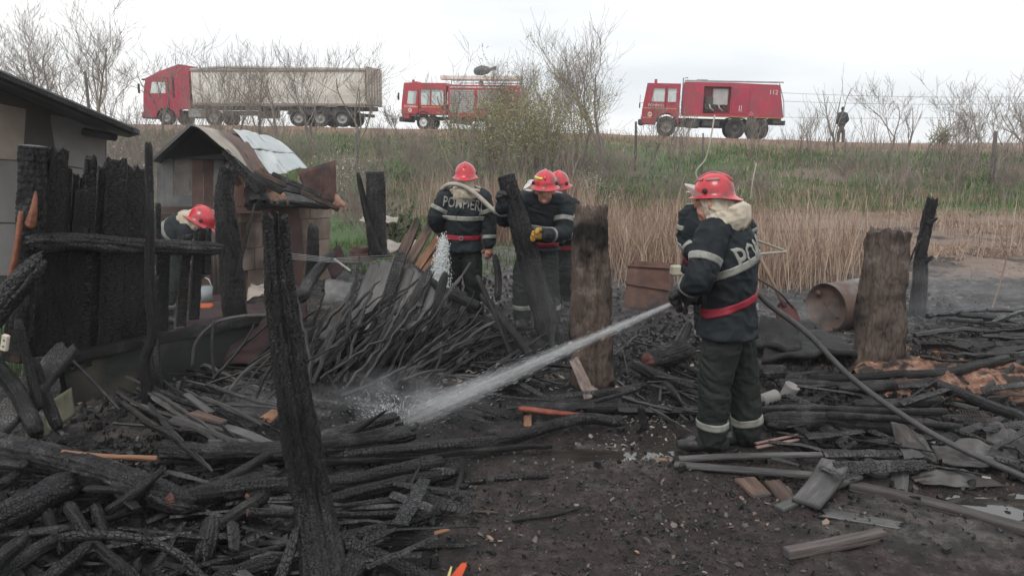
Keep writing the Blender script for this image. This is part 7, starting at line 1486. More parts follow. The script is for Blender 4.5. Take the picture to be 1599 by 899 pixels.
def wrap_band(name, par, bvh, org, c, axis, hw, m, rmax, offs=.006, n=40, a0=0, a1=2 * math.pi, tilt=None, refd=None, th=.004):
    """a strap wound round a limb or the trunk, lying on its surface"""
    axis = unit(axis if tilt is None else vec(axis) + vec(tilt)); A = unit(np.cross(axis, refd if refd is not None else (0.3, .9, .1))); B = np.cross(axis, A); full = a1 - a0 > 6.2
    cols = [-1, -.5, .5, 1]; R = np.zeros((n, len(cols)))
    for i in range(n):
        a = a0 + (a1 - a0) * i / (n if full else n - 1); d = A * math.cos(a) + B * math.sin(a)
        for j, u in enumerate(cols):
            o = vec(c) + axis * hw * u; h = bvh.ray_cast(Vector(o), Vector(d), rmax * 1.6); R[i, j] = min((h[3] if h[0] is not None else rmax), rmax) + offs
    R = np.maximum(R, np.median(R) * .55); Rs = R.copy()
    for _ in range(2):
        Rs = np.maximum(Rs, (np.roll(Rs, 1, 0) + Rs + np.roll(Rs, -1, 0)) / 3 if full else Rs)
    v = []
    for k, off in ((0, th), (1, -.012)):
        for i in range(n):
            a = a0 + (a1 - a0) * i / (n if full else n - 1); d = A * math.cos(a) + B * math.sin(a)
            for j, u in enumerate(cols): v.append(vec(c) + axis * hw * u + d * (Rs[i, j] + (off - th if k else 0)) - vec(org))
    S = n * 4; f = []
    for i in range(n if full else n - 1):
        i2 = (i + 1) % n
        for j in range(3): f.append((i * 4 + j, i * 4 + j + 1, i2 * 4 + j + 1, i2 * 4 + j)); f.append((S + i * 4 + j, S + i2 * 4 + j, S + i2 * 4 + j + 1, S + i * 4 + j + 1))
        f.append((i * 4, i2 * 4, S + i2 * 4, S + i * 4)); f.append((i * 4 + 3, S + i * 4 + 3, S + i2 * 4 + 3, i2 * 4 + 3))
    if not full:
        for i in (0, n - 1):
            for j in range(3): f.append((i * 4 + j, S + i * 4 + j, S + i * 4 + j + 1, i * 4 + j + 1))
    return link(name, mesh(name, v, f, m, True), par), vec(c), axis
def wrap_text(par, bvh, org, s, c, nrm_, up, size, m, width, bold=.012):
    """lettering pressed onto the back of a jacket"""
    cu = bpy.data.curves.new('t', 'FONT'); cu.body = s; cu.size = size; cu.align_x = 'CENTER'; cu.align_y = 'CENTER'; cu.offset = bold * size * 1.3; cu.resolution_u = 2
    t = bpy.data.objects.new('t', cu); COL.objects.link(t); me = bpy.data.meshes.new_from_object(t); bpy.data.objects.remove(t)
    bm = bmesh.new(); bm.from_mesh(me); w0 = max(v.co.x for v in bm.verts) - min(v.co.x for v in bm.verts)
    bmesh.ops.triangulate(bm, faces=bm.faces)
    for _ in range(3):
        L = [e for e in bm.edges if e.calc_length() > .018]
        if L: bmesh.ops.subdivide_edges(bm, edges=L, cuts=1); bmesh.ops.triangulate(bm, faces=bm.faces)
    n = unit(nrm_); u = unit(vec(up) - n * n.dot(vec(up))); r = np.cross(u, n)
    for v in bm.verts:
        p = vec(c) + r * v.co.x * (width / w0) + u * v.co.y; h = bvh.ray_cast(Vector(p + n * .5), Vector(-n), 1.0)
        q = vec(h[0]) if h[0] is not None else p; q = q + n * .005; v.co = Vector(q - vec(org))
    g = bmesh.ops.extrude_face_region(bm, geom=bm.faces[:]); 
    for e in g['geom']:
        if isinstance(e, bmesh.types.BMVert): e.co += Vector(n * .003)
    bm.to_mesh(me); bm.free(); me.materials.clear(); me.materials.append(m); me.name = 'lettering'; return link('lettering', me, par)
def hand_parts(wr, d, pn, r=.0105, curl=1.0, spread_=.9, scale=1.0, side=1):
    """palm, four fingers closing towards pn, and a thumb from the side of the palm"""
    d = unit(d); pn = unit(vec(pn) - d * d.dot(vec(pn))); s = np.cross(d, pn) * side; wr = vec(wr); k = scale
    out = [capsule([wr - d * .02, wr + d * .03 * k, wr + d * .085 * k], [.026 * k, .024 * k, .018 * k], [.030 * k, .038 * k, .040 * k], up=pn)]
    for i, (o, L) in enumerate(((-.033, .062), (-.011, .074), (.011, .070), (.032, .056))):
        b = wr + d * .082 * k + s * o * k; a1, a2, a3 = .45 * curl + .08 * i, 1.25 * curl + .06 * i, 2.1 * curl; p = [b]
        for a, l in ((a1, .42), (a2, .33), (a3, .27)): p.append(p[-1] + (d * math.cos(a) + pn * math.sin(a)) * L * l * 1.15 * k)
        out.append(capsule(p, [r * k, r * .98 * k, r * .92 * k, r * .8 * k], seg=8, step=.012))
    tb = wr + d * .028 * k - s * .034 * k; out.append(capsule([tb, tb + (d * .5 - s * .6 + pn * .5) * .035 * k, tb + (d * .9 - s * .5 + pn * .9) * .055 * k, tb + (d * 1.0 - s * .1 + pn * 1.4) * .062 * k], [r * 1.25 * k, r * 1.2 * k, r * k, r * .85 * k], seg=8, step=.012))
    return out
def helmet(par, org, c, fwd, up, s=1.0, visor=True, tape=None, m=HELM, knobs=True, torch=False):
    """dome with ridge, all-round brim longer behind, side knobs and a raised visor"""
    f_ = unit(fwd); u = unit(vec(up) - f_ * f_.dot(vec(up))); l = np.cross(u, f_); c = vec(c) - vec(org)
    X = lambda a, b, d: c + (f_ * a + l * b + u * d) * s
    n, m_ = 40, 12; V, F = [], []
    rows = [(math.sin(t) , math.cos(t)) for t in np.linspace(.03, math.pi / 2, m_)] + [(1.03, -.10), (1.10, -.20), (1.22, -.27), (1.235, -.30), (1.20, -.31), (1.0, -.22), (.93, -.1), (.90, .2)]
    for q, (rr, zz) in enumerate(rows):
        for k in range(n):
            a = 2 * math.pi * k / n; ca, sa = math.cos(a), math.sin(a); ax, ay, az = .150, .124, .140; rr2 = rr; z2 = zz * az
            if q >= m_: back = max(0, -ca); fr_ = max(0, ca); ex = (rr - 1) * (1 + .7 * back ** 2 + .3 * fr_ ** 2) if rr > 1 else rr - 1; rr2 = 1 + ex; z2 = zz * az - (.035 * back ** 2 if rr > 1 else 0)
            else: z2 += .012 * math.exp(-(sa / .12) ** 2) * (1 if abs(ca) > 0 else 1) * rr; 
            V.append(X(ax * rr2 * ca, ay * rr2 * sa, z2))
    for q in range(len(rows) - 1):
        for k in range(n): F.append((q * n + k, (q + 1) * n + k, (q + 1) * n + (k + 1) % n, q * n + (k + 1) % n))
    F.append([k for k in range(n)]); h = link('helmet', mesh('helmet', V, F, m, True), par)
    rid = [X(.152 * math.sin(t), 0, .128 * math.cos(t) + .010) for t in np.linspace(-1.15, 1.2, 12)]; MB().tube(rid, [.003] + [.012 * s] * 10 + [.003], 8, radb=[.006 * s] + [.016 * s] * 10 + [.006 * s], up=tuple(u)).build('ridge', m, h, True)
    if knobs:
        for sd_ in (1, -1): MB().cyl(tuple(X(.045, sd_ * .116, .012)), tuple(X(.045, sd_ * .134, .012)), .019 * s, 14).build('visor_knob', BLK, h, True)
    if visor:      # raised visor shell over the front of the dome
        V, F = [], []; na, nb_ = 20, 6
        for t_ in (0, .004):
            for j in range(nb_ + 1):
                for k in range(na + 1):
                    a = -1.2 + 2.4 * k / na; ra = 1.10 + .028 * j; V.append(X((.150 * ra - t_) * math.cos(a) + .005 * j, (.128 * ra - t_) * math.sin(a), -.022 + j * .0155 * (0.2 + .8 * max(0, math.cos(a)))))
        S = (nb_ + 1) * (na + 1)
        for j in range(nb_):
            for k in range(na): a = j * (na + 1) + k; F += [(a, a + 1, a + na + 2, a + na + 1), (S + a, S + a + na + 1, S + a + na + 2, S + a + 1)]
        link('visor', mesh('visor', V, F, VIS, True), h)
    if tape:
        for (a0, a1, t0, sd_) in tape[1]:
            V, F = [], []; k_ = 10
            for j in (0, 1):
                for k in range(k_ + 1): a = a0 + (a1 - a0) * k / k_; t = t0 + .17 * j; V.append(X(.159 * math.sin(t) * math.cos(a), .131 * math.sin(t) * math.sin(a) * sd_, .137 * math.cos(t) + .006))
            V = V + [v - unit(v - c) * .006 for v in V]; S = 2 * (k_ + 1)
            for k in range(k_): F += [(k, k + 1, k_ + 2 + k, k_ + 1 + k), (k, S + k, S + k + 1, k + 1), (k_ + 1 + k, k_ + 2 + k, S + k_ + 2 + k, S + k_ + 1 + k)]
            link('helmet_tape', mesh('helmet_tape', V, F, tape[0], True), h)
    if torch: MB().cyl(tuple(X(-.02, -.15, .02)), tuple(X(.10, -.15, .02)), .02, 12).build('helmet_torch', YTAPE, h, True)
    return h
def person(label, J, facing, headf, group='firefighters', base=None, voxel=.009, suit=SUIT, pants=PANTS, handm=(GLB, GLB), hands=None, cloth=None, tape=None, visor=True, belt=True, bands=True, text=None, hat=True, hup=(0, 0, 1), simple=False, hem=.14, bulk=1.0, cat='person', chest_band=True, belt_tilt=(0, 0, 0), text_up=.02, seed=1, helm_s=1.0, hs=1.0, legband=True):
    J = {k: (vec(v) if len(np.shape(v)) and not isinstance(v, tuple) else P(*v)) for k, v in J.items()}
    f_ = unit((facing[0], facing[1], 0)); sideL = np.array((-f_[1], f_[0], 0)); org = vec(base) if base is not None else np.array(((J['anL'][0] + J['anR'][0]) / 2, (J['anL'][1] + J['anR'][1]) / 2, min(J['anL'][2], J['anR'][2]) - .1))
    e = empty('person', tuple(org), label, cat, group); L = lambda p: vec(p) - org; b = bulk
    pel, chs, nk, hd = L(J['pel']), L(J['chest']), L(J['neck']), L(J['head']); hf = unit(headf); hu = unit(vec(hup) - hf * hf.dot(vec(hup))); hl = np.cross(hu, hf)
    sh = {s: L(J['sh' + s]) for s in 'LR'}; prim = []; parts = []
    def add(pts, r, m_, rb=None, up=None, seg=14, step=.035):
        parts.append(capsule(pts, r, rb, up, seg, step)); 
        for i in range(len(pts) - 1): prim.append((vec(pts[i]), vec(pts[i + 1]), float(np.mean(r)) , m_))
    # materials: 0 trousers 1 skin 2 boot 3 left hand 4 right hand
    add([pel + (0, 0, .02), (pel + chs) / 2, chs, nk], [.11, .10, .115, .06], 0, [.15, .13, .15, .06], up=f_)
    add([nk, hd - hu * .08], [.055, .052], 1)
    for s, sg in (('L', 1), ('R', -1)):
        hip = pel + sideL * sg * .085 - (0, 0, .06); kn, an = L(J['kn' + s]), L(J['an' + s]); b2_ = 1 + (b - 1) * .95; add([hip, hip * .5 + kn * .5, kn, kn * .45 + an * .55, an], [.112 * b2_, .110 * b2_, .092 * b2_, .090 * b2_, .084 * b2_], 0)
        t = unit(J.get('toe' + s, J['an' + s] + f_ * .2) - J['an' + s]) * (1, 1, 0); t = unit(t); so_ = np.array((0, 0, 1.)); foot = an * (1, 1, 0) + (0, 0, (J['an' + s][2] - org[2]) - .055 - 0)
        add([foot - t * .06, foot + t * .06 - (0, 0, .004), foot + t * .14 - (0, 0, .016), foot + t * .20 - (0, 0, .022)], [.052, .05, .042, .030], 2, [.048, .050, .052, .042], up=so_)
        add([an + (0, 0, .02), foot], [.062, .055], 2)
        el, wr = L(J['el' + s]), L(J['wr' + s]); add([sh[s], el, wr], [.05, .045, .034], 0)
        h = (hands or {}).get(s); hm = 3 if s == 'L' else 4
        if h:
            d, pn, cu, sc, sd_ = h; n0 = len(parts); parts += hand_parts(wr, d, pn, .0125, cu, scale=sc, side=sd_); prim.append((wr - unit(d) * .0, wr + unit(d) * .17, .03, hm)); prim.append((wr + unit(d) * .08, wr + unit(d) * .08 + unit(pn) * .08, .03, hm))
        elif not simple: add([wr, wr + unit(wr - el) * .09], [.036, .034], hm, [.04, .04])
    # head
    R = np.stack([hf, hl, hu], 1)
    parts.append(ellipsoid(hd + hu * .02, (.100 * hs, .080 * hs, .115 * hs), R)); parts.append(ellipsoid(hd + hf * .028 - hu * .055, (.068 * hs, .060 * hs, .066 * hs), R)); prim.append((hd - hu * .08, hd + hu * .1, .11, 1))
    if not simple:
        parts.append(capsule([hd + hf * .090 + hu * .022, hd + hf * .108 - hu * .008, hd + hf * .112 - hu * .022], [.011, .013, .015], seg=8, step=.01))
        parts.append(capsule([hd + hf * .086 + hu * .034 + hl * .04, hd + hf * .097 + hu * .036, hd + hf * .086 + hu * .034 - hl * .04], [.011, .011, .011], seg=8, step=.02))
        parts.append(capsule([hd + hf * .082 - hu * .05 + hl * .02, hd + hf * .090 - hu * .05, hd + hf * .082 - hu * .05 - hl * .02], [.008, .010, .008], seg=8, step=.02))
        parts.append(capsule([hd + hf * .070 - hu * .098 + hl * .015, hd + hf * .076 - hu * .098, hd + hf * .070 - hu * .098 - hl * .015], [.018, .02, .018], seg=8, step=.02))
        for sg in (1, -1): parts.append(capsule([hd + hl * sg * .082 + hu * .02, hd + hl * sg * .088 - hu * .03], [.014, .011], seg=8, step=.02))
    me, co = skinned(parts, voxel, 4, .017 if not simple else 0, seed, 10.)
    lim = hd - hu * .14
    for m_ in (pants, SKIN, BOOT, handm[0], handm[1]): me.materials.append(m_)
    me.materials.pop(index=0) if me.materials[0] == SUIT and len(me.materials) > 5 else None
    nF = len(me.polygons); cen = np.empty(nF * 3); me.polygons.foreach_get('center', cen); cen = cen.reshape(-1, 3); D = np.stack([seg_dist(cen, a, b_) - r for a, b_, r, _ in prim]); mi = np.array([q[3] for q in prim])[np.argmin(D, 0)]
    me.polygons.foreach_set('material_index', mi.astype(np.int32)); me.polygons.foreach_set('use_smooth', np.ones(nF, bool)); me.name = 'body'; body = link('body', me, e)
    if not simple:
        for sg in (1, -1):
            ec = hd + hf * .089 + hl * sg * .031 + hu * .012; v, f = ellipsoid((0, 0, 0), (.011, .013, .009), R); link('eye', mesh('eye', v, f, mat('eye_dark', [(0, (.03, .02, .02)), (1, (.08, .06, .05))], 5, bump=0, rough=.3), True), e, tuple(ec))
    # jacket: trunk, skirt and sleeves as one garment
    tq, tt_ = catmull([pel - (0, 0, hem), pel - (0, 0, hem * .3), pel * .72 + chs * .28 - (0, 0, .03), pel * .4 + chs * .6, chs, nk * .6 + chs * .4, nk], .03); ks_ = np.linspace(0, 1, 7)
    tv, tf, _ = sweep(tq, np.interp(tt_, ks_, [.172 * b, .162 * b, .138 * b, .150 * b, .150 * b, .125 * b, .075]), 26, up=f_, radb=np.interp(tt_, ks_, [.222 * b, .210 * b, .178 * b, .195 * b, .215 * b, .165 * b, .085])); jp = [(tv, tf)]
    jp.append(capsule([sh['L'], nk * .35 + (sh['L'] + sh['R']) * .325, sh['R']], [.085 * b, .095 * b, .085 * b]))
    for s in 'LR':
        el, wr = L(J['el' + s]), L(J['wr' + s]); jp.append(capsule([sh[s], sh[s] * .5 + el * .5, el, el * .5 + wr * .5, wr * .93 + el * .07], [.088 * b, .082 * b, .073 * b, .066 * b, .056 * b]))
    jp.append(capsule([nk - hu * .02, nk + hu * .045], [.085, .078]))
    jme, jco = skinned(jp, voxel * 1.15, 5, .021 * (0 if simple else 1), seed + 3, 8.0); jme.materials.clear(); jme.materials.append(suit); jme.name = 'jacket'; jk = link('jacket', jme, e)
    if simple: bv = None
    else: bv = bvh_of(jme)
    if bands and bv:
        ax = unit(chs - pel)
        if chest_band: wrap_band('chest_band', e, bv, (0, 0, 0), chs - ax * .085, ax + vec(belt_tilt) * 1.2, .026, BAND, .27 * b, n=56)
        for s in 'LR':
            el, wr = L(J['el' + s]), L(J['wr' + s]); wrap_band('sleeve_band', e, bv, (0, 0, 0), sh[s] * .42 + el * .58, el - sh[s], .024, BAND, .105 * b, n=28); wrap_band('cuff_band', e, bv, (0, 0, 0), el * .32 + wr * .68, wr - el, .020, BAND, .085 * b, n=28)
    if belt and bv:
        ax = unit(unit(chs - pel) + vec(belt_tilt)); wrap_band('belt', e, bv, (0, 0, 0), pel * .72 + chs * .28 - (0, 0, .03), ax, .025, BELT, .25 * b, offs=.007, n=64)
        bb = pel * .72 + chs * .28 - (0, 0, .03); h = bv.ray_cast(Vector(bb - f_ * .6 - sideL * 0.0), Vector(f_), 1.); q = vec(h[0]) if h[0] is not None else bb
        th = np.linspace(0, 2 * math.pi, 15)[:-1]; rv = [q - f_ * .018 + sideL * .022 * math.cos(a) + np.array((0, 0, .022 * math.sin(a) - .012)) for a in th]; MB().tube(rv + [rv[0]], [.0045] * 15, 6, cap=False).build('belt_ring', STEEL, e, True)
    if legband and bands and not simple:
        bvb = bvh_of(me)
        for s in 'LR': kn, an = L(J['kn' + s]), L(J['an' + s]); wrap_band('trouser_band', e, bvb, (0, 0, 0), kn * .25 + an * .75, an - kn, .026, BAND, .125 * b, n=28)
    if bv and hat:
        for s, sg in (('L', 1), ('R', -1)):      # shoulder tabs lying on the jacket
            c_ = sh[s] * .72 + nk * .28; V = []; nx_, ny_ = 5, 3
            for th_ in (.010, -.004):
                for j in range(ny_ + 1):
                    for i in range(nx_ + 1):
                        q_ = c_ + unit((sh[s] - nk) * (1, 1, 0)) * (i / nx_ - .5) * .085 + f_ * (j / ny_ - .5) * .05; h_ = bv.ray_cast(Vector(q_ + (0, 0, .4)), Vector((0, 0, -1)), .9); z_ = h_[0][2] if h_[0] is not None else q_[2]; V.append((q_[0], q_[1], z_ + th_))
            S_ = (nx_ + 1) * (ny_ + 1); F_ = []
            for j in range(ny_):
                for i in range(nx_): a_ = j * (nx_ + 1) + i; F_ += [(a_, a_ + 1, a_ + nx_ + 2, a_ + nx_ + 1), (S_ + a_, S_ + a_ + nx_ + 1, S_ + a_ + nx_ + 2, S_ + a_ + 1)]
            rim_ = list(range(nx_ + 1)) + [j * (nx_ + 1) + nx_ for j in range(1, ny_ + 1)] + [ny_ * (nx_ + 1) + i for i in range(nx_ - 1, -1, -1)] + [j * (nx_ + 1) for j in range(ny_ - 1, 0, -1)]
            for k in range(len(rim_)): a_, b3 = rim_[k], rim_[(k + 1) % len(rim_)]; F_.append((a_, S_ + a_, S_ + b3, b3))
            link('shoulder_tab', mesh('shoulder_tab', V, F_, mat('pale_tab', [(.3, (.38, .34, .32)), (.7, (.55, .5, .48))], 9, bump=.2), True), e)
    if text and bv: wrap_text(e, bv, (0, 0, 0), text[0], chs + unit(nk - chs) * text_up - sideL * (text[4] if len(text) > 4 else 0), text[1], unit(nk - chs), text[3], BAND, text[2])
    if hat: helmet(e, org, hd + org + hu * .070 - hf * .012, hf, hu, helm_s, visor, tape)
    if cloth:
        a0 = hd - hf * .012 + hu * .03; w1 = cloth.get('w', 1.0); pts = [a0, hd - hf * .022 - hu * .05, nk - hf * .03 * 1 + hu * .045, nk - f_ * .035 - hu * cloth.get('drop', .03)]
        v, f = capsule(pts, [.112 * w1, .115 * w1, .125 * w1, .160 * w1], [.098 * w1, .102 * w1, .120 * w1, .175 * w1], up=hf, seg=26)
        cm, _c = skinned([(v, f)], .008, 2, .018, seed + 9, 12., (1.6, 1.6, .35)); cm.materials.clear(); cm.materials.append(NECK); link('neck_cloth', cm, e)
    return e, org, bv, dict(pel=pel, chs=chs, nk=nk, hd=hd)

# the man with the hose, seen from behind his left shoulder
mf = unit((-.86, .50, 0)); 
MJ = dict(pel=(1138, 492, 5.30), chest=(1140, 395, 5.27), neck=(1127, 342, 5.24), head=(1113, 316, 5.22), shL=(1112, 368, 5.10), shR=(1156, 358, 5.42), elL=(1092, 436, 4.98), wrL=(1072, 452, 5.16), elR=(1112, 440, 5.52), wrR=(1082, 462, 5.38),
          knL=(1116, 600, 5.20), anL=(1112, 680, 5.22), knR=(1160, 596, 5.42), anR=(1168, 674, 5.42), toeL=P(1070, 690, 5.26), toeR=P(1120, 680, 5.5))
person('firefighter in front spraying the water jet, back half turned to the viewer', MJ, mf, (-.88, .42, -.08), voxel=.008, handm=(GLB, GLB), hands=dict(L=((-.75, .45, -.35), (.15, .35, -.9), 1.0, 1.05, 1), R=((-.8, -.1, -.2), (0, -.3, -.95), 1.0, 1.05, -1)), cloth=dict(w=.90, drop=-.035),
       text=('POMPIERI', (.84, -.52, .06), .50, .22, .055), text_up=.035, tape=(GTAPE, [(.35, .95, .75, 1), (1.25, 2.1, .75, 1)]), belt_tilt=(-.30, .10, 0), seed=11, hem=.13, bulk=1.12, helm_s=.86)
nz_ = empty('hose_nozzle', tuple(P(1060, 469, 5.30)), 'dark branch pipe nozzle in the gloves of the hose holder', 'nozzle'); n0 = P(1060, 469, 5.30); n1 = P(1084, 464, 5.24); MB().tube([(0, 0, 0), n1 - n0], [.014, .024], 14).build('barrel', BLK, nz_, True); MB().tube([(n1 - n0) * .05, (n1 - n0) * .25], [.02, .022], 14).build('tip', STEEL, nz_, True)
# man with his back turned, hose over the shoulder
BJ = dict(pel=(722, 378, 9.05), chest=(723, 326, 9.02), neck=(726, 298, 9.0), head=(727, 282, 8.98), shL=(697, 308, 9.0), shR=(752, 308, 9.0), elL=(679, 342, 8.95), wrL=(690, 362, 9.22), elR=(763, 345, 9.0), wrR=(764, 383, 8.93), knL=(707, 432, 9.05), anL=(704, 486, 9.1), knR=(738, 432, 9.0), anR=(742, 486, 9.05))
e1, o1, bv1, q1 = person('firefighter with his back turned, pale hose over the shoulder, beside the split planks', BJ, (.03, 1), (.05, 1, -.05), hands=dict(R=((.02, .1, -1), (-.3, .9, 0), .45, 1.0, 1)), handm=(GLB, SKIN), cloth=dict(w=.95, drop=.0), text=('POMPIERI', (.0, -1, .12), .43, .165), text_up=.045, seed=21, hem=.10, helm_s=.95, visor=False, bulk=1.1)
tube_thing('pale hose hanging over the shoulder of the firefighter with his back turned', [P(690, 296, 9.0), P(702, 288, 8.84), P(722, 290, 8.80), P(745, 305, 8.79), P(772, 330, 8.75), P(790, 345, 8.9)], .05, 'shoulder_hose', 'hose', mat('pale_hose', [(.3, (.28, .25, .21)), (.7, (.46, .42, .36))], 8, bump=.3))
# man bending over the charred post
CJ = dict(pel=(840, 380, 8.75), chest=(846, 334, 8.62), neck=(850, 311, 8.50), head=(851, 297, 8.36), shR=(816, 313, 8.58), shL=(880, 318, 8.58), elR=(789, 342, 8.45), wrR=(784, 318, 8.10), elL=(880, 362, 8.45), wrL=(850, 369, 8.06), knR=(816, 436, 8.6), anR=(815, 492, 8.62), knL=(857, 436, 8.7), anL=(861, 494, 8.7))
person('firefighter with a yellow glove gripping an upright charred post', CJ, (-.12, -1), (-.06, -.97, -.16), hands=dict(R=((-.05, -.1, 1), (.35, -.95, 0), 1.1, 1.0, 1), L=((-.98, -.15, .15), (0, -.9, -.1), .95, 1.15, -1)), handm=(GLY, GLB), tape=(YTAPE, [(-1.35, -.25, .95, 1)]), seed=31, hem=.08, bulk=1.12, visor=False, hup=(0, -.35, 1))
log('upright charred post held by the firefighter with the yellow glove', [P(862, 540, 8.1), P(838, 450, 8.13), P(812, 350, 8.15), P(790, 274, 8.2)], 40, 26, CHAR, 'held_post', 'post', None, world=True, ends=('burn', 'cut'), endm=CHAR, cv=18)
MB(); tag(sheet('white folded flap on the right shoulder of the bending firefighter', [P(817, 297, 8.42), P(829, 291, 8.40), P(835, 280, 8.42), P(824, 284, 8.45)], 'white_flap', WHT, 'cloth', bend=.01, th=.01, seed=91))
# behind him, half hidden
DJ = dict(pel=(883, 396, 9.3), chest=(878, 342, 9.3), neck=(874, 312, 9.25), head=(872, 296, 9.22), shR=(858, 318, 9.3), shL=(893, 320, 9.28), elR=(850, 350, 9.4), wrR=(845, 372, 9.2), elL=(895, 356, 9.2), wrL=(880, 372, 9.0), knR=(866, 440, 9.2), anR=(864, 492, 9.3), knL=(884, 430, 9.0), anL=(893, 476, 9.3))
person('firefighter half hidden behind the one gripping the charred post', DJ, (-.5, -.8), (-.4, -.8, -.2), seed=41, hem=.16, visor=False, torch=True) if False else person('firefighter half hidden behind the one gripping the charred post', DJ, (-.5, -.8), (-.4, -.8, -.2), seed=41, hem=.16, visor=False)
# behind the hose holder
EJ = dict(pel=(1094, 405, 7.75), chest=(1090, 356, 7.6), neck=(1097, 325, 7.5), head=(1106, 311, 7.42), shR=(1076, 335, 7.6), shL=(1110, 345, 7.5), elR=(1070, 372, 7.6), wrR=(1082, 395, 7.4), elL=(1112, 380, 7.3), wrL=(1100, 405, 7.2), knL=(1108, 475, 7.7), anL=(1110, 545, 7.7), knR=(1098, 470, 7.9), anR=(1100, 535, 7.9))
person('firefighter almost wholly hidden behind the hose holder', EJ, (.8, -.5), (.8, -.4, -.3), seed=51, visor=False, hem=.12)
# bending behind the fence
FJ = dict(pel=(258, 377, 8.9), chest=(284, 353, 8.8), neck=(300, 347, 8.75), head=(312, 351, 8.72), shR=(288, 363, 8.62), shL=(284, 351, 8.98), elR=(296, 391, 8.6), wrR=(308, 417, 8.6), elL=(300, 389, 8.95), wrL=(312, 414, 8.9), knL=(268, 432, 9.0), anL=(258, 486, 9.0), knR=(268, 434, 8.75), anR=(256, 490, 8.75))
person('firefighter bending down behind the black plank fence, pale neck cloth and red helmet showing', FJ, (1, -.1), (.82, -.1, -.55), hup=(.5, 0, .75), seed=61, text=None, cloth=dict(w=.86, drop=-.01), visor=False, hem=.1)
# far figures
def far_man(px, top, d, label, m, p_, group, hat=False, face=(0, 1), crouch=0.0):
    x = P(px, 200, d)[0]; z0 = Hs(x, d); h = (P(px, top, d)[2] - z0); k = h / 1.78; B_ = np.array((x, d, z0)); g = lambda a, b_, c: B_ + np.array((a, b_, c)) * k
    J = dict(pel=g(0, 0, .95), chest=g(0, .0, 1.28), neck=g(0, 0, 1.5), head=g(0, 0, 1.66), shL=g(.19, 0, 1.42), shR=g(-.19, 0, 1.42), elL=g(.27, -.05, 1.14), elR=g(-.27, -.05, 1.14), wrL=g(.2, .1, .95), wrR=g(-.2, .1, .95), knL=g(.11, 0, .5), knR=g(-.11, 0, .5), anL=g(.13, 0, .1), anR=g(-.14, 0, .1))
    f = (face[0], face[1]); J = {a: np.array(b_) for a, b_ in J.items()}
    return person(label, J, f, (f[0], f[1], 0), group, base=B_, voxel=.02, suit=m, pants=p_, simple=True, hat=hat, hands=None, bands=False, belt=False, handm=(GLB, GLB), hem=.05, bulk=1.05)
JK = mat('dark_jacket', [(.3, (.03, .035, .045)), (.7, (.05, .055, .065))], 5, bump=.2); TRb = mat('brown_trousers', [(.3, (.09, .06, .05)), (.7, (.14, .10, .085))], 5, bump=.2); HAIR = mat('dark_hair', [(.3, (.02, .015, .012)), (.7, (.04, .03, .025))], 20, bump=.4)
fe, fo, _, fq = far_man(1314, 167, 45.0, 'man in a dark jacket standing on the bank and watching, right of the fire engines', JK, TRb, None, face=(0, 1))
v, f = ellipsoid(fq['hd'] + (0, -.01, .03), (.092, .112, .115)); link('hair', mesh('hair', v, f, HAIR, True), fe)
far_man(1172, 178, 45.2, 'dark-clad figure standing before the rear wheels of the six-wheeled fire engine', JK, JK, None, hat=True, face=(.3, 1))

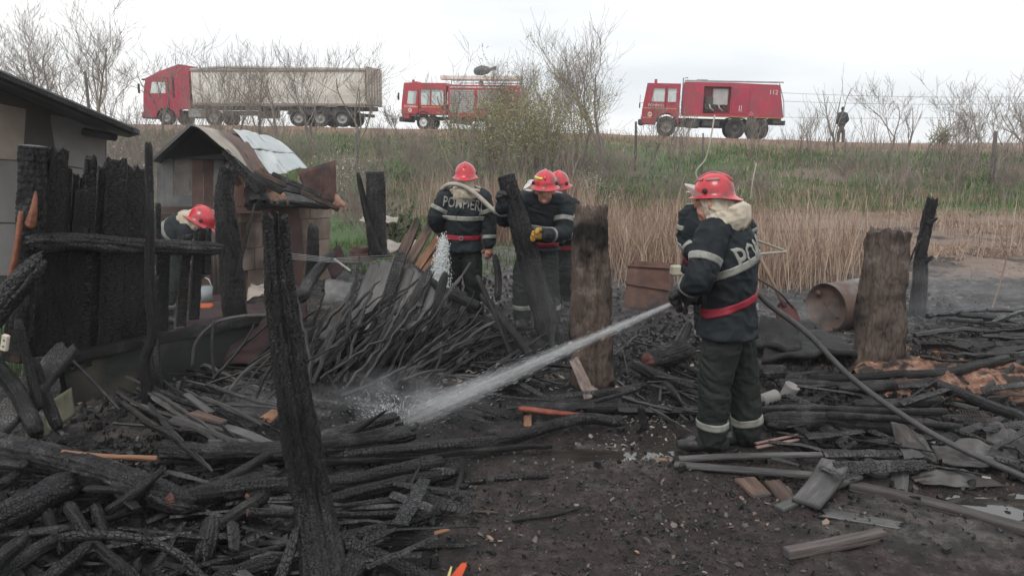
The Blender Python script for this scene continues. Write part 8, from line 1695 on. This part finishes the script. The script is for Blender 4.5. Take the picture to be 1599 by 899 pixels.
# ------------------------------------------------------------------ water, steam and air
def volmat(name, dens_fn, color=(.92, .93, .94), aniso=.3):
    m, nd, lk = newmat(name); out = nd.new('ShaderNodeOutputMaterial'); pv = nd.new('ShaderNodeVolumePrincipled'); lk.new(pv.outputs[0], out.inputs['Volume'])
    pv.inputs['Color'].default_value = (*color, 1); pv.inputs['Anisotropy'].default_value = aniso; dens_fn(nd, lk, pv.inputs['Density']); return m
def mnode(nd, lk, op, *a, clamp=False):
    q = nd.new('ShaderNodeMath'); q.operation = op; q.use_clamp = clamp
    for k, w in enumerate(a):
        if isinstance(w, (int, float)): q.inputs[k].default_value = w
        else: lk.new(w, q.inputs[k])
    return q.outputs[0]
def jet():
    a = P(1058, 470, 5.30); b = G(615, 662, .02); L = float(np.linalg.norm(b - a)) * 1.04; q = Vector(b - a).to_track_quat('X', 'Z'); R0, R1 = .020, .17
    n, m_ = 24, 24; v = []
    for i in range(m_ + 1):
        t = i / m_; R = (R0 + (R1 - R0) * t ** 1.15) * 1.02
        for k in range(n): an = 2 * math.pi * k / n; v.append((L * t, R * math.cos(an), R * math.sin(an) * .85))
    f = [(i * n + k, i * n + (k + 1) % n, (i + 1) * n + (k + 1) % n, (i + 1) * n + k) for i in range(m_) for k in range(n)] + [list(range(n))[::-1], list(range(m_ * n, m_ * n + n))]
    def dens(nd, lk, out):
        t = nd.new('ShaderNodeTexCoord'); s = nd.new('ShaderNodeSeparateXYZ'); lk.new(t.outputs['Object'], s.inputs[0])
        tt = mnode(nd, lk, 'DIVIDE', s.outputs[0], L, clamp=True); tp = mnode(nd, lk, 'POWER', tt, 1.15); R = mnode(nd, lk, 'MULTIPLY_ADD', tp, R1 - R0, R0)
        z = mnode(nd, lk, 'DIVIDE', s.outputs[2], .85); r = mnode(nd, lk, 'SQRT', mnode(nd, lk, 'ADD', mnode(nd, lk, 'MULTIPLY', s.outputs[1], s.outputs[1]), mnode(nd, lk, 'MULTIPLY', z, z)))
        u = mnode(nd, lk, 'DIVIDE', r, R); fall = mnode(nd, lk, 'POWER', mnode(nd, lk, 'SUBTRACT', 1.0, u, clamp=True), 1.3)
        mp_ = nd.new('ShaderNodeMapping'); mp_.inputs['Scale'].default_value = (2.2, 42, 42); lk.new(t.outputs['Object'], mp_.inputs[0])
        nz = nd.new('ShaderNodeTexNoise'); nz.inputs['Scale'].default_value = 1.0; nz.inputs['Detail'].default_value = 4; lk.new(mp_.outputs[0], nz.inputs['Vector'])
        nn = nd.new('ShaderNodeMapRange'); lk.new(nz.outputs['Fac'], nn.inputs[0]); nn.inputs[1].default_value = .35; nn.inputs[2].default_value = .68; nn.inputs[3].default_value = .02; nn.inputs[4].default_value = 2.6
        k = mnode(nd, lk, 'DIVIDE', 2.3, mnode(nd, lk, 'ADD', R, mnode(nd, lk, 'MULTIPLY', tt, .25))); fd = nd.new('ShaderNodeMapRange'); fd.interpolation_type = 'SMOOTHSTEP'; lk.new(tt, fd.inputs[0]); fd.inputs[1].default_value = .72; fd.inputs[2].default_value = 1.0; fd.inputs[3].default_value = 1.0; fd.inputs[4].default_value = .12; d = mnode(nd, lk, 'MULTIPLY', mnode(nd, lk, 'MULTIPLY', mnode(nd, lk, 'MULTIPLY', fall, nn.outputs[0]), k), fd.outputs[0]); lk.new(d, out)
    m = volmat('water_spray', dens, (.96, .97, .98), .2); o = link('water_jet', mesh('water_jet', v, f, m, True), None, tuple(a)); o.rotation_euler = q.to_euler(); tag(o, 'white water jet spraying from the nozzle to the ground', None, None, 'stuff')
    # droplets
    rng = np.random.RandomState(3); N_ = 500; t = rng.rand(N_) ** .6; ang = rng.rand(N_) * 6.28; R = (R0 + (R1 - R0) * t ** 1.15) * (.15 + .95 * rng.rand(N_)); M_ = np.array(q.to_matrix()); p = np.stack([L * t, R * np.cos(ang), R * np.sin(ang)], 1) @ M_.T; d = M_[:, 0]
    ln = .012 + .03 * rng.rand(N_); paths = np.stack([p, p + d * ln[:, None] * .5, p + d * ln[:, None]], 1); rr = np.stack([np.full(N_, .0005), np.full(N_, .0007) * (.6 + .8 * rng.rand(N_)), np.full(N_, .0005)], 1); v, f = strands(paths, rr, 4)
    dm = mat('water_drop', [(0, (.75, .78, .8)), (1, (.85, .87, .88))], 3, rough=.1, bump=0); tag(link('water_drops', mesh('water_drops', v, f, dm, True), None, tuple(a)), 'drops flying in the water jet', None, None, 'stuff')
jet()
def splash():
    rng = np.random.RandomState(12); N_ = 700; c = G(618, 660, .05); a = rng.rand(N_) * 6.28; rr = np.abs(rng.randn(N_)) * .16; p = np.stack([rr * np.cos(a) - .08, rr * np.sin(a), .02 + np.abs(rng.randn(N_)) * .09], 1); d = np.stack([np.cos(a) * .6 - .5, np.sin(a) * .6, .8 + .5 * rng.rand(N_)], 1); d /= np.linalg.norm(d, axis=1)[:, None]
    ln = (.004 + .016 * rng.rand(N_))[:, None]; paths = np.stack([p, p + d * ln * .5, p + d * ln], 1); r = np.stack([np.full(N_, .0004), .0009 + .001 * rng.rand(N_), np.full(N_, .0004)], 1); v, f = strands(paths, r, 4)
    tag(link('splash_drops', mesh('splash_drops', v, f, _M['water_drop'], True), None, tuple(c)), 'drops splashing up where the jet lands', None, None, 'stuff')
splash()
def cloud(name, label, c, r, dn, seed, scale=2.6, color=(.85, .86, .88)):
    v, f = ellipsoid((0, 0, 0), (1, 1, 1), None, 24)
    def dens(nd, lk, out):
        t = nd.new('ShaderNodeTexCoord'); ln = nd.new('ShaderNodeVectorMath'); ln.operation = 'LENGTH'; lk.new(t.outputs['Object'], ln.inputs[0]); fall = mnode(nd, lk, 'SUBTRACT', 1.0, ln.outputs['Value'], clamp=True)
        nz = nd.new('ShaderNodeTexNoise'); nz.inputs['Scale'].default_value = scale; nz.inputs['Detail'].default_value = 4; ad = nd.new('ShaderNodeVectorMath'); ad.operation = 'ADD'; ad.inputs[1].default_value = (seed, seed, seed); lk.new(t.outputs['Object'], ad.inputs[0]); lk.new(ad.outputs[0], nz.inputs['Vector'])
        nn = nd.new('ShaderNodeMapRange'); lk.new(nz.outputs['Fac'], nn.inputs[0]); nn.inputs[1].default_value = .4; nn.inputs[2].default_value = .7; nn.inputs[3].default_value = 0; nn.inputs[4].default_value = 1.5
        lk.new(mnode(nd, lk, 'MULTIPLY', mnode(nd, lk, 'MULTIPLY', fall, nn.outputs[0]), dn), out)
    o = link(name, mesh(name, v, f, volmat(name + '_' + str(seed), dens, color, .2), True), None, tuple(c)); o.scale = r; tag(o, label, None, None, 'stuff')
c = G(600, 655); cloud('spray_mist', 'mist rising where the jet hits the logs', (c[0] + .1, c[1], .16), (.75, .45, .26), 1.4, 1)
c = G(420, 665); cloud('spray_mist', 'steam drifting over the grey split boards', (c[0], c[1], .16), (.6, .4, .2), 1.5, 2)
c = P(1235, 500, 7.9); cloud('steam', 'steam rising between the hose holder and the oil drum', (c[0], c[1], .35), (.6, .5, .35), .6, 3)
c = P(900, 500, 7.6); cloud('steam', 'thin steam around the brown post', (c[0], c[1], .5), (1.0, .8, .65), .25, 4)
c = P(150, 450, 6.6); cloud('smoke', 'thin smoke behind the plank fence', (c[0], c[1] + .2, 1.0), (1.4, .9, 1.3), .15, 5)
c = P(1520, 500, 8.6); cloud('steam', 'thin steam over the right heap', (c[0], c[1], .4), (1.6, .9, .5), .35, 6)
# white foam running down beside the back-turned firefighter
rng = np.random.RandomState(8); N_ = 15000; t = rng.rand(N_) ** .9; A_, B_ = P(693, 374, 8.75), P(676, 525, 8.3); w = .02 + .075 * t; p = A_ + (B_ - A_) * t[:, None] + np.stack([rng.randn(N_) * w, rng.randn(N_) * w * .5, rng.randn(N_) * .03], 1); s = .0015 + .0045 * rng.rand(N_) ** 2
o6 = np.array([(1, 0, 0), (-1, 0, 0), (0, 1, 0), (0, -1, 0), (0, 0, 3.2), (0, 0, -3.2)]); v = (p[:, None, :] + o6[None] * s[:, None, None]).reshape(-1, 3); F6 = np.array([(0, 2, 4), (2, 1, 4), (1, 3, 4), (3, 0, 4), (2, 0, 5), (1, 2, 5), (3, 1, 5), (0, 3, 5)]); f = (np.arange(N_)[:, None, None] * 6 + F6[None]).reshape(-1, 3)
p0 = A_.copy(); tag(link('white_foam', mesh('white_foam', v - p0, f, mat('foam', [(0, (.6, .62, .63)), (1, (.8, .82, .82))], 3, rough=.4, bump=0), True), None, tuple(p0)), 'white foaming water pouring down beside the split planks', None, None, 'stuff')
# haze
hz = MB().box((0, 30, 2.6), (200, 130, 12.8)); m, nd, lk = newmat('haze_air'); out = nd.new('ShaderNodeOutputMaterial'); pv = nd.new('ShaderNodeVolumePrincipled'); lk.new(pv.outputs[0], out.inputs['Volume']); pv.inputs['Density'].default_value = HAZE; pv.inputs['Color'].default_value = (.93, .93, .95, 1); pv.inputs['Anisotropy'].default_value = .2
tag(hz.build('haze', m), 'thin smoke haze lying over the place', None, None, 'stuff')
